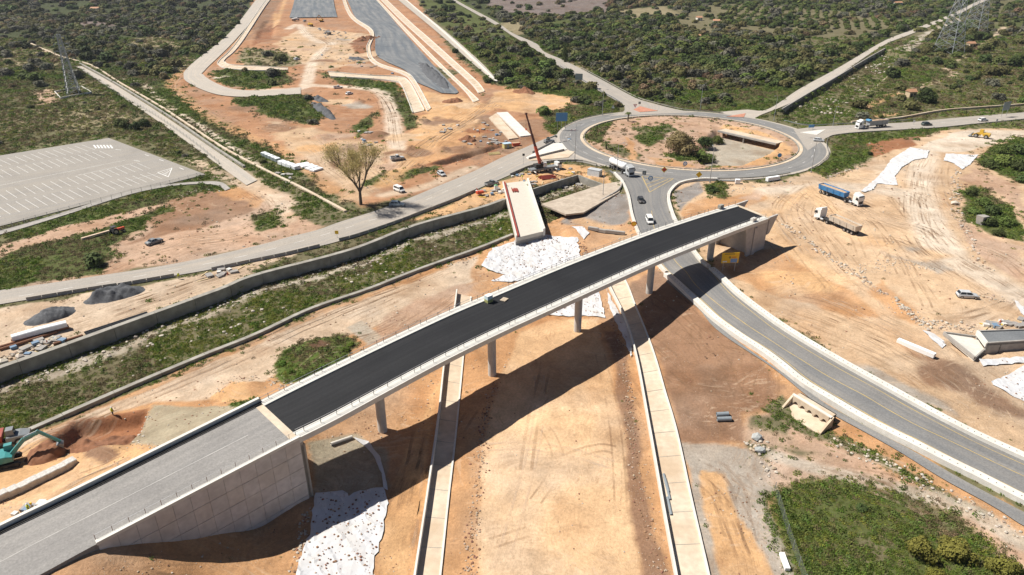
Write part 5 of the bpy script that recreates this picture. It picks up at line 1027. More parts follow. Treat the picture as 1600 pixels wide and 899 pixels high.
def car(e, pm, kind='hatch'):
    L, W, Hh = dict(hatch=(4.2, .88, 1.48), sedan=(4.6, .90, 1.45), wagon=(4.6, .90, 1.56), van=(4.45, .92, 1.85), suv=(4.6, .94, 1.68), pickup=(5.2, .93, 1.78))[kind]
    h = L / 2; bz = .95 if kind in ('hatch', 'sedan', 'wagon') else 1.05; z0 = .22
    b = MB(); b.loft([sect(-h, W * .86, z0 + .12, bz * .9, .9), sect(-h + .18, W * .97, z0, bz, .93), sect(-h * .4, W, z0, bz + .02, .95), sect(h * .25, W, z0, bz, .95), sect(h * .55, W * .98, z0, bz * .93, .93), sect(h - .25, W * .93, z0, bz * .82, .9), sect(h, W * .78, z0 + .1, bz * .66, .86)])
    body = b.build('body', pm, e, True)
    xf, xr = dict(hatch=(h * .52, -h * .93), sedan=(h * .42, -h * .66), wagon=(h * .48, -h * .96), van=(h * .72, -h * .98), suv=(h * .45, -h * .94), pickup=(h * .42, -h * .22))[kind]
    tf, tr = xf - (.75 if kind != 'van' else .55), xr + (.45 if kind in ('hatch', 'wagon', 'suv') else .7 if kind == 'sedan' else .12)
    wb, wt = W * .94, W * .78
    MB().hexa([(xr, -wb, bz - .05), (xf, -wb, bz - .05), (xf, wb, bz - .05), (xr, wb, bz - .05)], [(tr, -wt, Hh), (tf, -wt, Hh), (tf, wt, Hh), (tr, wt, Hh)]).build('cabin', pm, e)
    o = .015
    def lerp(a, b, t): return tuple(np.array(a) * (1 - t) + np.array(b) * t)
    def glassq(name, a, b, c, d, push, s0=.08, s1=.9, u0=.05, u1=.95):
        P = [lerp(lerp(a, b, u), lerp(d, c, u), s) for u, s in ((u0, s0), (u1, s0), (u1, s1), (u0, s1))]; quad_part(name, [tuple(np.array(p) + np.array(push)) for p in P], GLASS, e)
    glassq('windscreen', (xf, wb, bz), (xf, -wb, bz), (tf, -wt, Hh), (tf, wt, Hh), (o, 0, o)); glassq('rear_window', (xr, -wb, bz), (xr, wb, bz), (tr, wt, Hh), (tr, -wt, Hh), (-o, 0, o), .15)
    for s in (-1, 1):
        A, B, C_, D_ = (xr, s * wb, bz), (xf, s * wb, bz), (tf, s * wt, Hh), (tr, s * wt, Hh)
        for (u0, u1) in (((.06, .48), (.53, .93)) if kind != 'van' else ((.66, .92), (.1, .6))):
            glassq('side_window', A, B, C_, D_, (0, s * o, o * .5), .12, .88, u0, u1)
        MB().box((h - .1, s * W * .62, bz * .66), (.18, .34, .14)).build('headlight', LAMP, e); MB().box((-h + .07, s * W * .74, bz * .78), (.12, .24, .2)).build('tail_light', TAIL, e)
        MB().box((xf - .3, s * (W + .1), bz + .08), (.14, .2, .13)).build('mirror', pm, e)
    MB().box((h + .01, 0, .42), (.08, W * 1.3, .2)).build('bumper', CHAS, e); MB().box((-h + .0, 0, .45), (.08, W * 1.4, .2)).build('bumper', CHAS, e)
    if kind == 'pickup':
        MB().hexa([(-h + .12, -W + .12, bz + .02), (xr - .06, -W + .12, bz + .02), (xr - .06, W - .12, bz + .02), (-h + .12, W - .12, bz + .02)], [(-h + .12, -W + .12, bz + .05), (xr - .06, -W + .12, bz + .05), (xr - .06, W - .12, bz + .05), (-h + .12, W - .12, bz + .05)]).build('load_bed', CHAS, e)
        for s in (-1, 1): MB().box(((xr - h) / 2, s * (W - .06), bz + .12), (h + xr - .1, .08, .26)).build('bed_side', pm, e)
        MB().box((-h + .05, 0, bz + .12), (.08, W * 2 - .1, .26)).build('tailgate', pm, e)
    wheels(e, [(h * .64, W - .08), (h * .64, -W + .08), (-h * .62, W - .08), (-h * .62, -W + .08)], .33 if kind not in ('suv', 'pickup', 'van') else .36, .22)
def cab(e, x0, pm, L=2.2, W=1.24, Hh=3.55, deflector=True):
    """lorry cab with its front at x0"""
    b = MB(); z0 = .55
    b.loft([sect(x0 - L, W, z0 + .35, Hh - .05, .94, .1), sect(x0 - L * .4, W, z0, Hh - .02, .94, .1), sect(x0 - .22, W * .99, z0, Hh - .25, .92, .1), sect(x0 - .03, W * .95, z0, Hh - 1.0, .95, .1), sect(x0, W * .92, z0, Hh - 1.4, .96, .1)]); b.build('cab', pm, e)
    quad_part('windscreen', [(x0 + .0, -W * .84, 1.95), (x0 + .0, W * .84, 1.95), (x0 - .17, W * .84, 2.95), (x0 - .17, -W * .84, 2.95)], GLASS, e); MB().box((x0 - .12, 0, Hh - .52), (.5, W * 1.8, .12)).build('sun_visor', CHAS, e)
    quad_part('grille', [(x0 + .02, -W * .7, .75), (x0 + .02, W * .7, .75), (x0 + .02, W * .7, 1.6), (x0 + .02, -W * .7, 1.6)], CHAS, e)
    for s in (-1, 1):
        quad_part('side_window', [(x0 - .3, s * (W + .012), 1.95), (x0 - 1.15, s * (W + .012), 1.95), (x0 - 1.1, s * (W + .006), 2.8), (x0 - .38, s * (W + .006), 2.8)], GLASS, e)
        MB().box((x0 + .0, s * W * .76, .85), (.1, .4, .24)).build('headlight', LAMP, e); MB().box((x0 - .25, s * (W + .2), 2.3), (.16, .2, .75)).build('mirror', CHAS, e)
    MB().box((x0 - .1, 0, .5), (.3, W * 1.9, .3)).build('bumper', pm, e)
    if deflector: MB().hexa([(x0 - L, -W * .85, Hh - .06), (x0 - .75, -W * .8, Hh - .06), (x0 - .75, W * .8, Hh - .06), (x0 - L, W * .85, Hh - .06)], [(x0 - L, -W * .85, Hh + .42), (x0 - L + .3, -W * .8, Hh + .42), (x0 - L + .3, W * .8, Hh + .42), (x0 - L, W * .85, Hh + .42)]).build('roof_deflector', pm, e)
def tractor_unit(e, x0, pm):
    cab(e, x0, pm); MB().box((x0 - 3.3, 0, .85), (6.0, .9, .3)).build('chassis', CHAS, e)
    for s in (-1, 1): MB().tube((x0 - 2.4, s * 1.0, .75), (x0 - 3.4, s * 1.0, .75), .3, .3, 10).build('fuel_tank', STEEL, e)
    wheels(e, [(x0 - 1.25, 1.05), (x0 - 1.25, -1.05), (x0 - 4.9, .95), (x0 - 4.9, -.95)], .5, .34)
    for s in (-1, 1): MB().box((x0 - 4.9, s * .95, 1.1), (1.3, .5, .05)).build('mudguard', CHAS, e)
LOAD = mat('soil_load', (.44,.31,.20), .95, .25, 2, bump=.4)
def tipper(e, x1, x0, bm_, load=True, zt=2.9, arm=False, open_=True, tarp=None):
    """open tipper trailer from x1 (rear) to x0 (front)"""
    W = 1.24; zb = 1.35; t = .07; b = MB()
    for s in (-1, 1): b.hexa([(x1, s * W * .8, zb), (x0, s * W * .8, zb), (x0, s * (W * .8 + t), zb), (x1, s * (W * .8 + t), zb)], [(x1, s * W, zt), (x0, s * W, zt), (x0, s * (W + t), zt), (x1, s * (W + t), zt)])
    b.box(((x0 + x1) / 2, 0, zb), (x0 - x1, W * 1.65, .1)); b.hexa([(x0 - t, -W * .8, zb), (x0, -W * .8, zb), (x0, W * .8, zb), (x0 - t, W * .8, zb)], [(x0 - t, -W, zt), (x0 + .05, -W, zt), (x0 + .05, W, zt), (x0 - t, W, zt)]); b.build('tipper_body', bm_, e)
    MB().hexa([(x1 - .08, -W * .82, zb), (x1, -W * .82, zb), (x1, W * .82, zb), (x1 - .08, W * .82, zb)], [(x1 - .16, -W, zt), (x1 - .06, -W, zt), (x1 - .06, W, zt), (x1 - .16, W, zt)]).build('tailgate', bm_, e)
    n = 14; v = MB(); zz = zt - (.28 if load else 1.1); secs = []
    for k in range(n + 1):
        x = x1 + .02 + (x0 - x1 - .1) * k / n; w = W * (.95 if load else .86); hu = .28 * math.sin(math.pi * k / n) + random.uniform(-.08, .08) if load else 0
        secs.append([(x, -w, zz - .1), (x, -w * .5, zz + hu), (x, 0, zz + hu * 1.4), (x, w * .5, zz + hu), (x, w, zz - .1)])
    v.loft(secs, closed=False); v.build('load', LOAD if not tarp else tarp, e, fix=False)
    MB().box(((x0 + x1) / 2, 0, 1.05), (x0 - x1 - .3, .9, .28)).build('trailer_chassis', CHAS, e)
    for k in range(4):
        for s in (-1, 1): MB().box((x1 + .8 + k * (x0 - x1 - 1.2) / 3.5, s * (W + t + .03), 2.1), (.12, .08, 1.45)).build('stake', bm_, e)
    wheels(e, [(x1 + 1.0 + 1.35 * k, s * .98) for k in range(3) for s in (-1, 1)], .5, .36)
def heading(a, b):
    p = gp(*a); q = gp(*b); return math.atan2(q[1] - p[1], q[0] - p[0]), (p + q) / 2
def put(name, a, b, label, cat_, group=None, dz=.1):
    rz, c = heading(a, b); return empty(name, (c[0], c[1], max(gz(c[0], c[1]), c[2] - .05) + (dz if dz else 0)), rz, label, cat_, group)
W_ = paint_mat('white', (.78,.78,.76)); SIL = paint_mat('silver', (.50,.52,.53)); GRY = paint_mat('grey', (.20,.215,.225)); DRK = paint_mat('dark', (.03,.034,.042)); BLU = paint_mat('greyblue', (.26,.32,.36)); GRN = paint_mat('dark_green', (.05,.075,.07))
CARS = [((1494,464),(1527,466),'wagon',SIL,'silver estate car parked on the bare ground at the right',.05), ((997.5,309),(1005,323),'hatch',DRK,'black hatchback driving towards the bridge from the roundabout',.11), ((1010.5,339),(1019,357),'van',W_,'white small van about to pass under the bridge',.11),
 ((1438,197),(1457,196),'suv',GRN,'dark green car on the road right of the roundabout',.12), ((1526,190.5),(1545,189),'wagon',W_,'white car at the far right of the country road',.12), ((1273,221),(1285,222),'hatch',SIL,'silver car entering the roundabout from the right',.12),
 ((232,384),(251,377),'sedan',GRY,'dark grey car parked on brown soil near the left field',.04), ((609,322),(632,323),'suv',BLU,'grey blue car in the shade of the tall bare tree',.09), ((615,296),(633,303),'van',W_,'white people carrier parked behind the bare tree',.04), ((684,271),(696,278),'hatch',SIL,'silver hatchback parked on the verge left of the road',.05),
 ((611,252),(631,250),'pickup',SIL,'pale pickup parked above the brown trench',.05), ((459,95),(469,93),'suv',W_,'white car beside the upper dirt track',.05), ((521,139),(536,138),'pickup',W_,'white pickup on the dirt track beside the bent channel',.05), ((541,149),(551,147),'hatch',W_,'small white car below the bent channel in the upper corridor',.05),
 ((480,33),(472,35),'pickup',GRY,'grey site vehicle at the edge of the far left paving',.05), ((496,46),(503,48),'pickup',SIL,'pale site vehicle below the far yellow excavator',.05)]
for (a, b, kind, pm, lab, dz) in CARS: car(put('parked_car' if 'parked' in lab else 'car', a, b, lab, 'car', None, dz), pm, kind)
BLUEP = paint_mat('blue_tipper', (.03,.19,.44)); BEIGE = mat('dusty_tipper', (.52,.47,.40), .6, .15, 2, var2=.4, scale2=.6, tint=(.40,.30,.21)); TARP = mat('blue_tarp', (.10,.30,.50), .6, .15, 2)
e = put('tipper_truck', (1287,303), (1336,320.5), 'white lorry with long blue tipper trailer on the bare ground', 'truck', dz=.03); tractor_unit(e, 7.9, W_); tipper(e, -7.6, 2.4, BLUEP)
e = put('tipper_truck', (1329,364), (1286,345), 'white lorry with dusty beige tipper trailer loaded with soil', 'truck', dz=.03); tractor_unit(e, 7.7, W_); tipper(e, -7.4, 2.2, BEIGE)
e = put('tipper_truck', (1385,198), (1338,202), 'white lorry with grey tipper and blue tarp driving to the roundabout', 'truck', dz=.12); tractor_unit(e, 8.0, W_); tipper(e, -7.4, 2.4, mat('grey_tipper', (.33,.33,.33), .5, .12, 2), True, 3.3)
MB().hexa([(1.6, -1.25, 3.2), (3.0, -1.2, 3.2), (3.0, 1.2, 3.2), (1.6, 1.25, 3.2)], [(1.7, -1.1, 3.75), (2.9, -1.1, 3.75), (2.9, 1.1, 3.75), (1.7, 1.1, 3.75)]).build('tarpaulin', TARP, e)
# cement tanker
e = put('tanker_truck', (954,260), (986,277), 'white cement tanker lorry leaving the roundabout', 'truck', dz=.12); tractor_unit(e, 7.2, SIL)
tk = MB(); n = 18; secs = []
for (x, r, z) in [(-6.9, .45, 2.45), (-6.6, 1.05, 2.4), (-4.4, 1.25, 2.35), (-2.2, 1.12, 2.45), (0, 1.22, 2.5), (2.4, 1.25, 2.6), (3.3, 1.05, 2.65), (3.55, .45, 2.65)]: secs.append([(x, r * math.cos(t), z + r * math.sin(t)) for t in np.linspace(0, 2 * math.pi, n, endpoint=False)])
tk.loft(secs); tk.build('tank', mat('tank_white', (.80,.80,.79), .3, .06, 2), e, True)
MB().box((-1.6, 0, 1.1), (10, .9, .25)).build('trailer_chassis', CHAS, e); wheels(e, [(-5.6 + 1.35 * k, s * .98) for k in range(3) for s in (-1, 1)], .5, .36)
for x in (-4.4, 0, 2.2): MB().tube((x, 0, 3.5), (x, 0, 3.85), .28, .28, 10).build('hatch', STEEL, e)
MB().box((-1.2, 0, 3.72), (7.6, .5, .05)).build('walkway', STEEL, e); MB().bar((3.8, .5, 1.3), (3.8, .5, 3.7), .1).build('ladder', STEEL, e)
# mobile crane
CRED = paint_mat('crane_red', (.62,.08,.03)); 
e = put('mobile_crane', (830,271), (872,264), 'mobile crane with raised red boom beside the container', 'crane', dz=.05)
MB().loft([sect(-6, 1.25, .8, 1.6, .96), sect(3.5, 1.25, .8, 1.6, .96), sect(5.2, 1.25, .8, 1.5, .96)]).build('carrier', GRY, e); cab(e, 6.4, W_, 1.8, 1.22, 2.75, False)
wheels(e, [(x, s * 1.02) for x in (-4.6, -3.0, .6, 2.2, 4.6) for s in (-1, 1)], .62, .45)
for x in (-5.2, 3.4):
    for s in (-1, 1): o = MB().bar((x, s * 1.2, .95), (x, s * 2.9, .95), .25).build('outrigger', W_, e); MB().tube((x, s * 2.85, .06), (x, s * 2.85, .95), .1, .1, 8).build('outrigger_jack', STEEL, o); MB().box((x, s * 2.85, .05), (.7, .7, .1)).build('outrigger_pad', CHAS, o)
MB().tube((-1.6, 0, 1.6), (-1.6, 0, 1.95), 1.1, 1.1, 16).build('turntable', CHAS, e); MB().box((-2.6, 0, 2.5), (3.2, 2.2, 1.1)).build('counterweight', CHAS, e); MB().box((-.6, -.95, 2.75), (1.5, .8, 1.6), 0, .85, .9).build('operator_cab', W_, e); quad_part('cab_window', [(.12, -1.3, 2.4), (.12, -.6, 2.4), (.02, -.6, 3.4), (.02, -1.3, 3.4)], GLASS, e)
# boom tip is seen at (822,178): solve its place in the crane's own frame
tipd = un(822, 178, 22.0); M = Matrix.Rotation(-e.rotation_euler.z, 3, 'Z'); b0 = Vector((-2.0, 0, 2.9))
best = None
for zz in np.arange(12, 34, .5):
    t = un(822, 178, zz); v = M @ (Vector((t[0], t[1], zz)) - Vector(e.location)); best = v if best is None or abs(v.y) < abs(best.y) else best
v = best; BOOMD = mat('boom_dark', (.10,.035,.03), .5, .1, 2)
for k, (f0, f1, w, m_) in enumerate(((0, .36, .75, CRED), (.33, .6, .6, BOOMD), (.57, .82, .48, BOOMD), (.8, 1, .38, BOOMD))): MB().bar(b0 + (v - b0) * f0, b0 + (v - b0) * f1, w, w * 1.2).build('boom_section', m_, e)
MB().tube((-.2, 0, 2.1), b0 + (v - b0) * .22, .16, .16, 8).build('boom_cylinder', CRED, e); MB().box(tuple(v), (.7, .6, .6)).build('boom_head', BOOMD, e)
o = MB().tube(tuple(v), (v.x, v.y, v.z - 5), .04, .04, 5).build('hoist_cable', CHAS, e); MB().box((v.x, v.y, v.z - 5.3), (.35, .3, .7)).build('hook_block', CRED, o)
# tracked excavators
def excavator(e, bm_, elbow, wrist, slew=0.0, sc=1.0):
    for s in (-1, 1):
        t = MB(); P = [(-1.9, .15), (-1.6, 0), (1.6, 0), (1.9, .15), (2.0, .45), (1.7, .85), (-1.7, .85), (-2.0, .45)]; t.loft([[(x, s * 1.0, z) for x, z in P], [(x, s * 1.55, z) for x, z in P]]); o = t.build('track', CHAS, e)
        for x in (-1.5, 0, 1.5): MB().tube((x, s * .97, .42), (x, s * 1.58, .42), .3, .3, 10).build('track_wheel', DARK, o)
    MB().box((0, 0, .85), (2.0, 2.0, .4)).build('undercarriage', CHAS, e)
    h = MB(); h.loft([sect(-2.6, 1.25, 1.15, 2.1, .9, .15), sect(-2.2, 1.4, 1.05, 2.3, .92, .15), sect(.3, 1.4, 1.05, 2.2, .95, .12), sect(1.2, 1.35, 1.05, 1.9, .95, .12)]); h.build('house', bm_, e)
    MB().hexa([(.0, .45, 1.6), (1.55, .45, 1.6), (1.55, 1.38, 1.6), (0, 1.38, 1.6)], [(.15, .5, 3.05), (1.25, .5, 3.05), (1.25, 1.33, 3.05), (.15, 1.33, 3.05)]).build('cab', bm_, e)
    quad_part('cab_window', [(1.57, .5, 1.9), (1.57, 1.33, 1.9), (1.3, 1.3, 2.95), (1.3, .55, 2.95)], GLASS, e); quad_part('cab_window', [(.15, 1.395, 1.9), (1.45, 1.395, 1.9), (1.2, 1.36, 2.9), (.22, 1.36, 2.9)], GLASS, e)
    MB().box((-2.35, 0, 1.75), (.6, 2.6, 1.0)).build('counterweight', GRY, e)
    b0 = Vector((1.1, -.25, 1.9)); mid = b0.lerp(elbow, .5) + Vector((0, 0, .75)); q = MB(); q.bar(b0, mid, .42, .6); q.bar(mid, elbow, .38, .5); q.build('boom', bm_, e); MB().bar(elbow + (elbow - wrist) * .12, wrist, .32, .42).build('stick', bm_, e)
    MB().tube(b0 + Vector((.2, 0, -.4)), mid, .1, .1, 6).build('cylinder', STEEL, e); MB().tube(mid + Vector((0, 0, .35)), elbow + (elbow - wrist) * .1, .09, .09, 6).build('cylinder', STEEL, e)
    bk = MB(); d = Vector((elbow.x - wrist.x, 0, 0)).normalized() if abs(elbow.x - wrist.x) > .1 else Vector((-1, 0, 0)); P = [(0, 0), (.6, -.25), (.75, -.8), (.3, -1.15), (-.25, -1.0), (-.35, -.4)]
    bk.loft([[(wrist.x + d.x * x, wrist.y + s * .6, wrist.z + z) for x, z in P] for s in (-1, 1)]); bk.build('bucket', GRY, e)
TEAL = paint_mat('teal', (.05,.25,.25)); YELM = paint_mat('machine_yellow', (.62,.38,.04))
p = gp(12, 726); q = gp(112, 702); rz = math.atan2(q[1] - p[1], q[0] - p[0]); e = empty('excavator', (p[0], p[1], gz(p[0], p[1])), rz, 'teal tracked excavator digging in the red pit at the left edge', 'excavator'); L = np.linalg.norm((q - p)[:2]); excavator(e, TEAL, Vector((L * .62, -.25, 4.6)), Vector((L * .88, -.25, 1.9)))
p = gp(503, 34); e = empty('excavator', (p[0], p[1], gz(p[0], p[1])), 0.2, 'yellow tracked excavator at the edge of the far left paving', 'excavator'); excavator(e, YELM, Vector((-2.5, -.25, 6.4)), Vector((-5.0, -.25, 3.0)))
def dumper(e, bm_, cabm):
    """articulated site dumper"""
    MB().loft([sect(1.2, 1.2, .9, 2.0, .9, .1), sect(3.2, 1.2, .9, 2.0, .9, .1), sect(4.6, 1.05, .9, 1.7, .85, .1)]).build('engine_cover', cabm, e); MB().box((1.9, 0, 2.45), (1.3, 1.5, 1.2), 0, .85, .85).build('cab', cabm, e); quad_part('windscreen', [(2.57, -.65, 2.05), (2.57, .65, 2.05), (2.47, .6, 2.95), (2.47, -.6, 2.95)], GLASS, e)
    b = MB(); b.hexa([(-3.6, -1.0, 1.2), (.6, -1.0, 1.2), (.6, 1.0, 1.2), (-3.6, 1.0, 1.2)], [(-4.6, -1.4, 2.4), (.9, -1.4, 2.7), (.9, 1.4, 2.7), (-4.6, 1.4, 2.4)]); b.build('dump_body', bm_, e); MB().box((-1, 0, .95), (6, .8, .3)).build('chassis', CHAS, e); wheels(e, [(x, s * 1.1) for x in (-2.9, -1.2, 3.0) for s in (-1, 1)], .75, .55)
p = gp(2, 697); e = empty('dump_truck', (p[0], p[1], gz(p[0], p[1])), R(25), 'red dump truck behind the teal excavator at the left edge', 'truck'); dumper(e, mat('dump_red', (.30,.045,.03), .6, .15, 2, var2=.4, scale2=.8, tint=(.20,.09,.05)), GRY)
for a, b, m_, lab in (((489,42),(481,40),YELM,'yellow dumper on the dirt track near the far left paving'), ((458,33),(466,32),W_,'white tipper dumper standing at the corner of the far left paving'), ((517,55),(508,53),GRY,'grey dumper among material heaps in the upper corridor')): dumper(put('site_dumper', a, b, lab, 'dumper', None, .03), m_, m_)
# wheel loader on the pale plateau
e = put('wheel_loader', (1543,217), (1522,214), 'yellow wheel loader on the pale plateau at the right', 'loader', dz=.05)
MB().loft([sect(-3.0, 1.1, .9, 2.0, .9, .15), sect(-.6, 1.15, .9, 2.2, .9, .15)]).build('engine_cover', YELM, e); MB().box((.2, 0, 2.3), (1.4, 1.5, 1.9), 0, .85, .85).build('cab', YELM, e); quad_part('windscreen', [(.92, -.6, 2.0), (.92, .6, 2.0), (.85, .6, 3.0), (.85, -.6, 3.0)], GLASS, e); MB().box((1.4, 0, 1.1), (2.2, .9, .6)).build('front_frame', YELM, e)
for s in (-1, 1): MB().bar((1.2, s * .6, 1.7), (3.4, s * .6, .7), .25, .35).build('lift_arm', YELM, e)
bk = MB(); P = [(3.2, .2), (4.4, .1), (4.5, .25), (3.6, .5), (3.5, 1.3), (3.2, 1.2)]; bk.loft([[(x, s * 1.45, z) for x, z in P] for s in (-1, 1)]); bk.build('bucket', GRY, e); wheels(e, [(x, s * 1.05) for x in (-1.9, 1.7) for s in (-1, 1)], .8, .6)
# farm tractor with a long pipe trailer on the left field
e = put('farm_tractor', (177,367), (193,362), 'old tractor standing on the left field beside a long pole', 'tractor', dz=.04)
MB().loft([sect(-.6, .4, .8, 1.5, .9), sect(1.9, .38, .8, 1.4, .85)]).build('bonnet', CRED, e); MB().box((-1.0, 0, 1.2), (1.0, .9, .5)).build('seat_platform', DARK, e); MB().box((-1.0, 0, 2.25), (1.3, 1.3, .12)).build('roof', DARK, e)
for x in (-1.55, -.4):
    for s in (-1, 1): MB().bar((x, s * .55, 1.3), (x, s * .55, 2.2), .07).build('roof_post', DARK, e)
wheels(e, [(-1.0, .85), (-1.0, -.85)], .85, .42); wheels(e, [(1.4, .65), (1.4, -.65)], .45, .28); MB().tube((1.2, .25, 1.4), (1.2, .25, 2.3), .05, .05, 6).build('exhaust', DARK, e)
a = at(128,376); b = at(172,364); o = MB().bar(Vector((0, 0, .5)), b - a + Vector((0, 0, .6)), .7, .5).build('pole', mat('orange_white_pole', (.62,.50,.38), .7, .2, 1.5, var2=.5, scale2=.8, tint=(.55,.24,.10))); o.location = a; tag(o, 'long pale orange beam lying on the grass left of the tractor', 'beam')
# flatbed pickup and small plant by the slab bridge
car(put('parked_pickup', (756,293), (781,286), 'dark pickup parked at the head of the white slab bridge', 'car', None, .05), GRY, 'pickup')
p = at(750, 305); e = empty('compressor', p, R(30), 'red towable machine on the soil left of the slab bridge', 'machine'); MB().loft([sect(-1.2, .6, .6, 1.5, .8, .1), sect(1.2, .6, .6, 1.4, .8, .1)]).build('housing', CRED, e); wheels(e, [(0, .68), (0, -.68)], .33, .2); MB().bar((1.2, 0, .6), (2.6, 0, .5), .1).build('drawbar', CRED, e); MB().bar((-.6, 0, 1.5), (-1.2, 0, 2.6), .2).build('jib', CRED, e)
p = at(775, 299); e = empty('water_tank', p, 0, 'white and green upright tank beside the red formwork', 'tank'); MB().tube((0, 0, .2), (0, 0, 2.0), .65, .65, 14).build('tank', W_, e); MB().tube((0, 0, 2.0), (0, 0, 2.25), .65, .25, 14).build('dome', paint_mat('green', (.10,.30,.12)), e); MB().box((0, 0, .1), (1.4, 1.4, .2)).build('pallet', CHAS, e)
p = at(858, 224); e = empty('telehandler', p, R(20), 'green and grey telehandler at the roadside left of the roundabout', 'loader'); MB().loft([sect(-2, 1, .8, 1.7, .9, .1), sect(2, 1, .8, 1.5, .9, .1)]).build('body', GRY, e); MB().box((-.3, .5, 2.0), (1.2, .9, 1.2), 0, .85, .85).build('cab', GRN, e); MB().bar((-1.6, -.5, 1.9), (2.6, -.5, 3.2), .4).build('boom', GRN, e); wheels(e, [(x, s * .95) for x in (-1.4, 1.4) for s in (-1, 1)], .6, .42); MB().box((2.8, -.5, 2.9), (.5, 1.4, .7)).build('fork_carriage', GRN, e)
# site generator on the bridge deck
k = np.argmin(np.hypot(F3[:, 0] - un(765, 472, 9.7)[0], F3[:, 1] - un(765, 472, 9.7)[1])); p = Vector(X(k, -2.1, -.06)); d = N3[k + 1] - N3[k]; rz = math.atan2(d[1], d[0])
e = empty('site_cabin', p, rz, 'small pale cube cabin with olive base on the bridge deck', 'cabin'); e.scale = (.68, .68, .68); MB().box((0, 0, .5), (2.0, 1.6, 1.0)).build('base', mat('olive_paint', (.36,.36,.14), .6, .1, 2), e); MB().box((0, 0, 1.55), (1.95, 1.55, 1.1)).build('housing', mat('pale_blue', (.55,.66,.68), .5, .1, 2), e); MB().box((0, 0, 2.15), (2.05, 1.65, .1)).build('lid', W_, e)
e = empty('pallet', Vector(X(k + 2, -3.6, -.06)), rz + .3, 'flat cream pallet lying on the asphalt beside the pale cabin', 'pallet'); e.scale = (.8, .8, .8)
for y_ in (-.6, -.3, 0, .3, .6): MB().box((0, y_, .22), (1.9, .22, .05)).build('slat', CONC_Y, e)
for x_ in (-.8, 0, .8): MB().box((x_, 0, .1), (.15, 1.4, .18)).build('bearer', CONC_Y, e)
# ---------------------------------------------------------------- sheets of geotextile
from mathutils.geometry import delaunay_2d_cdt
GEO = mat('geotextile', (.55,.555,.57), .9, .08, 1.2, var2=.4, scale2=.3, tint=(.50,.44,.37), bump=.2)
def sheet(name, px, label, specks=.35, wr=.16, jag=.35, z=None, group=None, soilk=(2, 5, 1)):
    W_p = gxy(px); Q = []
    for a, b in zip(W_p, np.roll(W_p, -1, 0)):
        n = max(1, int(np.linalg.norm(b - a) / .8))
        for k in range(n): Q.append(a + (b - a) * k / n + rng.normal(size=2) * jag * .3)
    Q = np.array(Q); lo, hi = W_p.min(0), W_p.max(0); stp = max(.45, np.sqrt((hi - lo).prod() / 5000)); gx, gy = np.meshgrid(np.arange(lo[0], hi[0], stp), np.arange(lo[1], hi[1], stp)); I = np.stack([gx.ravel(), gy.ravel()], 1) + rng.normal(size=(gx.size, 2)) * stp * .25
    I = I[sdist(Q, I[:, 0], I[:, 1]) > stp * .5]; allp = np.vstack([Q, I]); nq = len(Q)
    vs_, _, fs, *_ = delaunay_2d_cdt([Vector(p) for p in allp], [(k, (k + 1) % nq) for k in range(nq)], [], 1, 1e-4)
    V = np.array([tuple(v) for v in vs_]); Z = gzv(V[:, 0], V[:, 1]); d = sdist(Q, V[:, 0], V[:, 1]); Z = Z + .16 + (fbm(V[:, 0], V[:, 1], 1.7, 3, 5) - .35) * wr * .9 + (fbm(V[:, 0], V[:, 1] * .3, 1.1, 2, 50) - .5) * wr; uu = V[:, 0] * .8 + V[:, 1] * .6 + (fbm(V[:, 0], V[:, 1], 4, 2, 8) - .5) * 2.5; Z = Z + .16 * np.exp(-((uu % 2.7) - 1.3) ** 2 / .05) * (wr > 0)
    me = bpy.data.meshes.new(name); me.from_pydata(np.c_[V, Z].tolist(), [], [tuple(f) for f in fs]); me.materials.append(GEO)
    if sum(p.normal.z for p in me.polygons) < 0: me.flip_normals()
    o = bpy.data.objects.new(name, me); COL.objects.link(o); tag(o, label, 'sheet', group)
    if specks:
        n = int(specks * (hi - lo).prod() * 1.5); c = lo + rng.uniform(0, 1, (n, 2)) * (hi - lo); c = c[(sdist(Q, c[:, 0], c[:, 1]) > .3)]; s = .07 + .17 * rng.uniform(0, 1, len(c)) ** 2
        SPK.append((np.c_[c, gzv(c[:, 0], c[:, 1]) + .22 + s * .3], s))
    return o
SPK = []
sheet('geotextile_sheet', [(492,772),(537,766),(545,776),(560,768),(598,762),(606,780),(605,800),(598,830),(588,870),(580,910),(460,910),(470,870),(484,835)], 'white geotextile sheet dotted with soil clods, below the ramp wall in the foreground', .9)
sheet('geotextile_sheet', [(552,684),(576,690),(592,712),(603,745),(606,770),(600,765),(596,742),(584,712),(568,696)], 'thin white strip of geotextile curling up in the bridge shadow', 0, .3, .2)
sheet('geotextile_sheet', [(752,415),(770,390),(805,378),(850,368),(902,374),(905,392),(908,405),(895,415),(860,425),(838,432),(800,442),(768,440),(790,430),(765,425)], 'large crumpled white geotextile sheet with rubble behind the middle of the bridge', .7, .4, .5)
sheet('geotextile_sheet', [(893,358),(910,358),(920,368),(912,375)], 'small white geotextile piece on soil beside the large crumpled sheet', .1)
sheet('geotextile_sheet', [(845,492),(880,478),(905,470),(935,455),(942,480),(946,498),(920,494),(890,496)], 'white geotextile sheet lying under the bridge beside the third pier', .6)
sheet('geotextile_sheet', [(948,452),(956,470),(975,500),(988,540),(986,560),(975,530),(960,500),(950,475)], 'narrow white geotextile strip along the wall of the right drain', .4, .3)
sheet('geotextile_sheet', [(1422,231),(1452,236),(1448,247),(1425,252),(1410,262),(1398,275),(1402,290),(1370,287),(1365,296),(1350,302),(1345,300),(1362,285),(1380,268),(1392,250),(1408,240)], 'long white geotextile sheet running up the slope to the pale plateau', .05, .3)
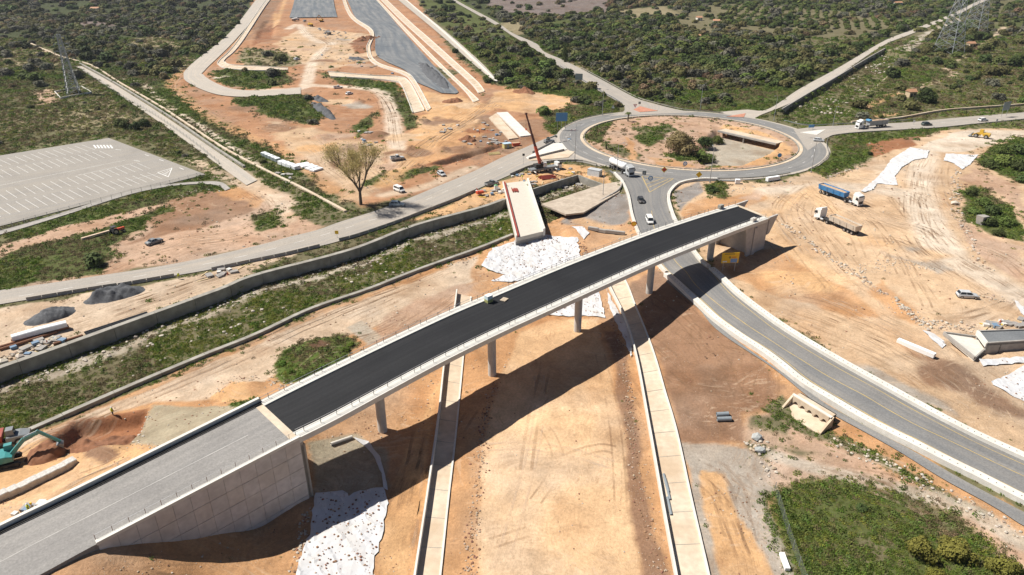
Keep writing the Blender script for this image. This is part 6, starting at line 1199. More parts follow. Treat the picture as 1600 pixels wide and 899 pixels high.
sheet('geotextile_sheet', [(1478,241),(1528,243),(1515,258),(1503,266),(1490,256),(1474,252)], 'white geotextile patch on the slope right of the tracks', .05, .3)
sheet('geotextile_sheet', [(1548,598),(1572,588),(1600,572),(1640,560),(1640,650),(1600,628),(1570,614)], 'white geotextile sheet at the right edge below the underpass', .3, .3)
sheet('geotextile_sheet', [(1530,564),(1560,562),(1600,558),(1640,556),(1640,566),(1590,568),(1550,572),(1535,574)], 'narrow white geotextile strip in front of the concrete underpass', .1, .3)
sheet('geotextile_sheet', [(1583,470),(1590,472),(1605,490),(1605,500),(1592,486)], 'small white sheet remnant at the right edge above the underpass', .0)
sheet('geotextile_sheet', [(1442,516),(1460,522),(1480,538),(1472,545),(1452,528)], 'white sheet remnant at the left tip of the underpass apron', .1)
if SPK: P = np.vstack([a for a, b in SPK]); s = np.concatenate([b for a, b in SPK]); scatter('sheet_clods', P, np.stack([s, s, s * .7], 1), rng.choice([2, 5, 2, 5, 1], len(s)), ROCK, 'brown soil clods and stones weighing down the white sheets', cat='stones')

# ---------------------------------------------------------------- slab bridge over the river
RED_F = mat('red_formwork', (.30,.06,.04), .6, .2, 2)
sb = empty('slab_bridge', at(815, 330, -.5), 0, 'white concrete slab bridge under construction crossing the river beside the crane', 'bridge'); SL = Vector(sb.location)
A, B, C_, D_ = [np.array([*un(x, y, -.15), -.15]) for x, y in ((806,372),(852,361),(826,282),(785,287))]
def sp(o): o.parent = sb; o.location = -SL; return o
sp(MB().hexa([A - (0, 0, 1.1), B - (0, 0, 1.1), C_ - (0, 0, 1.1), D_ - (0, 0, 1.1)], [A, B, C_, D_]).build('slab', mat('slab_white', (.54,.50,.43), .85, .08, 1, var2=.3, scale2=.2, tint=(.55,.48,.40))))
nd = (B - A) / np.linalg.norm(B - A); ld = (D_ - A) / np.linalg.norm(D_ - A)
for P0, P1, sgn, m_, hh, ww, nm in ((A, D_, 1, CONC_W, .75, .35, 'side_kerb'), (B, C_, -1, CONC_W, .9, .7, 'side_kerb')):
    a, b = P0 + nd * sgn * .05, P1 + nd * sgn * .05; sp(MB().hexa([a - ld * .15 - (0, 0, 1.2), a + nd * sgn * ww - ld * .15 - (0, 0, 1.2), b + nd * sgn * ww - (0, 0, 1.2), b - (0, 0, 1.2)], [a - ld * .15 + (0, 0, hh), a + nd * sgn * ww - ld * .15 + (0, 0, hh), b + nd * sgn * ww + (0, 0, hh), b + (0, 0, hh)]).build(nm, m_))
sp(MB().hexa([A + nd * .42 + (0, 0, .02), A + nd * 1.1 + (0, 0, .02), D_ + nd * 1.1 + (0, 0, .02), D_ + nd * .42 + (0, 0, .02)], [A + nd * .42 + (0, 0, .55), A + nd * 1.1 + (0, 0, .55), D_ + nd * 1.1 + (0, 0, .55), D_ + nd * .42 + (0, 0, .55)]).build('red_formwork', RED_F))
w2 = np.linalg.norm(B - A); sp(MB().hexa([A + ld * .3 - (0, 0, 4.2), B + ld * .3 - (0, 0, 4.2), B + ld * 1.2 - (0, 0, 4.2), A + ld * 1.2 - (0, 0, 4.2)], [A + ld * .3 - (0, 0, 1.05), B + ld * .3 - (0, 0, 1.05), B + ld * 1.2 - (0, 0, 1.05), A + ld * 1.2 - (0, 0, 1.05)]).build('abutment_wall', CONC_G))
q = D_ * .8 + A * .2 + nd * w2 * .4; o = empty('formwork_stack', Vector(q) + Vector((0, 0, .02)), math.atan2(ld[1], ld[0]), 'stack of red formwork panels lying on the white slab', 'formwork')
for k in range(6): MB().box((random.uniform(-.3, .3), -.9 + k * .36, .12 + .22 * (k % 2)), (3.4, .3, .2), random.uniform(-.06, .06)).build('formwork_panel', RED_F, o)
p = at(856, 279); o = empty('formwork_stack', p, R(18), 'pile of dark red steel formwork between crane and river opening', 'formwork')
for k in range(7): MB().box((random.uniform(-.6, .6), -1.2 + k * .4, .25 + .25 * (k % 3)), (5.4, .35, .35), random.uniform(-.08, .08)).build('formwork_panel', RED_F, o)
CONC_DUST = mat('concrete_dusty', (.46,.385,.305), .9, .2, .8, var2=.5, scale2=.3, tint=(.30,.235,.175))
# covered river: wall of the opening and concrete cover
river_wall('river_opening_wall', np.array([un(x, y, -.2) for x, y in [(832,296),(866,285),(903,273.5)]]), -4, -.1, .5, CONC_D, 'weathered concrete wall on the far side of the square river opening')
river_wall('river_opening_wall', np.array([un(x, y, -.2) for x, y in [(904,274),(922,281),(942,288)]]), -4, -.1, .5, CONC_D, 'short concrete wall at the right end of the river opening')
cv = np.array([un(x, y, -.05) for x, y in [(846,319),(941,288),(972,283),(968,300),(945,313),(912,332),(884,335)]]); o = MB().prism([tuple(p) for p in cv], -.55, -.05).build('culvert_cover', CONC_DUST); tag(o, 'dusty flat concrete slab covering the river below the container', 'slab')
wall_o = wall('cover_parapet', [(884,336),(912,331),(945,312),(966,299),(974,284)], .35, -.5, .75, CONC_G); tag(wall_o, 'curved low parapet along the edge of the dusty concrete cover', 'parapet')
# sunken passage inside the roundabout
ia, ib = [np.array([*un(x, y, -.1), -.1]) for x, y in ((1122,204.5),(1213,225))]; di = (ib - ia) / np.linalg.norm(ib - ia); ni = np.array([-di[1], di[0], 0])
o = empty('culvert_portal', Vector(ia), 0, 'dark wide culvert opening with concrete beam inside the roundabout', 'culvert'); OL = Vector(ia)
for nm, f in (('beam', MB().hexa([ia - ni * .4 - (0, 0, .5), ib - ni * .4 - (0, 0, .5), ib + ni * .4 - (0, 0, .5), ia + ni * .4 - (0, 0, .5)], [ia - ni * .4 + (0, 0, .2), ib - ni * .4 + (0, 0, .2), ib + ni * .4 + (0, 0, .2), ia + ni * .4 + (0, 0, .2)])), ('back_wall', MB().hexa([ia + ni * 5 - (0, 0, 4), ib + ni * 5 - (0, 0, 4), ib + ni * 5.4 - (0, 0, 4), ia + ni * 5.4 - (0, 0, 4)], [ia + ni * 5 - (0, 0, .3), ib + ni * 5 - (0, 0, .3), ib + ni * 5.4 - (0, 0, .3), ia + ni * 5.4 - (0, 0, .3)]))):
    q = f.build(nm, CONC_G, o); q.location = -OL
q = MB().bar(ia + di * 13 - ni * .1 - (0, 0, 3.5), ia + di * 13 - ni * .1 - (0, 0, .4), .4).build('column', CONC_G, o); q.location = -OL
q = MB().hexa([ia + ni * .4 - (0, 0, .1), ib + ni * .4 - (0, 0, .1), ib + ni * 5.4 - (0, 0, .1), ia + ni * 5.4 - (0, 0, .1)], [ia + ni * .4 + (0, 0, .1), ib + ni * .4 + (0, 0, .1), ib + ni * 5.4 + (0, 0, .1), ia + ni * 5.4 + (0, 0, .1)]).build('roof_slab', CONC_Y, o); q.location = -OL
# five-arched culvert under the lower right road
ca = np.array([*un(1238,634,-2.9), -2.9]); cb = np.array([*un(1293,668,-2.9), -2.9]); dc = (cb - ca); Lc = np.linalg.norm(dc); dc /= Lc; nc = np.array([dc[1], -dc[0], 0])
cu = empty('arched_culvert', Vector(ca), math.atan2(dc[1], dc[0]), 'cream concrete culvert with five small arches below the lower right road', 'culvert'); bw = Lc / 5
for k in range(5):
    x0 = k * bw; g = bw * .16; r_ = bw / 2 - g; P = [(x0, .75), (x0 + g, .75)] + [(x0 + bw / 2 - r_ * math.cos(t), .8 + r_ * 1.15 * math.sin(t)) for t in np.linspace(0, math.pi, 11)] + [(x0 + bw - g, .75), (x0 + bw, .75), (x0 + bw, 2.3), (x0, 2.3)]
    m_ = MB(); n = len(P); m_.v = [(x, -.3, z) for x, z in P] + [(x, .3, z) for x, z in P]; m_.f = [tuple(range(n)), tuple(reversed(range(n, 2 * n)))] + [(i, (i + 1) % n, n + (i + 1) % n, n + i) for i in range(n)]; m_.build('arch_bay', CONC_Y, cu)
MB().box((Lc / 2, 1.7, .9), (Lc, .2, 2.6)).build('back_wall', BLACK, cu); MB().box((Lc / 2, 1.0, 2.1), (Lc, 1.3, .18)).build('roof_slab', CONC_Y, cu); MB().box((Lc / 2, .1, 2.32), (Lc + .6, .6, .14)).build('coping', CONC_W, cu)  # black back wall paints in the darkness behind the arches
MB().hexa([(-.4, -2.6, -.9), (Lc + .4, -2.6, -.9), (Lc + .3, .28, -.9), (-.3, .28, -.9)], [(-.4, -2.6, -.25), (Lc + .4, -2.6, -.25), (Lc + .3, .28, .74), (-.3, .28, .74)]).build('apron', CONC_Y, cu)
for x in (-.35, Lc + .35): MB().hexa([(x - .2, -2.6, -1), (x + .2, -2.6, -1), (x + .2, .4, -1), (x - .2, .4, -1)], [(x - .2, -2.6, .1), (x + .2, -2.6, .1), (x + .2, .4, 2.4), (x - .2, .4, 2.4)]).build('wing_wall', CONC_Y, cu)
# box underpass at the right edge
zt = .9; u0 = np.array([*un(1528,517,zt), zt]); u1 = np.array([*un(1543,537,zt), zt]); u2_ = np.array([*un(1680,528,zt), zt]); u3 = np.array([*un(1680,512,zt), zt])
un_ = empty('underpass', Vector(u1), 0, 'concrete box underpass under construction with sloping apron at the right edge', 'underpass'); UL = Vector(u1)
def up_(o): o.parent = un_; o.location = -UL; return o
up_(MB().hexa([u0 - (0, 0, .5), u1 - (0, 0, .5), u2_ - (0, 0, .5), u3 - (0, 0, .5)], [u0 - (0, 0, .12), u1 - (0, 0, .12), u2_ - (0, 0, .12), u3 - (0, 0, .12)]).build('roof_slab', A_BASE))
for a, b, s in ((u1, u2_, .35), (u0, u3, -.35)):
    d = b - a; n_ = np.array([-d[1], d[0], 0]) / np.linalg.norm(d[:2]) * s; up_(MB().hexa([a - (0, 0, 3.6), b - (0, 0, 3.6), b + n_ - (0, 0, 3.6), a + n_ - (0, 0, 3.6)], [a + (0, 0, .15), b + (0, 0, .15), b + n_ + (0, 0, .15), a + n_ + (0, 0, .15)]).build('side_wall', CONC_G))
d = u1 - u0; L_ = np.linalg.norm(d); rz = math.atan2(d[1], d[0]); lx = (u2_ - u1) / np.linalg.norm(u2_ - u1)
up_(MB().hexa([u0 + lx * 3 - (0, 0, 3.6), u1 + lx * 3 - (0, 0, 3.6), u1 + lx * 3.3 - (0, 0, 3.6), u0 + lx * 3.3 - (0, 0, 3.6)], [u0 + lx * 3 - (0, 0, .5), u1 + lx * 3 - (0, 0, .5), u1 + lx * 3.3 - (0, 0, .5), u0 + lx * 3.3 - (0, 0, .5)]).build('black_shade_wall', BLACK))  # black wall across the passage stands in for the shade inside
up_(MB().hexa([u0 - lx * .3 - (0, 0, .9), u1 - lx * .3 - (0, 0, .9), u1 + lx * .3 - (0, 0, .9), u0 + lx * .3 - (0, 0, .9)], [u0 - lx * .3 + (0, 0, .1), u1 - lx * .3 + (0, 0, .1), u1 + lx * .3 + (0, 0, .1), u0 + lx * .3 + (0, 0, .1)]).build('portal_beam', CONC_W))
ap = [np.array([*un(x, y, z), z]) for x, y, z in ((1474,522,-.3),(1526,530,-1.3),(1538,549,-1.4),(1522,562,-.9))]; up_(MB().hexa([p - (0, 0, .4) for p in ap], [p + (0, 0, .25) for p in ap]).build('apron', CONC_W))
for a, b in ((ap[0], ap[3]), (ap[3], ap[2]), (ap[0], ap[1])): up_(MB().bar(a + (0, 0, .2), b + (0, 0, .35), .3, .7).build('wing_wall', CONC_G))
# two precast deck strips near the crane
for pts, m_, lab in (([(764,186),(775,179),(810,217),(795,219)], CONC_Y, 'cream precast deck slab left of a pair near the crane'), ([(776,178),(793,177),(830,213),(813,215)], CONC_W, 'white precast deck slab right of a pair near the crane')):
    Pq = [at(*p) for p in pts]; zz = max(p.z for p in Pq) + .1; o = MB().hexa([(p.x, p.y, zz - .8) for p in Pq], [(p.x, p.y, zz + .35) for p in Pq]).build('deck_slab', m_); tag(o, lab, 'slab')
# ---------------------------------------------------------------- roadside barriers, each block a thing
def jersey(Lb=3.0, Hb=.85):
    P = [(-.3, 0), (.3, 0), (.3, .12), (.12, .38), (.08, Hb), (-.08, Hb), (-.12, .38), (-.3, .12)]; m_ = MB(); m_.loft([[(x, y, z) for y, z in P] for x in (-Lb / 2, Lb / 2)]); return m_
JM = [jersey().mesh('concrete_barrier', CONC_G), jersey().mesh('concrete_barrier', CONC_D)]
def barrier_row(px, where, gap=.12, skip=0.0, mk=0):
    Q = smooth(gxy(px), .5); s = np.r_[0, np.cumsum(np.linalg.norm(np.diff(Q, axis=0), axis=1))]; t = 1.5
    kk_ = 0
    while t < s[-1] - 1:
        if random.random() >= skip:
            kk_ += 1; c = np.array([np.interp(t, s, Q[:, k]) for k in (0, 1)]); d = np.array([np.interp(t + .5, s, Q[:, k]) - np.interp(t - .5, s, Q[:, k]) for k in (0, 1)])
            o = bpy.data.objects.new('concrete_barrier', JM[mk]); COL.objects.link(o); o.location = (c[0], c[1], max(gz(*c), hb(*c)) + .06); o.rotation_euler.z = math.atan2(d[1], d[0]) + random.uniform(-.015, .015); tag(o, '%d%s from left: grey barrier block in the row %s' % (kk_, {1: 'st', 2: 'nd', 3: 'rd'}.get(kk_ % 10 if not 10 < kk_ < 20 else 0, 'th'), where), 'barrier', 'barrier blocks ' + where)
        t += 3.0 + gap
barrier_row([(42,470.5),(150,452.5),(180,448)], 'at the far left road edge'); barrier_row([(185,448),(290,429.5)], 'before the works track'); barrier_row([(331,423),(400,408.5),(450,398),(505,385)], 'left of the yellow sign')
barrier_row([(530,377),(560,369),(620,348.5),(650,337),(712,313),(752,295.5)], 'opposite the bare tree', mk=1); barrier_row([(797,275),(815,267),(828,262),(850,256.5),(866,254),(905,253.5),(935,260)], 'on the road edge behind the crane', mk=1)
barrier_row([(826,250),(850,244),(886,235)], 'by the pale traffic island'); barrier_row([(832,240),(850,231),(868,222)], 'beyond the pale traffic island')
# guard rails round the roundabout (posts are parts)
GP = MB().box((0, 0, .2), (.12, .12, 1.0)).mesh('rail_post', STEEL)
def guard_rail(px, label, world=False, hgt=.7, step=4.0, m_=None):
    Q = smooth(np.asarray(px) if world else gxy(px), 1.0); e = empty('guard_rail', (*Q[0], hb(*Q[0])), 0, label, 'guard rail'); q = wall('rail_beam', Q, .12, hgt - .33, hgt, m_ or STEEL, world=True); q.parent = e; q.location = -Vector(e.location); s = np.r_[0, np.cumsum(np.linalg.norm(np.diff(Q, axis=0), axis=1))]
    for t in np.arange(0, s[-1], step): c = [np.interp(t, s, Q[:, k]) for k in (0, 1)]; child('rail_post', GP, e, (c[0] - e.location.x, c[1] - e.location.y, hb(*c) - e.location.z + .1))
aa = np.linspace(R(158), R(118), 20); guard_rail(RB_C + (RB_R + 10.3) * np.stack([np.cos(aa), np.sin(aa)], 1), 'guard rail on the outer left of the roundabout beside the blue billboard', True, m_=CONC_D)
guard_rail([(972,163),(958,154),(940,144),(907,124),(875,104)], 'guard rail left of the country road behind the roundabout'); guard_rail([(1090,175),(1060,171),(1020,161),(990,151),(940,124),(907,106.5)], 'guard rail right of the country road behind the roundabout', m_=CONC_D)
aa = np.linspace(R(78), R(60), 12); guard_rail(RB_C + (RB_R + 10.6) * np.stack([np.cos(aa), np.sin(aa)], 1), 'guard rail on the far side of the roundabout below the woodland', True, m_=CONC_D)
aa = np.linspace(R(-100), R(-62), 18); guard_rail(RB_C + (RB_R + 10.4) * np.stack([np.cos(aa), np.sin(aa)], 1), 'dark guard rail on the near side of the roundabout', True, m_=CONC_D)
guard_rail([(1262,268),(1280,258),(1294,243),(1292,232),(1292,222),(1300,214),(1340,209),(1425,204),(1525,195.5),(1600,188)], 'guard rail curling from the roundabout along the near side of the right road', m_=CONC_D); guard_rail([(1225,190),(1260,197),(1307,195.5),(1385,192),(1430,188)], 'guard rail on the far side of the right road')
aa = np.linspace(0, 2 * math.pi, 73); e = empty('island_kerb', (*RB_C, 0), 0, 'low dotted kerb ring round the planted roundabout centre', 'kerb')
kb = MB().box((0, 0, .12), (2.9, .35, .5)).mesh('kerb_block', CONC_D)
for k in range(84): t = 2 * math.pi * k / 84; child('kerb_block', kb, e, ((RB_R - .6) * math.cos(t), (RB_R - .6) * math.sin(t), hb(*(RB_C + (RB_R - .6) * np.array([math.cos(t), math.sin(t)])))), t + math.pi / 2)
tag(wall('roadside_wall', [(1330,193),(1400,187),(1470,175),(1530,170),(1600,165)], .8, -.3, 1.0, CONC_Y), 'low cream wall along the track behind the right road', 'wall')
# ---------------------------------------------------------------- lamp posts, signs, boards, pylons
def lamp(px, py, hgt, label, arm=(1, 0)):
    p = at(px, py); e = empty('street_lamp', p, 0, label, 'street lamp', None); MB().tube((0, 0, -.2), (0, 0, hgt), .14, .07, 8).build('pole', STEEL, e); MB().bar((0, 0, hgt), (arm[0] * 1.6, arm[1] * 1.6, hgt + .25), .07).build('arm', STEEL, e); MB().box((arm[0] * 1.9, arm[1] * 1.9, hgt + .25), (.8, .35, .14), math.atan2(arm[1], arm[0])).build('lamp_head', STEEL, e); MB().box((0, 0, .1), (.5, .5, .4)).build('base', CONC_G, e)
for a in [(941,181,12,'street lamp on the outer left of the roundabout near the country road',(1,-.2)),(898,253,14,'street lamp right of the crane at the roundabout edge',(1,.3)),(963.5,273,11,'street lamp behind the cement tanker',(1,.5)),(1094,172.5,12,'street lamp at the woodland edge behind the roundabout',(0,-1)),(1209,188.5,11,'street lamp at the channel wall right of the roundabout',(-.8,-.6)),(1109,285.5,12,'street lamp on the near side of the roundabout',(0,1)),(1267,270,12,'street lamp at the right exit of the roundabout',(-1,.3)),(1301,197.5,9,'street lamp beside the blue tarp lorry',(0,-1)),(942,307,10,'thin pole standing on the dusty concrete cover',(1,0))]: lamp(*a)
def board(px, py, w, hgt, clear, m_, label, rz=0.0, name='billboard', cat_='billboard', posts=2, back=None, z=None):
    p = at(px, py) if z is None else at(px, py, z); e = empty(name, p, rz, label, cat_); b = MB().box((0, 0, clear + hgt / 2), (w, .08, hgt)).build('panel', m_, e)
    for k in range(posts): x = 0 if posts == 1 else -w * .35 + w * .7 * k / (posts - 1); MB().bar((x, .09, -.2), (x, .09, clear + hgt * .9), .11).build('post', STEEL, e)
    return e, b
BLUEB = mat('sign_blue', (.10,.27,.50), .5, .05, 2); GREYB = mat('sign_back', (.30,.34,.35), .5, .1, 2, metal=.3); YELS = mat('sign_yellow', (.80,.50,.02), .5, .05, 2); REDS = mat('sign_red', (.60,.05,.04), .5, .05, 2); WHS = mat('sign_white', (.80,.80,.78), .5, .04, 2); BKS = mat('sign_black', (.03,.03,.03), .6, .05, 2)
board(877, 204, 5.0, 3.6, 4.2, BLUEB, 'blue billboard on posts left of the roundabout', R(8), posts=3); board(904, 134, 4.2, 3.4, 3.2, GREYB, 'grey direction board seen beside the country road', R(-15)); board(1568, 183, 5.0, 3.8, 3.4, GREYB, 'grey back of a large road sign at the right edge', R(25))
e, b = board(1138, 424, 4.4, 2.8, 2.2, YELS, 'yellow project board standing in the bridge shadow by the right abutment', R(4), 'project_board', 'sign')
MB().box((.98, -.06, 2.85), (1.7, .04, 1.05)).build('blue_panel', mat('print_blue', (.16,.32,.62), .5, .2, 3), e); MB().box((-1.3, -.06, 2.62), (1.1, .04, .34)).build('white_label', WHS, e); MB().tube((-.15, -.045, 3.75), (-.15, -.08, 3.75), .26, .26, 14).build('emblem', BKS, e); MB().tube((-.15, -.05, 3.75), (-.15, -.09, 3.75), .13, .13, 12).build('emblem_centre', YELS, e); MB().box((.95, -.06, 3.75), (1.2, .04, .28)).build('red_label', mat('print_orange', (.65,.22,.05), .5, .1, 3), e); MB().box((-.2, -.06, 4.65), (2.6, .04, .14)).build('title_band', BKS, e)
def sign(px, py, shape, label, hgt=2.6, r=.55, cols=(REDS, WHS), rz=0.0):
    p = at(px, py); e = empty('road_sign', p, rz, label, 'road sign'); MB().tube((0, .06, -.2), (0, .06, hgt + r * .8), .045, .045, 6).build('post', STEEL, e); n = dict(round=18, yield_=3, square=4, diamond=4, tri=3)[shape]; o_ = dict(round=0, yield_=R(-90), square=R(45), diamond=0, tri=R(90))[shape]
    for k, (rr, m_) in enumerate(((r, cols[0]), (r * .68, cols[1]))):
        q = MB(); P = [(rr * math.cos(2 * math.pi * i / n + o_), rr * math.sin(2 * math.pi * i / n + o_) + hgt) for i in range(n)]; q.loft([[(x, -.02 - .02 * k, z) for x, z in P], [(x, .02 - .02 * k, z) for x, z in P]]); q.build('sign_face' if k == 0 else 'sign_centre', m_, e)
    return e
sign(1037, 275, 'diamond', 'yellow give way sign left of the two yellow signs on the near roundabout side', 2.4, 1.1, (YELS, REDS)); sign(1091, 284, 'diamond', 'yellow diamond sign on the near guard rail of the roundabout', 2.6, 1.1, (YELS, YELS)); sign(1016, 286, 'round', 'round blue arrow sign on the hatched splitter', 1.8, .85, (BLUEB, WHS)); sign(1006, 279, 'square', 'dark square sign back at the hatched splitter', 2.2, .9, (BKS, GREYB)); sign(1070, 262, 'round', 'round blue sign low in the roundabout centre', 1.4, .8, (BLUEB, WHS))
sign(1217, 250, 'round', 'round dark blue sign on the right side of the roundabout centre', 1.8, .8, (BLUEB, BLUEB)); sign(992, 172, 'yield_', 'red give way triangle on the splitter of the country road', 2.4, 1.1, (REDS, WHS)); sign(999, 166, 'square', 'dark sign beyond the red give way triangle', 1.8, .8, (BKS, GREYB)); sign(957.5, 175, 'tri', 'pale triangular sign on the verge by the country road', 2.2, 1.1, (GREYB, WHS)); sign(527, 372, 'square', 'yellow works sign on the near road edge left of the bare tree', 1.8, .7, (YELS, YELS)); sign(990, 357, 'round', 'round orange works sign on the parapet above the bridge', 1.4, .8, (mat('sign_orange', (.75,.28,.03), .5, .05, 2), YELS))
sign(893, 206, 'square', 'left of two slim red works markers on the roundabout lane', .9, .4, (REDS, WHS)); sign(898, 206, 'square', 'right of two slim red works markers on the roundabout lane', .9, .4, (REDS, WHS)); sign(1427, 196, 'square', 'small sign at the far edge of the right road', 2.0, .6, (WHS, WHS)); sign(1556, 195, 'square', 'small white sign on the near edge of the right road', 2.0, .6, (WHS, WHS)); sign(818, 276, 'square', 'slim dark sign at the head of the slab bridge', 2.6, .45, (BKS, BKS)); sign(818, 258, 'square', 'tall dark traffic signal left of the crane boom', 4.0, .6, (BKS, BKS))
board(1267, 203, 2.6, 1.2, 1.2, BLUEB, 'low blue direction sign on the right splitter island', R(10), 'road_sign', 'road sign')
def pylon(px, py, Hp, bw_, tw, label, rz=.3, arms=3):
    p = at(px, py); e = empty('power_pylon', p, rz, label, 'pylon'); c = lambda t: bw_ / 2 * (1 - t) ** 1.3 + tw / 2; lv = np.linspace(0, 1, 11); q = MB()
    for sx_, sy_ in ((-1, -1), (1, -1), (1, 1), (-1, 1)):
        m_ = MB()
        for a, b in zip(lv[:-1], lv[1:]): m_.bar((sx_ * c(a), sy_ * c(a), a * Hp), (sx_ * c(b), sy_ * c(b), b * Hp), .30)
        m_.build('leg', STEEL, e)
    for a, b in zip(lv[:-1], lv[1:]):
        K = ((-1, -1), (1, -1), (1, 1), (-1, 1))
        for i in range(4):
            (x0, y0), (x1, y1) = K[i], K[(i + 1) % 4]; q.bar((x0 * c(a), y0 * c(a), a * Hp), (x1 * c(b), y1 * c(b), b * Hp), .17); q.bar((x1 * c(a), y1 * c(a), a * Hp), (x0 * c(b), y0 * c(b), b * Hp), .17); q.bar((x0 * c(b), y0 * c(b), b * Hp), (x1 * c(b), y1 * c(b), b * Hp), .15)
    q.build('bracing', STEEL, e)
    for k in range(arms):
        z = Hp * (.72 + .12 * k); w = Hp * (.13 - .02 * k); m_ = MB()
        for s in (-1, 1): m_.bar((0, -.5, z), (s * w, 0, z + .2), .16); m_.bar((0, .5, z), (s * w, 0, z + .2), .16); m_.bar((0, 0, z + 1.4), (s * w, 0, z + .2), .14)
        m_.build('cross_arm', STEEL, e)
        for s in (-1, 1): MB().tube((s * w, 0, z + .1), (s * w, 0, z - 1.3), .14, .14, 6).build('insulator', GREYB, e)
pylon(116, 147, 30, 4.5, 1.4, 'slim lattice power pylon in the left scrubland', R(20)); pylon(1481, 82, 52, 13, 2.2, 'large lattice power pylon at the upper right, nearer of two', R(30)); pylon(1521, 52, 55, 13, 2.2, 'large lattice power pylon at the upper right, farther of two', R(30))
P4 = [at(*p) for p in ((86,145),(128,137),(143,146),(95,155))]; e = empty('pylon_compound', P4[0], 0, 'low white wall round the base of the slim left pylon', 'wall')
for a, b in zip(P4, P4[1:] + P4[:1]): q = MB().bar(a + Vector((0, 0, .4)), b + Vector((0, 0, .4)), .3, 1.0).build('wall_side', CONC_W, e); q.location = -P4[0]
# site container and other stored things
c0, c1, c2 = at(918, 276), at(934, 279), at(940, 273); d = c1 - c0; rz = math.atan2(d.y, d.x); e = empty('site_container', (c0 + c2) / 2, rz, 'white site container on the dusty pad beside the cement tanker', 'container'); MB().box((0, 0, 1.5), (4.6, 2.5, 2.6)).build('body', W_, e); MB().box((0, 0, 2.86), (4.7, 2.6, .12)).build('roof', SIL, e)
for x in (-1.9, 1.9): MB().box((x, 0, .1), (.3, 2.4, .25)).build('skid', CHAS, e)
MB().box((2.31, -.4, 1.3), (.03, .9, 1.9)).build('door', GREYB, e); MB().box((2.31, .7, 1.9), (.03, .6, .7)).build('window', GLASS, e)
p = at(792, 231); e = empty('site_hut', p, R(25), 'blue roofed site hut with yellow side by the trench left of the road', 'hut'); MB().box((0, 0, .9), (3.2, 2.2, 1.8)).build('body', mat('hut_yellow', (.55,.48,.20), .6, .1, 2), e); MB().box((0, 0, 1.88), (3.4, 2.4, .16)).build('roof', mat('hut_blue', (.45,.58,.68), .5, .1, 2), e); MB().box((0, -1.11, .8), (.8, .04, 1.5)).build('door', GREYB, e)
p = at(773, 241); e = empty('timber_stack', p, R(20), 'stack of yellowish boards beside the site hut', 'boards')
for k in range(6): MB().box((random.uniform(-.3, .3), -.9 + .36 * k, .15 + .16 * (k % 3)), (4.6, .3, .14), random.uniform(-.1, .1)).build('board', mat('board_yellow', (.52,.42,.20), .8, .15, 2), e)
p = at(806, 228); e = empty('skip', p, R(20), 'red steel skip beside the blue roofed hut', 'skip'); MB().hexa([(-1.2, -.8, 0), (1.2, -.8, 0), (1.2, .8, 0), (-1.2, .8, 0)], [(-1.7, -.95, 1.3), (1.7, -.95, 1.3), (1.7, .95, 1.3), (-1.7, .95, 1.3)]).build('body', CRED, e); MB().box((0, 0, 1.32), (3.0, 1.6, .08)).build('rubble_load', LOAD, e); MB().bar((-1.7, -1, .9), (1.7, -1, .9), .1).build('rim', CRED, e)
WRAP = mat('white_wrap', (.80,.81,.82), .5, .08, 2, bump=.2)
ORD = ['first', 'second', 'third', 'fourth', 'fifth', 'sixth', 'seventh', 'eighth', 'ninth', 'tenth', 'eleventh', 'twelfth']
def row(name, a, b, n, size, m_, label, cat_, group, jit=.05, z=0.0, strap=None):
    P0, P1 = at(*a), at(*b); rz = math.atan2(P1.y - P0.y, P1.x - P0.x); first = None
    for k in range(n):
        t = (k + .5) / n; p = P0.lerp(P1, t); e = empty(name, (p.x, p.y, gz(p.x, p.y) + z), rz + random.uniform(-jit, jit), label if n == 1 else '%s from the left: %s' % (ORD[k], label), cat_, group)
        MB().box((0, 0, .12), (size[0] * .96, size[1] * .96, .16)).build('pallet', CHAS, e); MB().box((0, 0, .2 + size[2] / 2), size).build('load', m_, e); MB().box((0, 0, .22 + size[2]), (size[0] * .9, size[1] * .9, .06)).build('cover', strap or WRAP, e)
row('block_pallet', (-20,792), (119,727), 9, (1.6,1.4,1.0), mat('block_grey', (.52,.48,.43), .85, .2, 2, var2=.5, scale2=1.2), 'block pallet in the long row behind the ramp', 'pallet', 'pallets in the long row behind the ramp', .06, strap=mat('block_cover', (.50,.475,.44), .8, .35, 2.5))
row('panel_rack', (411,243), (436,254), 5, (2.2,2.0,1.2), GREYB, 'grey stacked panels on the dirt left of the white packs', 'panels', 'grey panel stacks by the dirt track', .02); row('white_pack', (438,256), (466,266), 4, (2.6,2.4,1.2), WRAP, 'white wrapped pack in the row beside the grey panels', 'pack', 'white packs by the dirt track', .05); row('white_pack', (470,257), (498,268), 4, (2.4,4.5,.5), WRAP, 'flat white covered stack on orange soil left of the bare tree', 'pack', 'flat white stacks left of the bare tree', .25)
row('bulk_bag', (1198,284), (1216,281), 5, (1.3,1.2,1.2), WRAP, 'white bulk bag in the row below the roundabout', 'bag', 'white bulk bags below the roundabout', .2); row('bulk_bag', (1150,287), (1154,287), 1, (1.5,1.4,1.3), WRAP, 'single white bulk bag left of the bag row', 'bag', None, .2)
row('concrete_block', (920,362), (975,367), 4, (3.0,.9,.8), CONC_G, 'grey concrete block in the short row behind the bridge', 'block', 'concrete blocks behind the bridge', .1, strap=CONC_G)
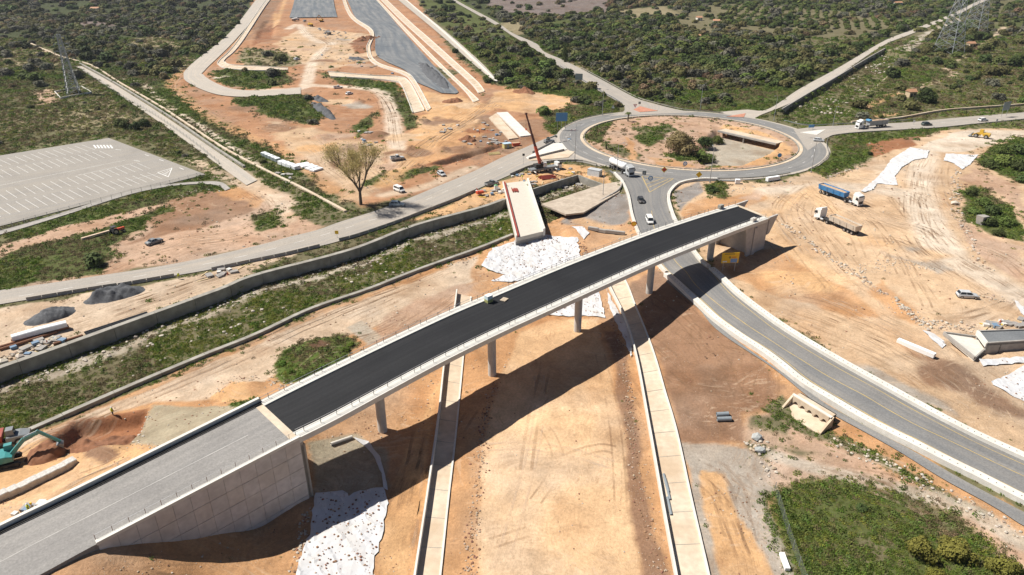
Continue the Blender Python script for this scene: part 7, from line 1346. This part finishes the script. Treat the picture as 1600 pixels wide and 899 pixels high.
def pipes(pxs, r, m_, label, name='pipe', z=0.0, group=None):
    for (a, b) in pxs:
        A, B = at(*a), at(*b); o = MB(); d = (B - A); n_ = 12; o.tube(Vector((0, 0, r)), d + Vector((0, 0, r)), r, r, n_, caps=False); o.tube(Vector((0, 0, r)), d + Vector((0, 0, r)), r * .8, r * .8, n_, caps=False); q = o.build(name, m_); q.location = A + Vector((0, 0, z)); tag(q, label, 'pipe', group)
PIPE_G = mat('pipe_grey', (.22,.25,.27), .5, .1, 2); PIPE_B = mat('pipe_black', (.035,.037,.042), .5, .15, 2)
pipes([((517,696),(550,684))], .28, CONC_W, 'pale grey pipe lying on gravel under the left end of the bridge'); pipes([((1037,742),(1047,782)),((1039,748),(1045,770)),((1043,778),(1049,806))], .22, PIPE_G, 'grey pipe length lying inside the right drain', group='grey pipes in the right drain'); pipes([((1119,651),(1138,650)),((1120,658),(1142,657))], .42, PIPE_G, 'short grey blue pipe on the brown slope right of the drain', group='grey pipes on the brown slope')
pipes([((132 + k * 1.5, 521 + k * 2.0), (230 + k * 1.5, 489 + k * 2.0)) for k in range(5)], .2, PIPE_B, 'long black pipe in the bundle on the river wall', group='black pipes on the river wall'); pipes([((0,549),(90,521)),((0,545),(88,518)),((84,540),(130,526))], .3, RUST, 'rust red steel tube beside the works track', group='rust red tubes beside the works track')
e = put('wrapped_load', (36,531), (92,517), 'long white wrapped load on rusty beams beside the works track', 'load', dz=0); MB().loft([sect(-5, .7, .5, 1.6, .8, .15), sect(0, .75, .5, 1.75, .8, .15), sect(5, .7, .5, 1.6, .8, .15)]).build('wrapping', WRAP, e)
for s in (-1, 1): MB().box((0, s * .5, .3), (10.5, .3, .5)).build('beam', RUST, e)
o = MB().box((0, 0, .5), (7.5, 1.0, .9)).build('white_beam', WHS); rz, c = heading((1411,538), (1450,556)); o.location = (c[0], c[1], gz(c[0], c[1])); o.rotation_euler.z = rz; tag(o, 'white boxed beam lying on the slope above the lower right road', 'beam')
o = MB().box((0, 0, .3), (2.2, .7, .5)).build('white_board', WHS); rz, c = heading((1220,865), (1231,895)); o.scale.x = 1.3; o.location = (c[0], c[1], gz(c[0], c[1])); o.rotation_euler.z = rz; tag(o, 'white board lying on gravel by the fence in the foreground', 'board')
for (px, py, s, lab) in [(1183,686,1.1,'grey boulder, upper of two beside the gravel strip'),(1187,706,1.0,'grey boulder, lower of two beside the gravel strip'),(1492,320,1.3,'pale boulder where the stone line bends on the right site'),(5,568,1.2,'broken concrete lump at the left end of the river wall rubble'),(32,560,1.1,'broken concrete lump between the wall rubble and the white load'),(90,532,1.0,'broken concrete lump right of the white wrapped load')]:
    o = bpy.data.objects.new('boulder', rock_mesh('boulder', mat('boulder_grey', (.36,.37,.36), .9, .25, 1.5, bump=.3) if px > 1000 and px < 1300 else RK[0], px)); COL.objects.link(o); p = at(px, py); o.location = p + Vector((0, 0, s * .4)); o.scale = (s, s * .85, s * .8); tag(o, lab, 'boulder')
o = MB().hexa([(-1.1, -.9, 0), (1.1, -.9, 0), (1.1, .9, 0), (-1.1, .9, 0)], [(-1.5, -1.1, 2.6), (1.5, -.9, 2.4), (1.5, .9, 2.4), (-1.5, 1.1, 2.6)]).build('concrete_hut', CONC_G); o.location = at(1533, 350); o.rotation_euler.z = .4; tag(o, 'small grey concrete structure among the bushes on the right', 'hut')
# gravel and soil heaps
GRAV = mat('grey_gravel', (.095,.098,.105), .95, .3, 2.5, bump=.5); REDS_ = mat('red_soil', (.22,.10,.052), .95, .3, 1.5, bump=.6)
def heap(px, a, b, w, hgt, m_, label):
    rz, c = heading(a, b); L = np.linalg.norm((gp(*a) - gp(*b))[:2]); mb = MB(); nx_, ny_ = 44, 22; V = []; f0 = rng.uniform(0, 100)
    for i in range(nx_ + 1):
        for j in range(ny_ + 1):
            u_, v_ = i / nx_ * 2 - 1, j / ny_ * 2 - 1; rr = max(0, 1 - (abs(u_) ** 2.2 + v_ * v_)); x = u_ * L / 2; y = v_ * w / 2; nz_ = float(fbm(np.array([x + f0]), np.array([y]), 2.6, 4, 3)[0]); nf_ = float(fbm(np.array([x + f0]), np.array([y]), .7, 2, 13)[0]); rr = max(0, rr + (nz_ - .5) * .9 * min(1, rr * 4)); z = hgt * (rr ** 1.05) * (.6 + .9 * nz_) + (nf_ - .5) * .35 * min(1, rr * 4); gx_ = c[0] + x * math.cos(rz) - y * math.sin(rz); gy_ = c[1] + x * math.sin(rz) + y * math.cos(rz); V.append((x, y, z - .12 + gz(gx_, gy_) - gz(c[0], c[1])))
    mb.v = V; mb.f = [(i * (ny_ + 1) + j, (i + 1) * (ny_ + 1) + j, (i + 1) * (ny_ + 1) + j + 1, i * (ny_ + 1) + j + 1) for i in range(nx_) for j in range(ny_)]; o = mb.build('heap', m_, None, True); o.location = (c[0], c[1], gz(c[0], c[1])); o.rotation_euler.z = rz; tag(o, label, 'heap')
heap(0, (35,507), (122,482), 6, 1.6, GRAV, 'dark gravel heap, left of two along the works track'); heap(0, (128,474), (230,450), 6.5, 1.7, GRAV, 'dark gravel heap, right of two along the works track'); heap(0, (655,97), (700,142), 10, 2.6, GRAV, 'dark gravel heap at the near tip of the motorway strip'); heap(0, (488,160), (522,188), 6, 2, GRAV, 'grey gravel ridge in the upper corridor below the dirt track'); heap(0, (485,152), (512,160), 6, 1.5, GRAV, 'low grey gravel heap above the gravel ridge')
heap(0, (95,700), (215,668), 9, 2.2, REDS_, 'red brown soil heap in the excavated pit'); heap(0, (40,714), (105,708), 6, 1.8, REDS_, 'dark soil heap under the excavator bucket'); heap(0, (550,66), (596,58), 10, 2.4, REDS_, 'red soil heap beside the motorway strip'); heap(0, (802,142), (835,148), 8, 2, REDS_, 'red soil mound at the edge of the orange clearing'); heap(0, (718,217), (742,222), 6, 1.8, REDS_, 'dark red soil heap left of the deck slabs'); heap(0, (690,160), (725,158), 8, 1.4, REDS_, 'brown soil heap at the end of the motorway strip'); heap(0, (545,92), (572,94), 6, 1.4, GRAV, 'dark rubble heap by the upper dirt track')
# fences
FPOST = MB().box((0, 0, .95), (.08, .08, 1.9)).mesh('fence_post', STEEL)
def mesh_mat(name, col, alpha):
    m, nt, n, l, b = nodes_of(name); b.inputs['Base Color'].default_value = (*col, 1); nz = n.new('ShaderNodeTexNoise'); nz.inputs['Scale'].default_value = 3; mr = n.new('ShaderNodeMapRange'); mr.inputs['To Min'].default_value = alpha * .6; mr.inputs['To Max'].default_value = alpha * 1.4; l.new(nz.outputs['Fac'], mr.inputs['Value']); l.new(mr.outputs['Result'], b.inputs['Alpha']); return m
WIRE = mesh_mat('wire_mesh', (.30,.34,.31), .16)
def fence(px, label, step=3.2, hgt=1.8):
    Q = smooth(gxy(px), 1.0); e = empty('wire_fence', (*Q[0], gz(*Q[0])), 0, label, 'fence'); s = np.r_[0, np.cumsum(np.linalg.norm(np.diff(Q, axis=0), axis=1))]; loc = Vector(e.location); m_ = MB()
    for t in np.arange(0, s[-1] + .1, step): c = [np.interp(t, s, Q[:, k]) for k in (0, 1)]; child('fence_post', FPOST, e, (c[0] - loc.x, c[1] - loc.y, gz(*c) - loc.z))
    n = int(s[-1] / step) + 1; C = resample(Q, n + 1)
    m_.loft([[(c[0], c[1], gz(*c) + .05), (c[0], c[1], gz(*c) + hgt)] for c in C], closed=False); q = m_.build('wire_netting', WIRE, e, fix=False); q.location = -loc
    q = MB(); q.loft([[(c[0], c[1] - .015, gz(*c) + hgt - .03), (c[0], c[1] + .015, gz(*c) + hgt - .03), (c[0], c[1], gz(*c) + hgt)] for c in C]); q = q.build('top_wire', STEEL, e); q.location = -loc
fence([(-60,377),(0,361),(100,333),(200,306),(321,276)], 'wire fence with posts along the near side of the parking lot'); fence([(1210,768),(1220,800),(1232,840),(1246,880),(1258,915)], 'wire fence on the left side of the green plot in the foreground', 3.0); fence([(125,108),(180,145),(240,180),(300,222),(345,258)], 'wire fence along the left gravel track', 5, 1.5)
# ---------------------------------------------------------------- people
VEST = mat('hi_vis', (.62,.70,.03), .7, .1, 3); CLOTH = mat('work_clothes', (.05,.055,.08), .85, .2, 3); SKIN = mat('skin', (.45,.28,.20), .6, .05, 3); HELM = mat('helmet', (.80,.80,.78), .4, .05, 3)
def person_mesh():
    P = [(0,0,.95,.15),(0,0,1.2,.15),(0,0,1.42,.15),(0,0,1.52,.065),(0,0,1.66,.10),(0,.11,.9,.10),(.04,.13,.5,.075),(0,.14,.08,.055),(.14,.15,.03,.05),(0,-.11,.9,.10),(-.05,-.13,.5,.075),(-.08,-.14,.08,.055),(.06,-.15,.03,.05),(0,.21,1.4,.07),(.06,.28,1.14,.05),(.22,.24,.95,.04),(.28,.22,.90,.045),(0,-.21,1.4,.07),(.03,-.29,1.14,.05),(.16,-.27,.92,.04),(.22,-.26,.86,.045)]
    E_ = [(0,1),(1,2),(2,3),(3,4),(0,5),(5,6),(6,7),(7,8),(0,9),(9,10),(10,11),(11,12),(2,13),(13,14),(14,15),(15,16),(2,17),(17,18),(18,19),(19,20)]
    me = bpy.data.meshes.new('body'); me.from_pydata([p[:3] for p in P], E_, []); o = bpy.data.objects.new('tmp_body', me); COL.objects.link(o); md = o.modifiers.new('skin', 'SKIN'); sd_ = o.modifiers.new('sub', 'SUBSURF'); sd_.levels = 1; sd_.render_levels = 1
    for k, p in enumerate(P): me.skin_vertices[0].data[k].radius = (p[3], p[3]); me.skin_vertices[0].data[k].use_root = (k == 0)
    dg = bpy.context.evaluated_depsgraph_get(); ev = o.evaluated_get(dg); m2 = bpy.data.meshes.new_from_object(ev); bpy.data.objects.remove(o); m2.materials.clear(); m2.materials.append(CLOTH); m2.materials.append(SKIN)
    for p in m2.polygons: p.material_index = 1 if p.center.z > 1.5 or (p.center.z < 1.0 and p.center.x > .16 and p.center.z > .5) else 0
    return m2
PM = person_mesh()
def person(px, py, label, rz=0.0, z=None):
    p = at(px, py) if z is None else at(px, py, z); e = empty('person', p, rz, label, 'person'); child('body', PM, e); v = MB(); v.loft([[(r_ * 1.0 * math.cos(t), r_ * 1.5 * math.sin(t), zz) for t in np.linspace(0, 2 * math.pi, 11)[:-1]] for zz, r_ in ((.88, .19), (1.15, .185), (1.42, .175), (1.5, .1))]); v.build('vest', VEST, e)
    h_ = MB(); h_.loft([[(r_ * math.cos(t), r_ * math.sin(t), zz) for t in np.linspace(0, 2 * math.pi, 11)[:-1]] for zz, r_ in ((1.68, .165), (1.7, .135), (1.78, .11), (1.83, .05))]); h_.build('helmet', HELM, e)
person(177, 649, 'worker in yellow vest standing at the edge of the red pit', 1.2); person(280, 436, 'worker in yellow vest beside the end of the roadside barriers', 2.5); person(47, 802, 'worker in yellow vest beside the tripod at the lower left ramp edge', .5); person(816, 280, 'worker in yellow vest at the head of the white slab bridge', .3)
p = at(53, 800); e = empty('survey_tripod', p, 0, 'survey tripod at the lower left edge of the ramp', 'tripod')
for k in range(3): MB().bar((.5 * math.cos(2.1 * k), .5 * math.sin(2.1 * k), 0), (0, 0, 1.4), .06).build('leg', mat('tripod_wood', (.55,.36,.12), .7, .1, 3), e)
MB().box((0, 0, 1.55), (.22, .2, .32)).build('instrument', YELS, e)
# ---------------------------------------------------------------- single trees
def bare_tree(px, py, Hh, label, leafy=900, spread=.42, lm=None, twigs=True, name='bare_tree', seed=4, lift=.3):
    r = random.Random(seed); p = at(px, py); e = empty(name, p, 0, label, 'tree'); t = MB(); tips = []
    def grow(a, d, L, rad, lev):
        b = a + d * L; t.tube(a, b, rad, rad * .68, 7 if lev < 2 else 4, caps=False)
        if lev >= 6: tips.append(b); return
        n = 3 if lev < 3 else 2
        for k in range(n + (1 if lev == 0 else 0)):
            ax = Vector((r.uniform(-1, 1), r.uniform(-1, 1), r.uniform(-.1, .25))); nd_ = (d + ax * (1.15 if lev == 0 else .8 if lev == 1 else .55) + Vector((0, 0, .22))).normalized(); grow(a + d * L * r.uniform(.8, 1.0), nd_, L * r.uniform(.74, .90), rad * .6, lev + 1)
        if lev > 2: tips.append(b)
    grow(Vector((0, 0, -.3)), Vector((.02, .02, 1)).normalized(), Hh * lift * .8, Hh * .028, 0); t.build('trunk', BARK, e, fix=False)
    C = []; Nn = []; rr = np.random.default_rng(seed)
    for k in range(leafy): q = np.array(tips[rr.integers(len(tips))]) + rr.normal(size=3) * Hh * .034; C.append(q); Nn.append(rr.normal(size=3))
    me = quads_mesh('crown', C, Nn, rr.uniform(.5, 1.2, leafy) * Hh * .0048, lm or LM_Y, 2.0); child('crown', me, e)
BUD = leafmat('bud_leaf', (.42,.36,.15), .1, thin=.4)
bare_tree(564, 320, 20.5, 'tall bare spreading tree with yellow buds beside the road', 13000, lm=BUD, seed=12)
def leafy_tree(px, py, r_, hh, label, m_, seed, nq=1500, leaf=.06, name='leafy_tree', z=None):
    p = at(px, py); e = empty(name, p, random.uniform(0, 6), label, 'tree'); e.scale = (r_, r_, hh / 1.15); child('crown', crown_mesh('crown', m_, nq, 16, .8, leaf, seed, .62, (.25, .42)), e); child('trunk', TRUNK, e)
leafy_tree(1062, 238, 8.2, 9.0, 'large brownish willow bush in the roundabout centre', leafmat('willow_leaf', (.25,.20,.095), .1, thin=.3), 30, 3600, .042, 'willow_bush'); leafy_tree(1098, 240, 6.0, 5.5, 'dark green bush right of the brown willow in the roundabout centre', LM[2], 31, 1800, .055, 'willow_bush')
leafy_tree(1445, 160, 6.2, 7.5, 'round dark green tree standing alone in the right scrubland', LM[0], 61, 1400, .075)
leafy_tree(1436, 872, 2.7, 3.4, 'large olive green bush in the foreground plot, left of the group', leafmat('olive_leaf', (.17,.16,.035), .1), 62, 2600, .05); leafy_tree(1492, 868, 2.9, 3.4, 'large olive green bush in the foreground plot, right of the pair', leafmat('olive_leaf', (.1,.1,.03), .1), 63, 2600, .05); leafy_tree(1568, 897, 2.6, 3.0, 'olive green bush at the lower right corner of the green plot', leafmat('olive_leaf', (.1,.1,.03), .1), 64, 2400, .05); leafy_tree(1460, 905, 2.0, 2.2, 'low yellow green bush at the bottom edge of the green plot', LM_Y, 65, 1500, .055); leafy_tree(1346, 796, 1.1, 1.1, 'small dark green bush in the middle of the green plot', LM[0], 66, 900, .07)
leafy_tree(882, 97, 3.0, 13, 'dark narrow cypress beside the country road', LM[0], 67, 900, .08, 'cypress_tree')
for k, (px, py, r_, h_) in enumerate([(1518,305,2.6,2.6),(1535,322,3.2,3.0),(1552,335,3.2,3.2),(1572,352,3.0,2.8),(1545,352,3.0,2.6),(1520,335,2.6,2.2),(1560,368,2.4,2.0)]): leafy_tree(px, py, r_, h_, '%s dark green bush in the isolated clump beside the right dirt track' % ['topmost','upper right','middle right','lower right','lower middle','left','lowest'][k], LM[2 if k % 2 else 0], 70 + k, 900, .075, 'clump_bush')
for k, (px, py, r_, h_) in enumerate([(1545,262,4,3.4),(1570,258,4.4,4),(1592,265,4.2,3.8),(1565,240,4,3.4),(1590,240,4.4,4),(1612,255,5,4),(1600,285,3.6,3)]): leafy_tree(px, py, r_, h_, '%s bush in the dense dark clump at the right edge' % ['leftmost','second from left','front middle','upper left','upper middle','rightmost','lowest'][k], LM[2 if k % 2 else 0], 80 + k, 800, .08, 'clump_bush')
leafy_tree(1112, 300, 2.6, 2.4, 'dark green bush on the soil between slip road and bulk bags', LM[0], 90, 900, .075, 'clump_bush')
for k, (px, py) in enumerate([(185,198),(198,200),(212,203),(225,198)]): leafy_tree(px, py, 3.2, 4, '%s dark bush in the compact row above the parking lot' % ['leftmost','second','third','rightmost'][k], LM[0], 91 + k, 700, .09, 'clump_bush')
for k, (px, py) in enumerate([(440,570),(455,582),(470,590),(540,548),(548,540),(505,575)]): leafy_tree(px, py, 1.2, .9, '%s lush shrub in the weedy patch behind the ramp' % ['leftmost','second left','lower','upper right','rightmost','middle'][k], LM_L, 96 + k, 700, .08, 'weed_shrub')
def palm(px, py, hh, label, seed):
    p = at(px, py); e = empty('palm_tree', p, 0, label, 'tree'); t = MB(); t.tube((0, 0, -.2), (.1, 0, hh), .32, .24, 9); t.build('trunk', BARK, e); r = random.Random(seed); m_ = leafmat('palm_leaf', (.085,.11,.03), .1)
    for k in range(22):
        a = 6.283 * k / 22 + r.uniform(-.1, .1); u_ = r.uniform(.1, 1.0); q = MB(); L = 1.9; prev = None
        for s in range(6):
            t_ = s / 5; x = L * t_ * math.cos(u_ * .9); z = hh + L * t_ * math.sin(u_ * .9) * 1.0 - 1.3 * t_ * t_; w = .28 * math.sin(math.pi * min(1, t_ + .12)) + .02; c, s_ = math.cos(a), math.sin(a); cur = [(x * c - w * -s_ , x * s_ - w * c, z - .1), (x * c, x * s_, z), (x * c + w * -s_, x * s_ + w * c, z - .1)]
            if prev: q.face([prev[0], prev[1], cur[1], cur[0]]); q.face([prev[1], prev[2], cur[2], cur[1]])
            prev = cur
        q.build('frond', m_, e, fix=False)
leafy_tree(1103, 222, 5.2, 4.6, 'dark bush at the left end of the dark culvert opening', LM[0], 131, 1400, .06, 'willow_bush')
leafy_tree(1121, 214, 3.6, 3.6, 'small dark bush at the upper left corner of the sunken culvert floor', LM[2], 132, 1200, .065, 'willow_bush')
palm(981, 190, 3.8, 'taller palm at the far kerb of the roundabout centre', 1); palm(947, 233, 2.6, 'shorter palm at the left kerb of the roundabout centre', 2)
# far houses
for (px, py, w, d_, lab) in [(1092,32,5,5,'tiny white house in the far orchard, left of two'),(1119,37,6,5,'tiny white house in the far orchard, right of two'),(1087,62,7,5,'small cream house among the trees behind the roundabout'),(150,17,9,7,'small ochre house in the far left woodland'),(1403,8,8,6,'small pale house beyond the far right orchard'),(1516,74,5,4,'small stone hut below the large pylons'),(1422,152,4,3.5,'small stone hut left of the lone round tree')]:
    p = at(px, py); e = empty('small_house', p, random.uniform(-.3, .3), lab, 'house'); wm = mat('house_wall', (.70,.66,.58), .85, .1, 1) if py < 60 and px > 500 else mat('house_ochre', (.52,.40,.26), .85, .1, 1); MB().box((0, 0, 1.5), (w, d_, 3)).build('wall', wm, e)
    q = MB(); q.loft([[(x, -d_ / 2 - .3, 3.0), (x, d_ / 2 + .3, 3.0), (x, 0, 4.3)] for x in (-w / 2 - .3, w / 2 + .3)]); q.build('roof', mat('roof_tile', (.45,.24,.14), .8, .15, 1), e); MB().box((-w * .2, -d_ / 2 - .02, 1.0), (1.0, .05, 2.0)).build('door', CHAS, e); MB().box((w * .25, -d_ / 2 - .02, 1.7), (1.1, .05, 1.0)).build('window', GLASS, e)

# ---------------------------------------------------------------- air
hz = MB().box((0, 2500, 36), (9400, 7400, 84)).mesh('haze', None); hm = bpy.data.materials.new('haze_air'); hm.use_nodes = True; hn = hm.node_tree.nodes; hn.clear(); ho = hn.new('ShaderNodeOutputMaterial'); pv = hn.new('ShaderNodeVolumePrincipled'); pv.inputs['Color'].default_value = (.86, .92, 1.0, 1); pv.inputs['Density'].default_value = .00006; pv.inputs['Anisotropy'].default_value = .2; hm.node_tree.links.new(pv.outputs[0], ho.inputs['Volume']); hz.materials.append(hm)
ho_ = bpy.data.objects.new('haze', hz); COL.objects.link(ho_); ho_['kind'] = 'stuff'; ho_['label'] = 'thin pale haze over the far countryside'

# ---------------------------------------------------------------- small clutter of a working site
CM = [mat('clutter_%d' % k, c, .7, .2, 3) for k, c in enumerate([(.55,.42,.24), (.62,.60,.56), (.45,.10,.05), (.16,.24,.34), (.30,.28,.26), (.62,.45,.05)])]
CL = [MB().box((0, 0, .06), (2.6, .25, .1)).mesh('plank', CM[0]), MB().box((0, 0, .25), (.9, .8, .5)).mesh('crate', CM[1]), MB().tube((0, 0, 0), (0, 0, .75), .22, .04, 8).mesh('cone', CM[2]), MB().box((0, 0, .3), (1.2, .9, .6)).mesh('crate', CM[3]), MB().box((0, 0, .2), (1.8, 1.2, .4)).mesh('slab', CM[4]), MB().tube((-1.2, 0, .12), (1.2, 0, .12), .12, .12, 8).mesh('tube', CM[5])]
pts = []
for poly_, n in [([(495,45),(545,50),(560,62),(510,60)],45), ([(500,85),(560,90),(590,100),(520,105)],30), ([(735,190),(765,185),(795,222),(760,235),(725,225)],40), ([(795,275),(850,262),(900,262),(930,275),(880,284),(835,290)],50), ([(745,300),(785,290),(790,305),(752,312)],25), ([(1535,505),(1600,498),(1600,512),(1540,514)],30), ([(545,205),(580,200),(590,230),(560,235)],18), ([(400,255),(450,272),(480,290),(440,285)],25), ([(20,545),(90,525),(100,535),(40,560)],25), ([(300,432),(400,412),(400,420),(320,440)],14), ([(880,210),(895,205),(890,225),(875,225)],12), ([(20,800),(90,775),(80,800),(30,820)],14), ([(560,90),(640,110),(620,118),(560,105)],18), ([(690,195),(720,190),(715,205),(690,208)],12)]:
    W_p = gxy(poly_); lo, hi = W_p.min(0), W_p.max(0); c = lo + rng.uniform(0, 1, (n * 4, 2)) * (hi - lo); c = c[sdist(W_p, c[:, 0], c[:, 1]) > 0][:n]; pts.append(c)
c = np.vstack(pts); s = rng.uniform(.7, 1.3, len(c)); scatter('site_debris', np.c_[c, gzv(c[:, 0], c[:, 1]) + .02], np.stack([s, s, s], 1), rng.choice([0, 0, 0, 1, 2, 3, 4, 4, 4, 5, 1, 0, 4, 4], len(c)), CL, 'small scattered planks, crates, cones and tubes on the building site', cat='debris')
